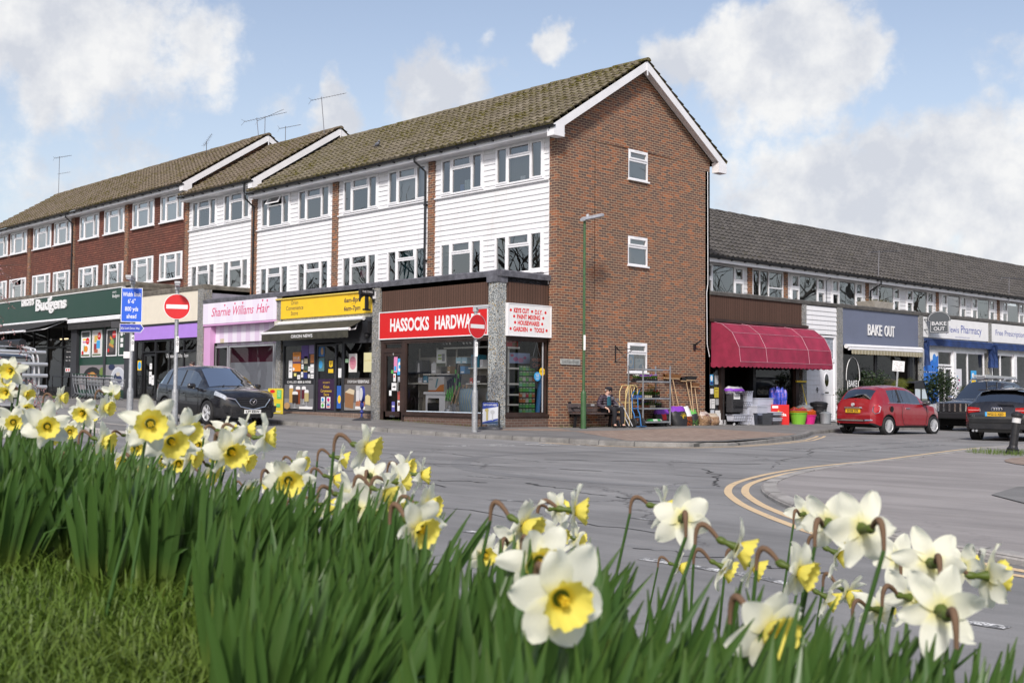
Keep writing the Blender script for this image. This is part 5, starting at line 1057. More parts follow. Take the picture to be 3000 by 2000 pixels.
def car_body(root,S,mat,two=None):
    L=S['L']; xs=set(lin(-L/2,L/2,44))
    for x in S['wx']:
        for d in lin(-S['ra'],S['ra'],14): xs.add(x+d)
    for k in ('glass','ws','rw'):
        for v in S[k]:
            xs.update(v if isinstance(v,tuple) else (v,))
    for k in S['marks']: xs.update(k[1:3])
    xs=sorted(x for x in xs if -L/2<=x<=L/2); u=[xs[0]]
    for x in xs[1:]:
        if x-u[-1]>.012: u.append(x)
    xs=u
    def ring(x):
        zb=lerpk(S['zb'],x); zt=lerpk(S['zt'],x); wb=lerpk(S['wb'],x); wt=lerpk(S['wt'],x); zs=lerpk(S['zs'],x); h=max(.01,zt-zb); gh=h>.22
        z0=zs
        for w in S['wx']:
            d=abs(x-w)
            if d<S['ra']: z0=max(z0,S['wr']+math.sqrt(S['ra']**2-d*d)*1.0)
        dz=zb-zs
        r=[(wb*.92,zs),(wb*.985,zs+.09*dz),(wb*1.0,zs+.42*dz),(wb*1.0,zs+.66*dz),(wb*.985,zs+.86*dz),(wb*.95,zb)]
        r=[(w if z>=z0 else max(w,wb*.985),max(z,z0+.012*i)) for i,(w,z) in enumerate(r)]
        w6=wb*.925; r+=[(w6,zb+min(.025,.2*h)),(w6+(wt-w6)*(.84 if gh else .5),zb+h*(.80 if gh else .5)),(wt,zb+h*(.90 if gh else .75)),(wt*.90,zb+h*(.965 if gh else .9)),(wt*.5,zt+S['cr']*.75),(0,zt+S['cr'])]
        return r
    rings=[ring(x) for x in xs]
    def cls(a,b,side):
        x=(xs[a]+xs[a+1])/2
        for nm,x0,x1,b0,b1 in S['marks']:
            if x0<=x<=x1 and b0<=b<b1: return nm+('_r' if side<0 else '_l')
        if b==6:
            for i,(p,q) in enumerate(S['glass']):
                if p<x<q: return 'window%d'%i+('_r' if side<0 else '_l')
        if b>=9 and S['ws'][0]<x<S['ws'][1]: return 'windscreen'
        if b>=9 and S['rw'][0]<x<S['rw'][1]: return 'rear_window'
        if b==7 and S.get('blackpillar') and S['glass'][0][0]<x<S['ws'][0]: return 'body'
        if b==6 and S['glass'][0][0]<x<S['glass'][-1][1]: return 'pillar%d'%sum(x>q_ for p_,q_ in S['glass'])+('_r' if side<0 else '_l')
        if b<=0 or (S.get('clad') and (b<=1)): return 'trim'
        return 'body'
    G={}
    for side in (-1,1):
        for a in range(len(xs)-1):
            for b in range(11):
                q=[V((xs[i],side*rings[i][j][0],rings[i][j][1])) for i,j in ((a,b),(a+1,b),(a+1,b+1),(a,b+1))]
                if side>0: q=q[::-1]
                G.setdefault(cls(a,b,side),MB()).poly(q)
    for i,sg in ((0,-1),(len(xs)-1,1)):
        for b in range(11):
            (w0,z0),(w1,z1)=rings[i][b],rings[i][b+1]
            q=[V((xs[i],-w0,z0)),V((xs[i],w0,z0)),V((xs[i],w1,z1)),V((xs[i],-w1,z1))]
            G['body' if b>0 or not S.get('clad') else 'trim'].poly(q if sg>0 else q[::-1])
    names={'body':('body',mat),'trim':('sill_trim',TRIM),'pillar_trim':('pillar_trim',TRIM),'windscreen':('windscreen',S.get('wsg',CARGL)),'rear_window':('rear_window',CARGL)}
    body=None; out={}
    for k in sorted(G,key=lambda k:k!='body'):
        if k in names: nm,m=names[k]
        elif k.startswith('pillar'): nm,m='pillar_trim',TRIM
        elif k.startswith('window'): nm,m='side_window',CARGL
        elif k.startswith('headlight'): nm,m='headlight',LENS
        elif k.startswith('taillight'): nm,m='tail_light',REDL
        else: nm,m=k.rsplit('_',1)[0],TRIM
        mb=G[k]; me=mb.build(nm,m,root,smooth=True)
        bm=bmesh.new(); bm.from_mesh(me.data); bmesh.ops.remove_doubles(bm,verts=bm.verts,dist=.0008); bm.to_mesh(me.data); bm.free()
        for p in me.data.polygons: p.use_smooth=True
        try: me.data.set_sharp_from_angle(angle=R(38))
        except Exception: pass
        out[k]=me
    mb=MB()
    for x in S['wx']: mb.box((x,0,S['wr']+.13),(S['ra']*2.1,S['W']*.80,S['ra']*2-.30))
    mb.box((0,0,lerpk(S['zs'],0)+.08),(L*.86,S['W']*.8,.06)); mb.build('underbody',CAVITY,root)
    return out
def door_lines(root,S,lines,y,mat=CAVITY):
    mb=MB()
    for pts in lines:
        for sg in (-1,1): mb.tube([(x,sg*(yy if yy else y),z) for x,yy,z in pts],.006,4)
    return mb.build('shut_lines',mat,root)
def handle(root,x,y,z,sg,mat):
    mb=MB(); mb.box((x,sg*y,z),(.19,.035,.03)); return mb.build('door_handle',mat,root,bevel=.01)
def mirror(root,x,y,z,sg,mat,w=.2):
    mb=MB(); mb.lathe([(.0,-.12),(.07,-.11),(.085,-.03),(.08,.09),(.05,.12),(0.,.125)],12,(x,sg*(y+.13),z+.04),0,Matrix.Rotation(PI/2*sg,3,'X'),(.8,.9)); mb.box((x+.02,sg*(y+.02),z-.03),(.07,.16,.04))
    return mb.build('wing_mirror',mat,root,smooth=True)
def plate(root,F,s,z,txt,bg,n=.0,w=.52):
    mb=MB(); mb.fbox(F,s-w/2,s+w/2,z-.055,z+.055,n-.02,n+.006); p=mb.build('number_plate',bg,root); lettering(F,[T(txt,s,z-.036,n+.008,.072,w=w*.80,bold=.03)],BLK,p); return p
def FRONT(L): return Fr((L/2,0,0),(0,1,0),(1,0,0))
def REAR(L): return Fr((-L/2,0,0),(0,-1,0),(-1,0,0))
# ---- black crossover with the white front plate
mz=thing('parked_car','shiny black crossover car with white front plate parked at the kerb outside the pink salon','car',(-7.95,-6.37,zr(-7.9,-6)-.005),R(-2))
mz.rotation_euler=(0,R(1.2),R(-2))
BKP=paint('black_car_paint',(.008,.008,.011))
S=dict(L=4.54,W=1.84,cr=.03,wx=(-1.40,1.30),wr=.355,ra=.40,clad=True,
 zs=[(-2.27,.42),(-2.1,.32),(-1.9,.24),(1.9,.22),(2.15,.22),(2.27,.30)],
 zb=[(-2.27,.86),(-2.2,1.02),(-1.9,1.10),(-.5,1.06),(.75,1.02),(1.0,1.02),(1.7,.97),(2.02,.90),(2.2,.78),(2.27,.66)],
 zt=[(-2.27,.88),(-2.22,1.10),(-2.1,1.25),(-1.75,1.58),(-1.45,1.63),(-.6,1.67),(.0,1.66),(.25,1.60),(1.12,1.07),(1.75,1.01),(2.05,.93),(2.2,.80),(2.27,.68)],
 wb=[(-2.27,.70),(-2.15,.84),(-1.9,.905),(0,.92),(1.5,.915),(1.95,.87),(2.15,.77),(2.27,.62)],
 wt=[(-2.27,.60),(-1.75,.60),(0,.62),(.3,.63),(1.1,.80),(1.9,.74),(2.27,.55)],
 glass=[(-1.95,-1.42),(-1.32,-.50),(-.40,.62)],ws=(.25,1.08),rw=(-2.18,-1.72),marks=[('headlight',1.68,2.14,4,6),('taillight',-2.24,-1.92,4,5)])
S['wsg']=glass_mat('bright_windscreen',(.12,.14,.14),.85,mult=1.)
ob=car_body(mz,S,BKP)
for x in S['wx']:
    for sg in (-1,1): wheel(mz,x,sg*.80,.355,.225,5,sg,'pair',.68)
FRm=FRONT(4.54)
mb=MB(); mb.prism(FRm,[(-.46,.82),(.46,.82),(.50,.74),(.36,.56),(0,.49),(-.36,.56),(-.50,.74)],-.1,.035,0)
for k in range(4): mb.fbox(FRm,-.45+.04*k,.45-.04*k,.76-k*.062,.785-k*.062,.03,.055,1)
gr=mb.build('grille',[BLK,DGREY],mz)
mb=MB(); mb.tube([FRm.p(-.72,.80,-.12),FRm.p(-.54,.76,.02),FRm.p(-.38,.56,.05),FRm.p(0,.485,.06),FRm.p(.38,.56,.05),FRm.p(.54,.76,.02),FRm.p(.72,.80,-.12)],.016,6); mb.build('chrome_strip',CHROME,gr)
mb=MB(); mb.tube([FRm.p(.105*cos(a),.70+.085*sin(a),.07) for a in lin(0,2*PI,24)],.010,6,0,False); mb.tube([FRm.p(-.10,.735,.07),FRm.p(-.05,.74,.07),FRm.p(0,.67,.075),FRm.p(.05,.74,.07),FRm.p(.10,.735,.07)],.010,6); mb.build('emblem',CHROME,gr)
plate(mz,FRm,0,.42,'L70 KRW',PLW,.05)
mb=MB(); mb.fbox(FRm,-.60,.60,.25,.38,-.2,.02,0); mb.fbox(FRm,-.45,.45,.30,.36,.0,.03,0)
for sg in (-1,1): mb.prism(FRm,[(sg*.56,.50),(sg*.80,.58),(sg*.78,.40),(sg*.60,.36)][::sg],-.30,-.03,0)
mb.build('lower_bumper',TRIM,mz)
door_lines(mz,S,[[(.75,.921,.30),(.80,.921,.7),(.72,.895,1.0)],[(-.45,.926,.30),(-.44,.93,.8),(-.45,.90,1.05)],[(-1.0,.925,.62),(-1.25,.925,.85),(-1.35,.89,1.08)]],.93)
for sg in (-1,1):
    handle(mz,-.22,.925,.88,sg,BKP); handle(mz,-1.15,.925,.91,sg,BKP); mirror(mz,.62,.92,1.06,sg,BKP)
mb=MB(); mb.tube([(1.15,-.35,1.10),(.9,-.1,1.19)],.010,5); mb.tube([(1.12,.15,1.11),(.9,.42,1.19)],.010,5); mb.build('wiper',BLK,mz)
# ---- small red hatchback
ft=thing('parked_car','small rounded red hatchback seen from behind with yellow rear plate and chrome bumper strip','car',(5.02,9.75,-.225),R(83))
RDP=paint('red_car_paint',(.30,.010,.018),.1)
S=dict(L=3.55,W=1.63,cr=.035,wx=(-1.12,1.18),wr=.292,ra=.335,
 zs=[(-1.77,.36),(-1.55,.24),(1.55,.22),(1.77,.30)],
 zb=[(-1.77,.70),(-1.72,.86),(-1.55,.96),(-1.0,.98),(.4,.93),(.9,.91),(1.35,.84),(1.62,.70),(1.77,.55)],
 zt=[(-1.77,.72),(-1.72,.93),(-1.64,1.06),(-1.50,1.24),(-1.32,1.38),(-1.08,1.455),(-.45,1.495),(.0,1.465),(.22,1.40),(.95,.97),(1.3,.90),(1.6,.76),(1.77,.57)],
 wb=[(-1.77,.60),(-1.65,.74),(-1.4,.80),(0,.815),(1.2,.80),(1.55,.70),(1.77,.48)],
 wt=[(-1.77,.56),(-1.2,.55),(-.4,.58),(.2,.57),(.95,.68),(1.77,.42)],
 glass=[(-1.0,-.56),(-.47,.52)],ws=(.22,.92),rw=(-1.62,-1.34),marks=[('taillight',-1.69,-1.53,3,5),('headlight',1.40,1.62,4,6)])
ob=car_body(ft,S,RDP)
for x in S['wx']:
    for sg in (-1,1): wheel(ft,x,sg*.715,.292,.185,18,sg,'multi',.69)
RF=REAR(3.55)
plate(ft,RF,.0,.735,'SD58 JYR',PLY,.03)
mb=MB(); mb.tube([RF.p(-.30,.83,.0),RF.p(-.27,.835,.05),RF.p(.27,.835,.05),RF.p(.30,.83,.0)],.026,8); mb.build('boot_handle',CHROME,ft)
mb=MB(); mb.tube([RF.p(-.72,.47,-.20),RF.p(-.60,.465,-.02),RF.p(-.4,.46,.03),RF.p(.4,.46,.03),RF.p(.60,.465,-.02),RF.p(.72,.47,-.20)],.030,8); mb.disc(RF,.42,.46,.025,.05,.062,1,14); mb.build('chrome_bumper_strip',[CHROME,BLK],ft)
mb=MB(); mb.disc(RF,0,.925,.05,-.0,.05,0,20); mb.build('emblem',LGREY,ft)
mb=MB(); mb.tube([RF.p(-.5,.26,-.15),RF.p(-.5,.25,.05)],.035,10); mb.build('exhaust',GREYM,ft)
mb=MB(); mb.tube([RF.p(-.02,1.05,-.13),RF.p(-.34,1.07,-.14)],.013,5); mb.lathe([(0,-.02),(.04,0),(0,.03)],10,RF.p(.0,1.05,-.13)); mb.build('rear_wiper',BLK,ft)
for sg in (-1,1):
    handle(ft,-.20,.815,.82,sg,CHROME); mirror(ft,.62,.78,.95,sg,M('dark_mirror',(.06,.06,.065),.3))
    mb=MB(); mb.tube([(-1.1,sg*.765,.985),(-.3,sg*.772,.972),(.75,sg*.765,.94)],.012,5); mb.build('chrome_waistline',CHROME,ft)
    mb=MB(); mb.tube([(-1.58,sg*.69,.93),(-1.69,sg*.66,.86),(-1.73,sg*.655,.74),(-1.68,sg*.71,.66),(-1.55,sg*.77,.70),(-1.5,sg*.78,.86),(-1.58,sg*.69,.93)],.014,5); mb.build('chrome_lamp_ring',CHROME,ft)
door_lines(ft,S,[[(-.45,.822,.93),(-.50,.825,.6),(-.40,.822,.33),(.72,.82,.30),(.80,.815,.6),(.78,.79,.90)],[(-1.70,.50,.58),(-1.64,.62,.62)]],.82)
mb=MB(); mb.lathe([(.085,0),(.09,.004),(.085,.006)],20,(-1.0,-.812,.80),0,Matrix.Rotation(PI/2,3,'X')); mb.build('fuel_flap',CAVITY,ft)
# ---- black hatchback seen from behind
au=thing('moving_car','black hatchback seen from behind with yellow plate and wide red tail lights','car',(9.5,8.75,-.225),R(98))
S=dict(L=4.25,W=1.77,cr=.03,wx=(-1.29,1.29),wr=.315,ra=.355,
 zs=[(-2.12,.34),(-1.9,.24),(1.9,.2),(2.12,.3)],
 zb=[(-2.12,.72),(-2.07,.90),(-1.9,.96),(0,.93),(.9,.93),(1.7,.84),(2.0,.72),(2.12,.6)],
 zt=[(-2.12,.74),(-2.06,.98),(-1.95,1.07),(-1.55,1.34),(-1.3,1.37),(-.5,1.42),(.0,1.40),(.3,1.34),(1.15,.97),(1.7,.88),(2.0,.76),(2.12,.62)],
 wb=[(-2.12,.74),(-2.0,.85),(-1.6,.88),(0,.885),(1.3,.88),(1.9,.75),(2.12,.55)],
 wt=[(-2.12,.70),(-1.55,.60),(0,.60),(.3,.6),(1.15,.75),(2.12,.5)],
 glass=[(-1.45,-.60),(-.5,.7)],ws=(.3,1.1),rw=(-1.98,-1.53),marks=[('taillight',-2.10,-1.88,4,5),('headlight',1.7,2.0,4,6)])
ob=car_body(au,S,BKP)
for x in S['wx']:
    for sg in (-1,1): wheel(au,x,sg*.78,.315,.225,10,sg,'multi',.70)
RA=REAR(4.25); plate(au,RA,-.05,.735,'WG12 XJO',PLY,.012)
mb=MB(); mb.fbox(RA,-.31,-.26,.68,.79,.012,.02); mb.build('plate_band',SKYB,au)
mb=MB()
for sg in (-1,1): mb.prism(RA,[(sg*.46,.90),(sg*.74,.92),(sg*.74,.76),(sg*.45,.80)][::-sg],-.06,.022,0); mb.fbox(RA,min(sg*.46,sg*.74),max(sg*.46,sg*.74),.83,.845,.02,.028,1)
mb.build('tail_light',[REDL,P_(.6,.35,.35)],au)
mb=MB()
for k in range(4): mb.tube([RA.p(-.105+.062*k+.043*cos(a),.865+.043*sin(a),.025) for a in lin(0,2*PI,18)],.008,5,0,False)
mb.build('emblem',CHROME,au)
mb=MB(); mb.tube([RA.p(.0,1.0,-.03),RA.p(.40,.985,-.03)],.016,5); mb.build('rear_wiper',BLK,au)
mb=MB(); mb.fbox(RA,-.62,.62,1.36,1.39,-.62,-.46); mb.build('roof_spoiler',BKP,au,bevel=.01)
mb=MB(); mb.fbox(RA,-.80,.80,.50,.515,-.05,.018); mb.fbox(RA,-.6,.6,.25,.33,-.1,.01); mb.build('bumper_groove',CAVITY,au)
mb=MB()
for s in (-.62,-.53): mb.tube([RA.p(s,.29,-.1),RA.p(s,.29,.03)],.032,10)
mb.build('exhaust',GREYM,au)
for sg in (-1,1): mirror(au,.75,.86,.98,sg,BKP); handle(au,-.3,.885,.82,sg,BKP)
lettering(RA,[T('A3',-.62,.66,.006,.05),T('TFSI',.62,.66,.006,.04)],CHROME,au,'badge')
# ---- dark pick-up with ladder
nv=thing('parked_car','dark grey pick-up with a roof rack facing the camera, half hidden behind the black hatchback','car',(5.0,16.95,-.26),R(-93))
GRP=paint('grey_car_paint',(.05,.052,.058),.5)
S=dict(L=5.2,W=1.85,cr=.03,wx=(-1.6,1.6),wr=.38,ra=.44,clad=True,
 zs=[(-2.6,.5),(2.3,.42),(2.6,.48)],
 zb=[(-2.6,1.05),(-.9,1.08),(.4,1.06),(1.1,1.06),(2.2,1.02),(2.5,.95),(2.6,.82)],
 zt=[(-2.6,1.07),(-1.2,1.12),(-1.0,1.60),(-.6,1.76),(.1,1.78),(.35,1.74),(1.15,1.12),(2.2,1.06),(2.5,.98),(2.6,.84)],
 wb=[(-2.6,.86),(-2,.92),(2.0,.92),(2.4,.86),(2.6,.78)],wt=[(-2.6,.8),(-1.2,.78),(-.6,.66),(.3,.66),(1.15,.80),(2.6,.70)],
 glass=[(-.9,-.35),(-.27,.66)],ws=(.35,1.12),rw=(-1.19,-.98),marks=[('headlight',2.28,2.55,4,6)])
S['wsg']=glass_mat('bright_windscreen2',(.2,.22,.22),.25,mult=1.5); car_body(nv,S,GRP)
for x in S['wx']:
    for sg in (-1,1): wheel(nv,x,sg*.80,.38,.25,6,sg,'fat',.62)
FN=FRONT(5.2)
mb=MB()
for sg in (-1,1): mb.prism(FN,[(sg*.58,.98),(sg*.84,.96),(sg*.85,.74),(sg*.58,.72)][::sg],-.15,.03)
mb.build('headlight',LENS,nv)
mb=MB(); mb.prism(FN,[(-.55,1.0),(.55,1.0),(.5,.74),(-.5,.74)],-.1,.02,0)
for s in lin(-.5,.5,5): mb.fbox(FN,s-.03,s+.03,.73,1.0,.01,.04,1)
mb.build('grille',[BLK,CHROME],nv); mb=MB(); mb.fbox(FN,-.88,.88,.48,.70,-.3,.08); mb.build('bumper',BLK,nv,bevel=.04)
mb=MB()
for x in (.15,-.55): mb.tube([(x,-.62,1.80),(x,-.60,1.88),(x,.60,1.88),(x,.62,1.80)],.025,6)
for sg in (-1,1): mb.tube([(.3,sg*.60,1.78),(.1,sg*.62,1.86),(-.7,sg*.62,1.86),(-.9,sg*.6,1.76)],.022,6)
mb.build('roof_rack',GREYM,nv)
for sg in (-1,1): mirror(nv,.85,.90,1.15,sg,CHROME)
ld=thing('ladder','long grey aluminium ladder lying across the pick-up roof rack','ladder',(5.1,16.85,1.68),R(-93+14))
mb=MB()
for sg in (-1,1): mb.box((-.6,sg*.19,0),(4.6,.03,.09))
for x in lin(-2.7,1.5,15): mb.tube([(x,-.19,0),(x,.19,0)],.017,6)
mb.build('ladder_frame',M('aluminium',(.55,.56,.57),.4,.5),ld)
# ---- silver camper with bicycle carrier, only its rear end is in the picture
vw=thing('parked_van','white camper van with silver bicycle carrier on its tailgate at the left edge','van',(-10.55,-12.45,zr(-9,-12)),R(181))
WHP=paint('white_car_paint',(.62,.63,.65))
S=dict(L=4.9,W=1.9,cr=.04,wx=(-1.45,1.5),wr=.33,ra=.38,clad=True,
 zs=[(-2.45,.42),(-2.3,.34),(2.2,.28),(2.45,.34)],zb=[(-2.45,1.0),(-2.4,1.12),(1.3,1.08),(2.1,.98),(2.45,.7)],
 zt=[(-2.45,1.02),(-2.42,1.3),(-2.33,1.80),(-2.15,1.93),(0,1.97),(.9,1.93),(1.9,1.08),(2.2,.98),(2.45,.74)],
 wb=[(-2.45,.88),(-2.3,.94),(1.8,.95),(2.2,.88),(2.45,.7)],wt=[(-2.45,.84),(-2.2,.78),(.9,.76),(1.9,.85),(2.45,.66)],
 glass=[(-2.2,-1.2),(-1.05,0),(.1,1.4)],ws=(.9,1.88),rw=(-2.44,-2.32),marks=[('taillight',-2.44,-2.36,3,5)])
car_body(vw,S,WHP)
for x in S['wx']:
    for sg in (-1,1): wheel(vw,x,sg*.82,.33,.22,5,sg,'fat',.66)
RV=REAR(4.9)
mb=MB(); mb.fbox(RV,-.72,.72,1.12,1.72,-.12,-.02); mb.build('tailgate_window',CARGL,vw)
mb=MB(); mb.fbox(RV,-.55,.55,.66,.86,-.05,.02); mb.build('plate_recess',BLK,vw)
mb=MB()
for s in (-.80,-.68,.68,.80): mb.tube([RV.p(s,.72,.05),RV.p(s*1.02,.80,.22),RV.p(s*1.0,1.3,.26),RV.p(s*.98,1.75,.20),RV.p(s*.95,1.98,.05),RV.p(s*.8,2.05,-.25)],.026,8)
for z,nn,th in ((.98,.28,.05),(1.28,.30,.05),(1.58,.28,.05),(1.90,.16,.045)): mb.tube([RV.p(-1.0,z,nn),RV.p(1.0,z,nn)],th,8)
mb.build('bicycle_carrier',M('brushed_aluminium',(.60,.61,.62),.35,.5,var=.1),vw)
mb=MB(); mb.tube([(-2.2,-.55,2.16),(.9,-.55,2.16)],.10,12); mb.tube([(-2.2,.95,2.12),(1.6,.95,2.12)],.09,12); mb.build('roof_awning_tube',BLK,vw)
for x in (-1.6,.3): mb=MB(); mb.tube([(x,-.85,2.0),(x,-.8,2.07),(x,.8,2.07),(x,.85,2.0)],.025,6); mb.build('roof_bar',GREYM,vw)
# ------------------------------------------------------------------ street furniture
POLE=M('grey_galvanised_pole',(.34,.35,.36),.55,.4,var=.25,vs=20,bump=.3,bs=60); GPOLE=M('green_post_paint',(.045,.11,.04),.5,var=.25,vs=6,dirt=.25)
SGR=P_(.62,.015,.02); SGB=P_(.01,.10,.62)
lp=thing('lamp_post','tall green lamp post with flat grey lantern in front of the brick gable','lamp post',(1.0,.10,-.03))
mb=MB(); mb.lathe([(.078,-.1),(.078,.98),(.070,1.03),(.043,1.06),(.041,1.1),(.037,5.86)],14); mb.build('post',GPOLE,lp,smooth=True)
mb=MB(); rows=[]
for i in range(9):
    t=i/8; wd=.06+.11*sin(PI*min(1,.15+t*.75)); y=-.10+.80*t; z=5.86+.20*t
    rows.append([V((.02+dx*wd,y,z+dz)) for dx,dz in ((-1,0),(-.8,.05),(0,.075),(.8,.05),(1,0),(.7,-.035),(-.7,-.035))])
mb.grid(rows,0,True); mb.poly(rows[0]); mb.poly(rows[-1][::-1])
ln=mb.build('lantern',M('lantern_grey',(.40,.41,.44),.4,.2,var=.2),lp); mb=MB(); mb.lathe([(.045,0),(.045,.07),(.03,.09),(0,.095)],10,(.02,.10,5.95)); mb.build('photocell',LGREY,ln)
mb=MB(); mb.fbox(Fr((0,0,0),(.72,.69,0),(.69,-.72,0)),-.01,.045,2.2,2.62,.036,.041); mb.build('number_sticker',WHT,lp)
def sign_pole(name,label,loc,h,face,sticker=None,group=None):
    r=thing(name,label,'sign post',loc,0,group); mb=MB(); mb.lathe([(.076,-.2),(.076,1.0),(.066,1.06),(.047,1.10),(.045,h)],14); mb.build('pole',POLE,r,smooth=True)
    # lantern bracket that lights the plate
    a=V(face).normalized(); s=V((-a.y,a.x,0)); mb=MB()
    m=Matrix((s,a,V((0,0,1)))).transposed()
    mb.box((V((0,0,h+.05))),(.11,.11,.16),0,m); mb.box(V((0,0,h+.10))+a*.26,(.13,.5,.06),0,m); mb.box(V((0,0,h+.055))+a*.30,(.10,.38,.04),1,m); mb.build('sign_light',[LGREY,P_(.55,.57,.6)],r,bevel=.008)
    F=Fr((0,0,0),s,a)
    if sticker:
        q=V((CAMP.x-loc[0],CAMP.y-loc[1],0)).normalized(); G=Fr((0,0,0),(-q.y,q.x,0),q); mb=MB(); mb.fbox(G,-.0,.06,1.95,2.32,.042,.047); st=mb.build('number_sticker',WHT,r)
        lettering(G,[T(c,.03,2.21-.11*i,.049,.085,w=.04,bold=.01) for i,c in enumerate(sticker)],BLK,st)
    return r,F
def no_entry(r,F,z,rad=.32):
    mb=MB(); mb.disc(F,0,z,rad,.055,.068,0,40); d=mb.build('sign_disc',WHT,r); mb=MB(); mb.disc(F,0,z,rad*.955,.066,.070,0,40); mb.build('red_face',SGR,d)
    mb=MB(); mb.fbox(F,-rad*.80,rad*.80,z-rad*.16,z+rad*.16,.069,.073); mb.build('white_bar',WHT,d); return d
r,F=sign_pole('no_entry_sign','red no entry disc on grey pole outside the corner hardware shop',(.69,-3.7,-.06),3.14,(1,.06,0),'0',None); no_entry(r,F,2.73)
tc=(V(CAMP)-V((-1.87,-10.79,0))); r,F=sign_pole('no_entry_sign','red no entry disc on grey pole in front of the purple fronted shop',(-1.87,-10.79,-.12),3.44,(tc.x,tc.y,0),'30'); no_entry(r,F,3.01,.30)
r,F=sign_pole('width_limit_sign','blue width limit plate above a cycle route arrow on grey pole',(-2.59,-11.55,-.1),3.55,(.80,-.60,0),'40')
mb=MB(); mb.fbox(F,-.24,.24,2.62,3.42,.055,.066,0); mb.fbox(F,-.225,.225,2.635,3.405,.064,.069,1); p=mb.build('sign_plate',[WHT,SGB],r)
lettering(F,[T('Width limit',0,3.22,.071,.105,w=.41,bold=.012),T("6'-6\"",0,3.06,.071,.105,w=.17,bold=.01),T('800 yds',0,2.88,.071,.105,w=.30,bold=.012),T('ahead',0,2.71,.071,.105,w=.22,bold=.012)],WHT,p)
mb=MB(); mb.prism(F,[(-.26,2.38),(.22,2.38),(.29,2.48),(.22,2.58),(-.26,2.58)],.05,.06,0); mb.prism(F,[(-.25,2.39),(.21,2.39),(.275,2.48),(.21,2.57),(-.25,2.57)],.058,.063,1); p=mb.build('cycle_route_arrow',[WHT,P_(.03,.06,.42)],r)
mb=MB(); put_text(mb,F,'South Downs Way',.02,2.455,.065,.05,w=.34); mb.tube([F.p(-.19+.022*cos(a),2.47+.022*sin(a),.066) for a in lin(0,2*PI,12)],.004,4); mb.tube([F.p(-.235+.022*cos(a),2.47+.022*sin(a),.066) for a in lin(0,2*PI,12)],.004,4); mb.tube([F.p(-.235,2.47,.066),F.p(-.22,2.50,.066),F.p(-.195,2.50,.066),F.p(-.19,2.47,.066)],.003,4); mb.build('lettering',WHT,p)
mb=MB(); mb.fbox(F,-.46,-.26,2.48,2.63,-.02,.04); mb.build('small_black_box',DGREY,r); mb=MB(); mb.fbox(F,-.16,-.02,1.78,1.93,.05,.056); mb.build('notice',PAPER,r)
# street name plate on the wall
sp=thing('street_name_plate','weathered grey cast street name plate on the brick gable above the bench','sign')
mb=MB(); mb.prism(G0,[(.17,1.80),(.21,1.785),(.96,1.785),(1.0,1.80),(1.0,1.935),(.96,1.95),(.21,1.95),(.17,1.935)],.004,.03); pl=mb.build('plate',M('weathered_cast_plate',(.36,.37,.35),.7,var=.4,vs=12,dirt=.5),sp); lettering(G0,[T('DALE AVENUE',.585,1.825,.033,.085,w=.70,bold=.01)],P_(.16,.17,.17),sp)
# bollard
bo=thing('bollard','leaning black bollard with white and red band, on grass at the right edge','bollard',(13.52,-1.15,-.14),0,None,(R(0),R(7.5),R(43)))
mb=MB(); mb.lathe([(.125,-.05),(.125,.03),(.105,.06),(.115,.09),(.09,.12),(.078,.16),(.072,.60),(.075,.61)],16); mb.lathe([(.095,.705),(.108,.735),(.105,.775),(.07,.81),(0,.825)],16); mb.build('post',M('black_cast_iron',(.02,.02,.022),.5,.2,var=.4,vs=8,bump=.3),bo,smooth=False)
mb=MB(); mb.lathe([(.080,.60),(.080,.71)],16); mb.build('white_band',P_(.6,.6,.6),bo); mb=MB(); mb.box((.06,.035,.65),(.05,.06,.07)); mb.build('red_reflector',RED,bo)
# bench
bn=thing('bench','dark slatted bench with black end frames against the brick wall','bench',(.12,.28,-.02))
WOOD=M('brown_recycled_plank',(.085,.065,.062),.6,var=.3,vs=4)
mb=MB()
for y in (.12,1.62):
    mb.box((.28,y,.20),(.06,.07,.42),0,Matrix.Rotation(R(8),3,'Y')); mb.box((.60,y,.10),(.06,.07,.22),0,Matrix.Rotation(R(-14),3,'Y')); mb.box((.36,y,.36),(.56,.07,.07)); mb.box((.09,y,.52),(.06,.07,.44),0,Matrix.Rotation(R(-9),3,'Y')); mb.tube([(.05,y,.55),(.35,y,.57),(.5,y,.55),(.52,y,.38)],.03,6); mb.box((.58,y,.015),(.22,.08,.03))
mb.build('end_frame',BLACK,bn)
mb=MB()
for z,x in ((.50,.13),(.63,.10)): mb.box((x,.87,z),(.035,1.75,.115),0,Matrix.Rotation(R(-9),3,'Y'))
mb.build('backrest',WOOD,bn,bevel=.008); mb=MB()
for x in (.22,.36,.50): mb.box((x,.87,.405),(.125,1.75,.04))
mb.build('seat',WOOD,bn,bevel=.008); mb=MB(); mb.box((.127,1.02,.645),(.008,.15,.05),0,Matrix.Rotation(R(-9),3,'Y')); mb.build('plaque',LGREY,bn)
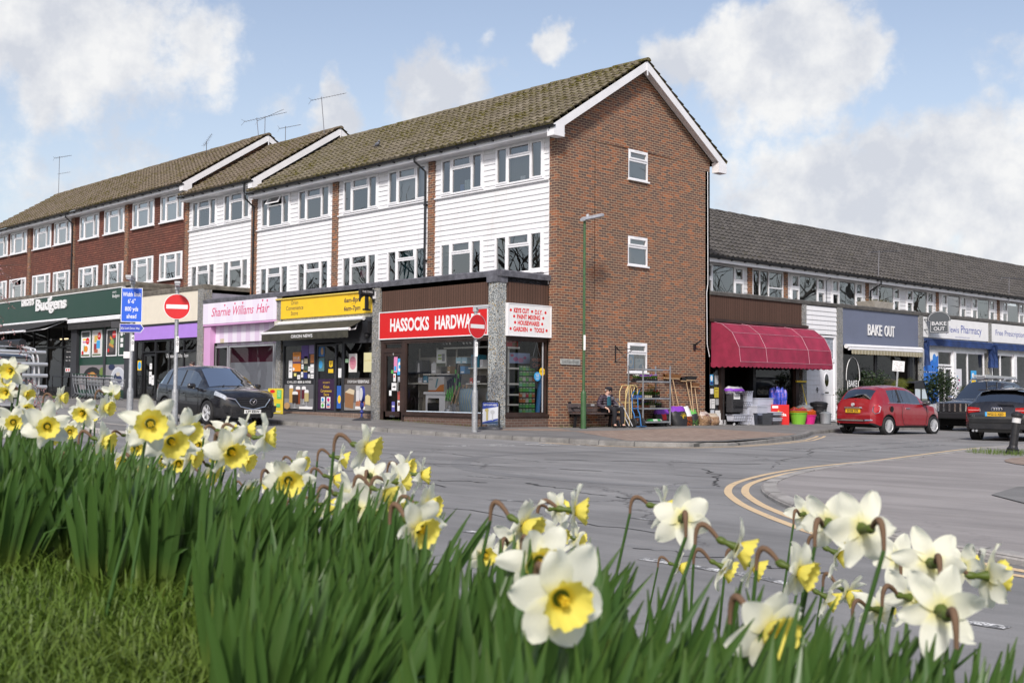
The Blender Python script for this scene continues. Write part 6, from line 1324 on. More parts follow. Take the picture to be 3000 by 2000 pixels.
# A-boards and pavement signs
ab=thing('pavement_sign','black framed swing sign about keys cut, at the foot of the mosaic column','sign',(-.02,-2.5,-.045),R(8))
mb=MB(); hw_=.31; mb.tube([LOC.p(-hw_,.06,0),LOC.p(-hw_,.70,0),LOC.p(-hw_+.06,.77,0),LOC.p(hw_-.06,.77,0),LOC.p(hw_,.70,0),LOC.p(hw_,.06,0)],.022,8); mb.build('frame',BLACK,ab)
mb=MB(); mb.lathe([(.36,0),(.36,.03),(.33,.07),(.2,.09),(0,.095)],20,(0,0,0),0,None,(1.1,.62)); mb.build('base',DGREY,ab)
poster(LOC,-.27,.27,.13,.735,.0,P_(.62,.64,.68),[('p',P_(.03,.06,.30),[(0,1),(1,1),(1,.82),(0,.70)]),('p',P_(.03,.06,.30),[(0,.12),(1,.3),(1,.22),(0,.02)]),('p',P_(.03,.06,.12),[(0,.0),(1,.0),(1,.2),(0,.06)]),('t',WHT,'KEYS CUT HERE',.5,.86,.07,.85,.02),('e',P_(.5,.42,.16),.28,.66,.12,.08),('r',P_(.5,.42,.16),.25,.36,.2,.6),('e',LGREY,.66,.58,.14,.09),('r',LGREY,.62,.70,.2,.52),('t',WHT,'PROFESSIONAL KEY CUTTING SERVICE',.5,.02,.025,.9)],ab,'panel')
lo=thing('pavement_sign','navy round pavement sign on a dark rubber foot outside the convenience shop','sign',(-5.55,-2.72,.06),R(-22))
mb=MB(); mb.lathe([(.30,0),(.30,.03),(.22,.07),(.08,.10),(.05,.13)],20); mb.build('foot',DGREY,lo)
mb=MB(); mb.tube([(0,0,.1),(0,0,.62)],.03,8); mb.lathe([(.0,-.05),(.05,-.03),(.065,0),(.05,.03),(0,.05)],12,(0,0,.28)); mb.disc(LOC,0,.48,.10,-.035,.035,0,20); mb.disc(LOC,0,.82,.24,-.035,.035,0,30); mb.disc(LOC,0,.82,.20,.034,.040,1,30); mb.disc(LOC,0,.82,.20,-.040,-.034,1,30); mb.build('lollipop_panel',[P_(.02,.035,.22),WHT],lo)
tw=thing('pavement_sign','yellow ice lolly advertising board between the black car and the shop','sign',(-10.35,-2.75,.15),R(10))
poster(LOC,-.36,.36,.05,.88,.0,P_(.66,.52,.03),[('e',RED,.30,.89,.17,.07),('r',P_(.35,.55,.2),.08,.45,.05,.42),('r',P_(.6,.6,.4),.08,.45,.14,.19),('r',P_(.6,.6,.4),.08,.45,.28,.33),('r',RED,.14,.40,.42,.58),('e',P_(.55,.6,.35),.27,.62,.2,.05),('r',P_(.12,.5,.15),.62,.92,.60,.95),('t',WHT,'YOU',.77,.85,.05,.2),('t',WHT,'WANT',.77,.77,.05,.2),('t',WHT,'ME',.77,.69,.05,.15),('r',P_(.12,.45,.15),.6,.85,.26,.40),('t',WHT,'Twister',.68,.06,.07,.5)],tw,'panel')
mb=MB(); frame_bars(mb,LOC,-.37,.37,.04,.89,-.02,.0,.02); mb.build('frame',P_(.6,.48,.05),tw,bevel=.01); mb=MB(); mb.lathe([(.33,-.02),(.33,.02),(.25,.05),(0,.055)],16,(0,.02,0),0,None,(1.1,.5)); mb.build('foot',DGREY,tw)
ps=thing('parking_sign','leaning white parking restriction plate on grey post behind the red car','sign',(2.1,15.5,-.12),0,None,(R(-4),R(2),0))
mb=MB(); mb.tube([(0,0,0),(0,0,2.35)],.038,10); mb.build('post',POLE,ps); q=V((.8,-.6,0)); PF=Fr((0,0,0),(.6,.8,0),q); poster(PF,-.23,.23,2.0,2.38,.045,WHT,[('t',BLK,'Mon - Sat',.5,.78,.11,.6),('t',BLK,'8 am - 6 pm',.5,.60,.11,.7),('t',BLK,'1 hour',.5,.42,.11,.4),('t',BLK,'No return',.5,.22,.10,.6),('t',BLK,'within 1 hour',.5,.07,.10,.75)],ps,'sign_plate')
# ------------------------------------------------------------------ goods outside the hardware annex
def on(x,y): return -.018 if y<7.3 else -.03
def obj1(name,label,cat,mb,mats,loc=(0,0,0),rz=0,group=None,smooth=False,bevel=0):
    return tag(mb.build(name,mats,None,smooth,bevel,loc,rz),label,cat,group)
MET=M('zinc_trolley',(.36,.38,.40),.45,.5,var=.2)
dt=thing('plant_trolley','tall galvanised nursery trolley full of potted plants by the wall','trolley',(.23,2.91,-.02))
mb=MB()
for x in (0,.57):
    for y in (0,1.28): mb.box((x,y,.95),(.035,.035,1.78))
mb.build('posts',MET,dt)
for i,(z,tl) in enumerate(((.14,0),(.545,0),(.845,0),(1.35,1),(1.72,2))):
    mb=MB()
    if tl<2:
        for x in ((0,.57)): mb.box((x,.64,z-(.0 if not tl or x else -.0)),(.03,1.28,.045))
        mb.box((.285,.64,z-.005),(.57,1.26,.012)); mb.box((.285,.01,z),(.57,.03,.04)); mb.box((.285,1.27,z),(.57,.03,.04))
    else:
        for y in (.02,1.26): mb.box((.285,y,z),(.57,.025,.03))
        for x in (0,.57): mb.box((x,.64,z),(.025,1.28,.03))
    mb.build('shelf',MET,dt)
for x in (.06,.51):
    for y in (.1,1.18): 
        mb=MB(); mb.lathe([(.0,-.02),(.06,-.02),(.065,0),(.06,.02),(0,.02)],14,(x,y,.065),0,Matrix.Rotation(PI/2,3,'X')); mb.build('castor',RUBBER,dt)
LEAFG=leafy('bedding_leaves',(.06,.15,.02),(.12,.24,.03),.35); 
def pots(n_,label,loc,cols,rows,gap,h,flower=None,pot=BLK,spread=.05,seed=0,group='trays of plants on the nursery trolley',long=False):
    """a tray of little pots: tray, pots, leaves and flowers"""
    t=thing(n_,label,'plants',loc,0,group); rr=random.Random(seed); mb=MB(); lb=MB(); fb=MB()
    mb.box((0,0,.012),(rows*gap+.03,cols*gap+.03,.024),0)
    for i in range(rows):
        for j in range(cols):
            x=(i-(rows-1)/2)*gap; y=(j-(cols-1)/2)*gap
            mb.lathe([(gap*.32,.0),(gap*.42,.07),(gap*.45,.075)],8,(x,y,.02),1)
            for k in range(26):
                a=rr.uniform(0,6.28); l=rr.uniform(.5,1)*h; s_=rr.uniform(.2,1)*(spread if not long else spread*.45); d=V((cos(a),sin(a),0)); b=V((x,y,.085)); tip=b+d*s_+V((0,0,l)); w=V((-d.y,d.x,0))*(.006 if long else .014); m=b.lerp(tip,.6)
                lb.poly([b-w*.4,b+w*.4,m+w,tip,m-w])
            if flower:
                for k in range(rr.randint(2,5)):
                    p=V((x+rr.uniform(-1,1)*spread,y+rr.uniform(-1,1)*spread,.085+h*rr.uniform(.75,1.1))); r_=rr.uniform(.014,.024); nn_=V((rr.uniform(.2,1),rr.uniform(-.8,.3),rr.uniform(.2,.8))).normalized(); u_=nn_.orthogonal().normalized(); v_=nn_.cross(u_)
                    fb.poly([p+u_*r_*cos(q)+v_*r_*sin(q) for q in lin(0,2*PI,7)[:-1]])
    mb.build('tray',[BLK,pot],t); lb.build('leaves',LEAFG,t)
    if flower: fb.build('flowers',flower,t)
    return t
FV=leafy('violet_petals',(.22,.05,.42),(.30,.10,.55),.3); FR_=leafy('red_petals',(.50,.015,.015),(.55,.04,.01),.2); FY=leafy('yellow_petals',(.65,.45,.02),(.7,.5,.03),.3); FW=leafy('white_petals',(.7,.7,.66),(.65,.66,.6),.3); FB=leafy('blue_petals',(.10,.10,.50),(.18,.14,.6),.3)
X0=.45;Y0=2.91
for i,(n_,lab,y,z,c,h,fl,pt,lg,sd) in enumerate((
 ('potted_plants','tray of violet pansies on the top tier of the nursery trolley',3.35,1.345,5,.10,FV,BLK,0,1),('potted_plants','tray of white and green seedlings at the left of the top tier',3.02,1.345,3,.11,FW,BLK,0,2),('potted_plants','tray of trailing plants at the right of the top tier',3.78,1.345,4,.13,FV,BLK,0,3),
 ('potted_plants','row of green seedlings in blue pots on the second tier',3.12,.84,4,.13,None,P_(.05,.12,.4),0,4),('potted_plants','green seedlings in pale pots in the middle of the second tier',3.52,.84,4,.14,None,P_(.6,.55,.42),0,5),('potted_plants','red and yellow primroses with tall shoots at the right of the second tier',3.95,.84,3,.16,FR_,BLK,0,6),('potted_plants','tall dwarf daffodils in bloom at the back right of the second tier',3.85,.845,3,.30,FY,BLK,1,7),
 ('potted_plants','tray of blue violas on the third tier',3.3,.54,6,.12,FB,P_(.25,.09,.05),0,8),('potted_plants','fresh green shoots in cream pots on the third tier',3.72,.54,3,.18,None,P_(.6,.55,.42),1,9),('potted_plants','small white flowering pots at the right of the third tier',4.02,.54,3,.10,FW,BLK,0,10),
 ('potted_plants','single leafy pot plant on the bottom shelf',3.12,.14,1,.24,FW,P_(.2,.08,.05),1,11))):
    x=X0 if 'back' not in lab else .33; dz=0
    pots(n_,lab,(x,y,z+.006-.02),c,2 if c>1 else 1,.088 if c>1 else .16,h,fl,pt,seed=sd,long=lg)
mb=MB(); mb.lathe([(0,0),(.18,.0),(.2,.03),(.16,.075),(0,.085)],14,(0,0,0),0,None,(.8,1.9)); put_text(mb,Fr((0,0,0),(0,1,0),(0,0,1)),'',0,0,0,.1); obj1('compost_bag','green and white compost bag lying on the bottom shelf of the trolley','bag',mb,[stripe_mat('green_white_bag',(.05,.30,.08),(.6,.66,.6),.35)],(.5,3.78,.128))
# sack trucks
st=thing('sack_truck','blue steel sack truck with black wheels beside the nursery trolley','sack truck',(.93,2.52,-.02))
TB=P_(.04,.17,.42); mb=MB()
for y in (-.13,.13):
    mb.tube([(.02,y,.05),(-.03,y,.38),(-.10,y,.50),(-.12,y,.95),(-.02,y*.9,1.10)],.017,8)
for z,x in ((.3,-.02),(.55,-.105),(.85,-.12)): mb.tube([(x,-.13,z),(x,.13,z)],.013,6)
mb.box((.10,0,.03),(.2,.34,.012)); mb.build('frame',TB,st); mb=MB(); mb.tube([(-.02,-.12,1.09),(.06,-.12,1.16)],.02,8); mb.tube([(-.02,.12,1.09),(.06,.12,1.16)],.02,8); mb.build('grip',BLK,st)
for y in (-.19,.19):
    mb=MB(); mb.lathe([(.05,-.04),(.11,-.045),(.135,-.02),(.14,0),(.135,.02),(.11,.045),(.05,.04)],20,(.0,y,.14),0,Matrix.Rotation(PI/2,3,'X')); mb.lathe([(.0,-.03),(.075,-.03),(.075,.03),(0,.03)],16,(.0,y,.14),1,Matrix.Rotation(PI/2,3,'X')); mb.build('wheel',[RUBBER,LGREY],st)
ct=thing('stair_truck','cream tubular folding stair truck standing between the seated man and the plant trolley','sack truck',(.55,2.55,-.02))
TC=P_(.58,.44,.20); mb=MB()
for x in (-.12,.12): mb.tube([(x,-.28,.30),(x,-.27,1.05),(x,-.16,1.22),(x,.06,1.24),(x,.12,1.16),(x,.06,1.0),(x,-.02,.70),(x,-.02,.05)],.015,8); mb.tube([(x,.20,1.22),(x,.26,1.1),(x,.26,.9)],.015,8)
for y,z in ((-.28,.72),(-.02,.72)): mb.tube([(-.12,y,z),(.12,y,z)],.013,6)
mb.tube([(.12,-.28,.72),(.12,.24,.72)],.013,6); mb.tube([(.12,-.16,1.22),(.12,.20,1.23)],.015,6); mb.tube([(.12,-.27,.33),(.12,-.06,.15)],.013,6); mb.tube([(.12,-.10,.02),(.12,-.12,1.2)],.013,6); mb.build('frame',TC,ct)
mb=MB(); mb.lathe([(0,-.03),(.11,-.03),(.12,0),(.11,.03),(0,.03)],16,(.0,-.02,.12),0,Matrix.Rotation(PI/2,3,'Y')); mb.build('wheel',RUBBER,ct)
# brooms lean on the wall
HND=M('pale_broom_handle',(.48,.33,.19),.6,var=.2,vs=6)
for i,(f,hy,hz,w,c,lab) in enumerate((((.40,4.99,-.02),5.03,1.45,.56,P_(.20,.09,.03),'brown bristle broom leaning on the wall, the nearer of the crossed pair by the trolley'),((.42,5.30,-.02),5.13,1.44,.62,P_(.22,.10,.035),'brown bristle broom leaning on the wall, the farther of the crossed pair by the trolley'),((.40,5.95,-.02),5.85,1.37,.5,P_(.02,.02,.02),'black bristle broom leaning on the wall, with the larger head'),((.42,5.90,-.02),6.05,1.40,.45,P_(.022,.02,.02),'black bristle broom leaning on the wall behind the larger one'),((.40,6.20,-.02),6.30,1.19,.36,P_(.19,.08,.03),'short brown broom leaning on the wall, farthest from the trolley'))):
    b=thing('broom',lab,'broom',(0,0,0),0,'brooms propped against the brick wall'); x=.12+.03*(i%2)
    mb=MB(); mb.tube([V(f),V((x,hy,hz))],.014,6); mb.build('handle',HND,b); mb=MB(); mb.box((x,hy,hz+.02),(.07,w,.035)); mb.build('head',HND,b)
    mb=MB(); rr=random.Random(i); k=16
    mb.grid([[V((x+dx*(1+.3*t),hy-w/2*(1.02+.05*t)+w*(1.04+.1*t)*j/k,hz+.03+.10*t+(.02*sin(PI*j/k)+rr.uniform(-.008,.008))*t)) for j in range(k+1)] for dx,t in ((-.035,0),(-.04,1),(.04,1),(.035,0))]); mb.build('bristles',c,b)
# bags
def bag(name,label,loc,w,d,h,mats,lean=0.,rz=0,group='filled bags by the brick wall',band=(.33,.66),seed=0,cat='bag'):
    rr=random.Random(seed); rows=[]; mb=MB(); k=18
    for i in range(9):
        t=i/8; rx=d/2*(.75+.55*sin(PI*min(1,t*1.05+.08)))*(1-.75*max(0,t-.82)/.18); ry=w/2*(.9+.16*sin(PI*t)) 
        rows.append([V((rx*cos(a)*(1+.28*noise.noise(V((cos(a)*1.5,sin(a)*1.5,t*4+seed)))),ry*sin(a)*(1+.14*noise.noise(V((cos(a)*2,t*5,seed)))),h*t+.06*noise.noise(V((cos(a)*2,sin(a)*2,seed)))*t)) +V((-lean*t*h,0,0)) for a in lin(0,2*PI,k)[:-1]])
    mb.grid(rows,lambda a,b:0 if a/8<band[0] else (1 if a/8<band[1] else 2),True); mb.poly(rows[-1],2); o=mb.build(name,mats,None,True,0,loc,rz); return tag(o,label,cat,group)
PB=P_(.22,.05,.45); BK2=P_(.02,.02,.022)
def img(name,base,c1,c2,sc):
    m,t=nt(name); n=N(t); co=coords(n); f=n.noise(sc,3,.6,co); c=n.ramp(f,[(.42,base),(.5,c1),(.58,c2),(.66,base)]); n.out(n.a('ShaderNodeBsdfPrincipled',{'Base Color':c,'Roughness':.35}).outputs[0]); return m
for i,y in enumerate((4.10,4.30,4.50)): bag('compost_bag',('purple and black compost bag standing under the trolley shelf, %s of the three'%('leftmost','middle','rightmost')[i]),(.32,y+.12,-.02),.30,.22,.5,[BK2,RED if i==1 else BK2,PB],.1,0,seed=i)
cb=bag('compost_bag','large purple compost bag with a yellow flower picture, leaning in front',(.52,5.04,-.02),.62,.26,.60,[BK2,BK2,PB],.25,R(-8),seed=9)
mb=MB()
for k in range(14):
    a=2*PI*k/14; c=V((.56,5.12,.25)); u_=V((-.2,cos(a),sin(a)*.95)); v_=V((0,-sin(a),cos(a)))
    mb.poly([c+u_*.04-v_*.02+V((.09,0,0)),c+u_*.04+v_*.02+V((.09,0,0)),c+u_*.19+V((.06,0,0))])
pic=mb.build('flower_picture',FY,cb); pic.matrix_parent_inverse=(Matrix.Translation((.52,5.04,-.02))@Matrix.Rotation(R(-8),4,'Z')).inverted()
bag('bark_bag','orange topped bark bag behind the purple bag',(.30,5.22,-.02),.46,.24,.62,[img('bark_print',(.08,.05,.03),(.25,.10,.02),(.02,.02,.02),9),BK2,P_(.50,.25,.03)],.15,0,seed=4)
bag('charcoal_bag','white topped charcoal bag with orange flames printed on it',(.40,5.58,-.02),.48,.24,.60,[img('flame_print',(.03,.012,.01),(.40,.09,.01),(.12,.02,.01),12),BK2,WHT],.2,R(6),seed=5,band=(.45,.5))
bag('feed_bag','green and black bag between the charcoal and the nets of kindling',(.34,5.98,-.02),.36,.22,.50,[img('green_print',(.02,.03,.02),(.10,.25,.04),(.03,.05,.03),10),BK2,P_(.12,.40,.08)],.15,0,seed=6)
KND=img('kindling_print',(.32,.20,.11),(.10,.05,.03),(.42,.28,.17),16)
bag('kindling_net','pale net bag of kindling with dark label, nearer to the brooms',(.42,6.45,-.02),.55,.3,.42,[KND,KND,P_(.5,.42,.38)],.12,R(10),seed=7); bag('kindling_net','pale net bag of kindling with dark label at the end of the brick wall',(.44,6.88,-.02),.46,.28,.36,[KND,KND,P_(.45,.38,.3)],.18,R(-6),seed=8)
mb=MB(); mb.box8([(.58,6.35,.10),(.58,6.55,.08),(.60,6.55,.08),(.60,6.35,.10),(.50,6.33,.34),(.50,6.5,.34),(.52,6.5,.34),(.52,6.33,.34)]); obj1('price_card','dark printed card on the kindling net nearer to the brooms','label',mb,[img('card_print',(.03,.02,.02),(.25,.06,.03),(.3,.28,.25),20)])
# stock in front of the annexe
ON=-.035
tr=thing('basket_trolley','black wire basket trolley of hardware by the annexe door','trolley',(.55,7.98,ON))
mb=MB()
for z,h,w in ((.12,.20,1.0),(.62,.14,.9),(.98,.14,.9)):
    for k in range(9): 
        y=-.5*w+w*k/8; mb.tube([(-.22,y,z+h),(-.2,y,z),(.22,y,z),(.28,y,z+h)],.005,4)
    for x,zz in ((-.22,z+h),(.28,z+h),(.25,z+h*.5),(.22,z)): mb.tube([(x,-.5*w,zz),(x,.5*w,zz)],.007,4)
    for y in (-.5*w,.5*w): mb.tube([(-.22,y,z+h),(.28,y,z+h)],.007,4)
for y in (-.45,.45): mb.tube([(-.2,y,.05),(-.2,y,1.2)],.014,6)
mb.build('wire_baskets',BLACK,tr)
for x in (-.2,.2):
    for y in (-.42,.42):
        mb=MB(); mb.lathe([(0,-.015),(.04,-.015),(.045,0),(.04,.015),(0,.015)],10,(x,y,.045),0,Matrix.Rotation(PI/2,3,'X')); mb.build('castor',LGREY,tr)
mb=MB(); mb.box((0,0,0),(.26,.62,.62)); obj1('mat_roll','dark grey folded doormats hanging over the upper basket','mat',mb,[M('dark_grey_mat',(.03,.03,.034),.95,var=.4,vs=20)],(.60,7.80,.72+ON),0,None,False,.04)
bag('goods_bag','clear plastic bags with purple print heaped on top of the basket trolley',(.55,7.85,1.02+ON),.85,.4,.24,[img('purple_print',(.30,.30,.32),(.12,.05,.3),(.5,.5,.5),8),PB,P_(.5,.5,.52)],0,0,None,seed=3)
poster(Fr((.74,0,0),(0,1,0),(1,0,0)),7.55,7.90,.82,1.05,0,WHT,[('t',NAVY,'CANDELS',.5,.7,.12,.8),('r',GREY,.15,.85,.5,.55),('r',GREY,.15,.85,.3,.35)],None,'price_card')['label']='white handwritten price card on the hanging doormats'; bpy.data.objects['price_card.001']['category']='label'
TRN=glass_mat('clear_plastic',(.80,.83,.88),.10,.25); LIL=M('milky_plastic',(.52,.54,.62),.4,var=.08)
def crate(name,label,loc,l,w,h,mat,rim=True,group='plastic storage boxes outside the annexe',lid=False):
    mb=MB(); a=.9; t=.012
    for s_ in (0,1):
        e=t*s_
        mb.grid([[V((x*(l/2-e)*(a+(1-a)*q),y*(w/2-e)*(a+(1-a)*q),h*q+(t if s_ and q==0 else 0))) for x,y in ((-1,-1),(1,-1),(1,1),(-1,1))] for q in (0,.5,1)],0,True,flip=bool(s_))
    mb.box((0,0,.008),(l*.88,w*.88,.012))
    if rim:
        for x in (-1,1): mb.box((x*l/2,0,h-.012),(.025,w+.03,.022))
        for y in (-1,1): mb.box((0,y*w/2,h-.012),(l+.03,.025,.022))
    if lid: mb.box((0,0,h+.012),(l+.03,w+.03,.025))
    o=mb.build(name,mat,None,False,0,loc); return tag(o,label,'box',group)
crate('storage_box','pale blue plastic tray in the lowest basket of the trolley',(.56,7.95,.14+ON),.3,.7,.22,LIL,group=None)
crate('storage_box','tall milky plastic tub with lid left of the clear boxes',(.62,9.02,ON),.45,.62,.62,LIL,lid=True)
crate('storage_box','clear plastic box holding dark folded goods, in front',(.88,9.02,ON),.35,.62,.40,TRN); mb=MB(); mb.box((0,0,.16),(.26,.5,.30)); mb.box((.14,-.05,.22),(.01,.26,.24),1); obj1('folded_goods','dark goods with a yellow card inside the front clear box','goods',mb,[P_(.03,.04,.08),P_(.55,.40,.10)],(.88,9.02,ON+.02))
for k in range(4): crate('storage_box','clear plastic box in the low stack by the red display, %s from the ground'%('first','second','third','fourth')[k],(.85,9.62,ON+.10*k),.38,.55,.14,LIL if k%2 else TRN)
for k in range(4): crate('storage_box','milky plastic box in the tall stack behind, %s from the ground'%('first','second','third','fourth')[k],(.38,9.55+.06*(k%2),ON+.22*k),.42,.95,.24,LIL)
crate('storage_box','tall white plastic bin standing by the door post',(.35,8.8,.55),.3,.34,.55,LIL,group=None); mb=MB(); mb.box((0,0,.27),(.3,.3,.58)); obj1('storage_box','white box under the tall white plastic bin','box',mb,[LIL],(.35,8.8,ON))
vd=thing('display_bin','bright red cardboard display bin packed with blue mop packets','display',(.62,10.30,ON),R(45)); s_=.42
mb=MB(); mb.box((0,0,.34),(.60,.60,.68)); mb.build('bin',RED,vd)
for F,sx in ((Fr((.30,0,0),(0,1,0),(1,0,0)),0),(Fr((0,-.30,0),(1,0,0),(0,-1,0)),0)):
    lettering(F,[T('vileda',0,.30,.004,.10,w=.42,bold=.03)],WHT,vd)
    mb=MB(); mb.prism(F,[(-.10,.43),(-.06,.50),(-.03,.43)],.002,.005,0); mb.prism(F,[(-.05,.43),(.0,.50),(-.02,.43)],.004,.007,1); mb.build('logo_mark',[YEL,GRN],vd)
mb=MB(); mb.fbox(Fr((0,-.30,0),(1,0,0),(0,-1,0)),-.27,-.07,.56,.64,.002,.005); mb.build('price_card',WHT,vd)
mg=0
for i in range(5):
    for j in range(4):
        rr=random.Random(i*7+j); x=.62+(i-2)*.085+rr.uniform(-.02,.02); y=10.30+(j-1.5)*.13+rr.uniform(-.02,.02); mb=MB(); tl=V((rr.uniform(-.08,.08),rr.uniform(-.14,.14),1)); c=V((0,0,0))
        rows=[]; hh=.62+rr.uniform(-.08,.05)
        for t,w in ((0,.03),(.25,.05),(.6,.06),(.85,.05),(1,.02)): rows.append([c+tl*hh*t+V((w*cos(a)*(1+.2*rr.random()),w*1.2*sin(a),0)) for a in lin(0,2*PI,8)[:-1]])
        mb.grid(rows,0,True); mb.poly(rows[-1]); o=mb.build('mop_packet',img('blue_packet',(.03,.06,.42),(.05,.10,.6),(.35,.20,.5),7) if not mg else mg,None,True,0,(x,y,.60)); mg=o.data.materials[0]
        tag(o,'blue foil mop packet standing in the red display bin','mop','mop packets in the red display bin')
mb=MB(); mb.box((0,0,.5),(.25,.5,1.0)); obj1('display_board','tall dark red board standing behind the display bin','display',mb,[P_(.25,.01,.02)],(.25,10.95,ON))
def bucket(label,loc,r0,r1,h,mat,hmat=None):
    b=thing('bucket',label,'bucket',loc,0,'flexible buckets outside the annexe'); mb=MB(); mb.lathe([(r0,0),(r1,h),(r1+.012,h),(r1+.012,h-.03)],20); mb.lathe([(r0*.96,.01),(r1*.95,h-.02)],20); mb.build('tub',mat,b)
    for k in range(4):
        m=MB(); a=.5+k*.8; z=h+.02+.035*k; m.lathe([(r1*.9,z-.02),(r1*1.02,z),(r1*.96,z+.01)],18,(0,0,0)); 
        for sg in (-1,1): m.tube([(sg*r1*.5*cos(a),sg*r1*.8,z),(0,sg*r1*.95,z+.07),(-sg*r1*.5*cos(a),sg*r1*.8,z)],.012,5)
        m.build('nested_rim',(ORG,P_(.45,.42,.05),HOT,P_(.5,.1,.02))[k] if hmat is None else hmat,b)
bucket('lime green bucket with nested coloured rims beside the red display',(.75,11.33,ON),.22,.30,.40,P_(.20,.48,.04)); bucket('hot pink bucket with orange handles on top',(.78,11.93,ON),.19,.26,.32,P_(.65,.02,.22),P_(.65,.14,.02))
RIB=M('black_bin_plastic',(.012,.012,.014),.45,var=.2)
b=thing('dustbin','tall black plastic dustbin by the white door','bin',(.62,12.85,ON)); mb=MB(); mb.lathe([(.20,0)]+[(.21+.09*t/10+(.012 if t%3==0 else 0),.07*t) for t in range(11)],20); mb.build('bin',RIB,b); mb=MB(); mb.lathe([(.32,.69),(.33,.71),(.28,.76),(.1,.80),(.0,.80)],20); mb.build('lid',RIB,b)
b=thing('dustbin','small shiny galvanised bin with lid in front of the black dustbin','bin',(.98,12.70,ON)); mb=MB(); mb.lathe([(.17,0),(.18,.02),(.205,.36)],20); mb.build('bin',MET,b); mb=MB(); mb.lathe([(.22,.35),(.22,.37),(.12,.43),(.0,.445)],20); mb.tube([(-.06,0,.44),(-.05,0,.48),(.05,0,.48),(.06,0,.44)],.01,6); mb.build('lid',MET,b)
b=thing('dustbin','large galvanised dustbin with lid behind the pink bucket','bin',(.40,12.25,ON)); mb=MB(); mb.lathe([(.24,0)]+[(.25+.04*t/12,.05*t) for t in range(12)],22); mb.build('bin',MET,b); mb=MB(); mb.lathe([(.31,.55),(.31,.58),(.15,.66),(.0,.67)],20); mb.tube([(-.08,0,.66),(-.06,0,.72),(.06,0,.72),(.08,0,.66)],.012,6); mb.build('lid',MET,b)
b=thing('broom','yellow indoor broom with upturned head leaning by the pier','broom',(0,0,0)); mb=MB(); mb.tube([(.45,12.35,.6),(.32,12.2,1.42)],.013,6); mb.build('handle',P_(.62,.48,.03),b); mb=MB(); mb.box((.32,12.18,1.46),(.06,.62,.06)); mb.build('head',P_(.66,.48,.02),b); mb=MB(); mb.box((.32,12.18,1.40),(.05,.5,.05)); mb.build('bristles',BLK,b)
# ------------------------------------------------------------------ window display of the corner shop (inside)
def goods(name,label,mb,mats,**k): return obj1(name,label,k.pop('cat','goods'),mb,mats,**k)
Gd=FL(-1.52)   # display plane a little behind the glass
CRS=M('cream_shelving',(.62,.60,.54),.6,var=.08); 
sh=thing('shelving','cream metal shelving with pegboard back inside the corner shop window','shelving')
mb=MB(); mb.fbox(Gd,-4.75,-1.0,.35,2.02,-.42,-.40); mb.build('pegboard',brick_mat('pegboard',.025,.025,.004,[(0,(.56,.54,.47)),(1,(.60,.58,.51))],(.35,.34,.30),bump=.05,big=.1,offset=0.),sh)
for s0,s1,z in ((-4.05,-2.83,1.47),(-5.0,-3.87,1.20),(-3.1,-1.2,2.24),(-2.0,-1.2,1.64),(-2.1,-1.2,1.19)):
    mb=MB(); mb.fbox(Gd,s0,s1,z,z+.035,-.4,.05); mb.build('shelf',CRS,sh)
mb=MB()
for s in (-4.75,-3.9,-3.0,-2.05): mb.fbox(Gd,s-.02,s+.02,.35,2.3,-.4,-.36)
mb.build('upright',CRS,sh)
sh2=thing('shelving','cream shelf stand with bracket arms beside the side window','shelving'); Gs=FR(-.52)
mb=MB(); mb.fbox(Gs,-1.42,-1.36,.34,2.25,-.03,.03); 
for z in (2.2,1.62,1.18,.88,.60): mb.fbox(Gs,-1.5,-1.02 if z>2 else -1.05,z,z+.05,-.3,.1)
mb.build('stand',CRS,sh2)
def gbox(label,F,s0,s1,z0,z1,col,els=(),n0=-.3,n1=0.,group=None,name='boxed_goods'):
    o=plain(name,F,s0,s1,z0,z1,n0,n1,col,None)
    if els: poster(F,s0+.005,s1-.005,z0+.005,z1-.005,n1+.002,col,els,o,'print')
    return tag(o,label,'box',group)
gbox('large white and orange cardboard box on the fireplace surround',Gd,-3.85,-3.12,.97,1.42,P_(.55,.54,.52),[('p',P_(.55,.20,.05),[(.4,0),(1,0),(1,.5),(.75,.45)]),('r',P_(.45,.14,.04),0,1,.0,.10),('p',P_(.1,.25,.3),[(.45,.3),(.55,.85),(.65,.9),(.52,.25)]),('r',GREY,.05,.3,.8,.86)])
gbox('black kettle box on the upper shelf',Gd,-4.47,-4.17,1.51,1.92,P_(.04,.04,.045),[('p',P_(.5,.5,.52),[(.3,.1),(.7,.1),(.6,.8),(.4,.8)])])
gbox('teal knife block box beside the mosaic column',Gd,-1.93,-1.60,1.68,2.04,P_(.03,.24,.34),[('r',P_(.15,.16,.2),.05,.5,.05,.9),('r',P_(.02,.18,.26),.6,.95,.5,.8)])
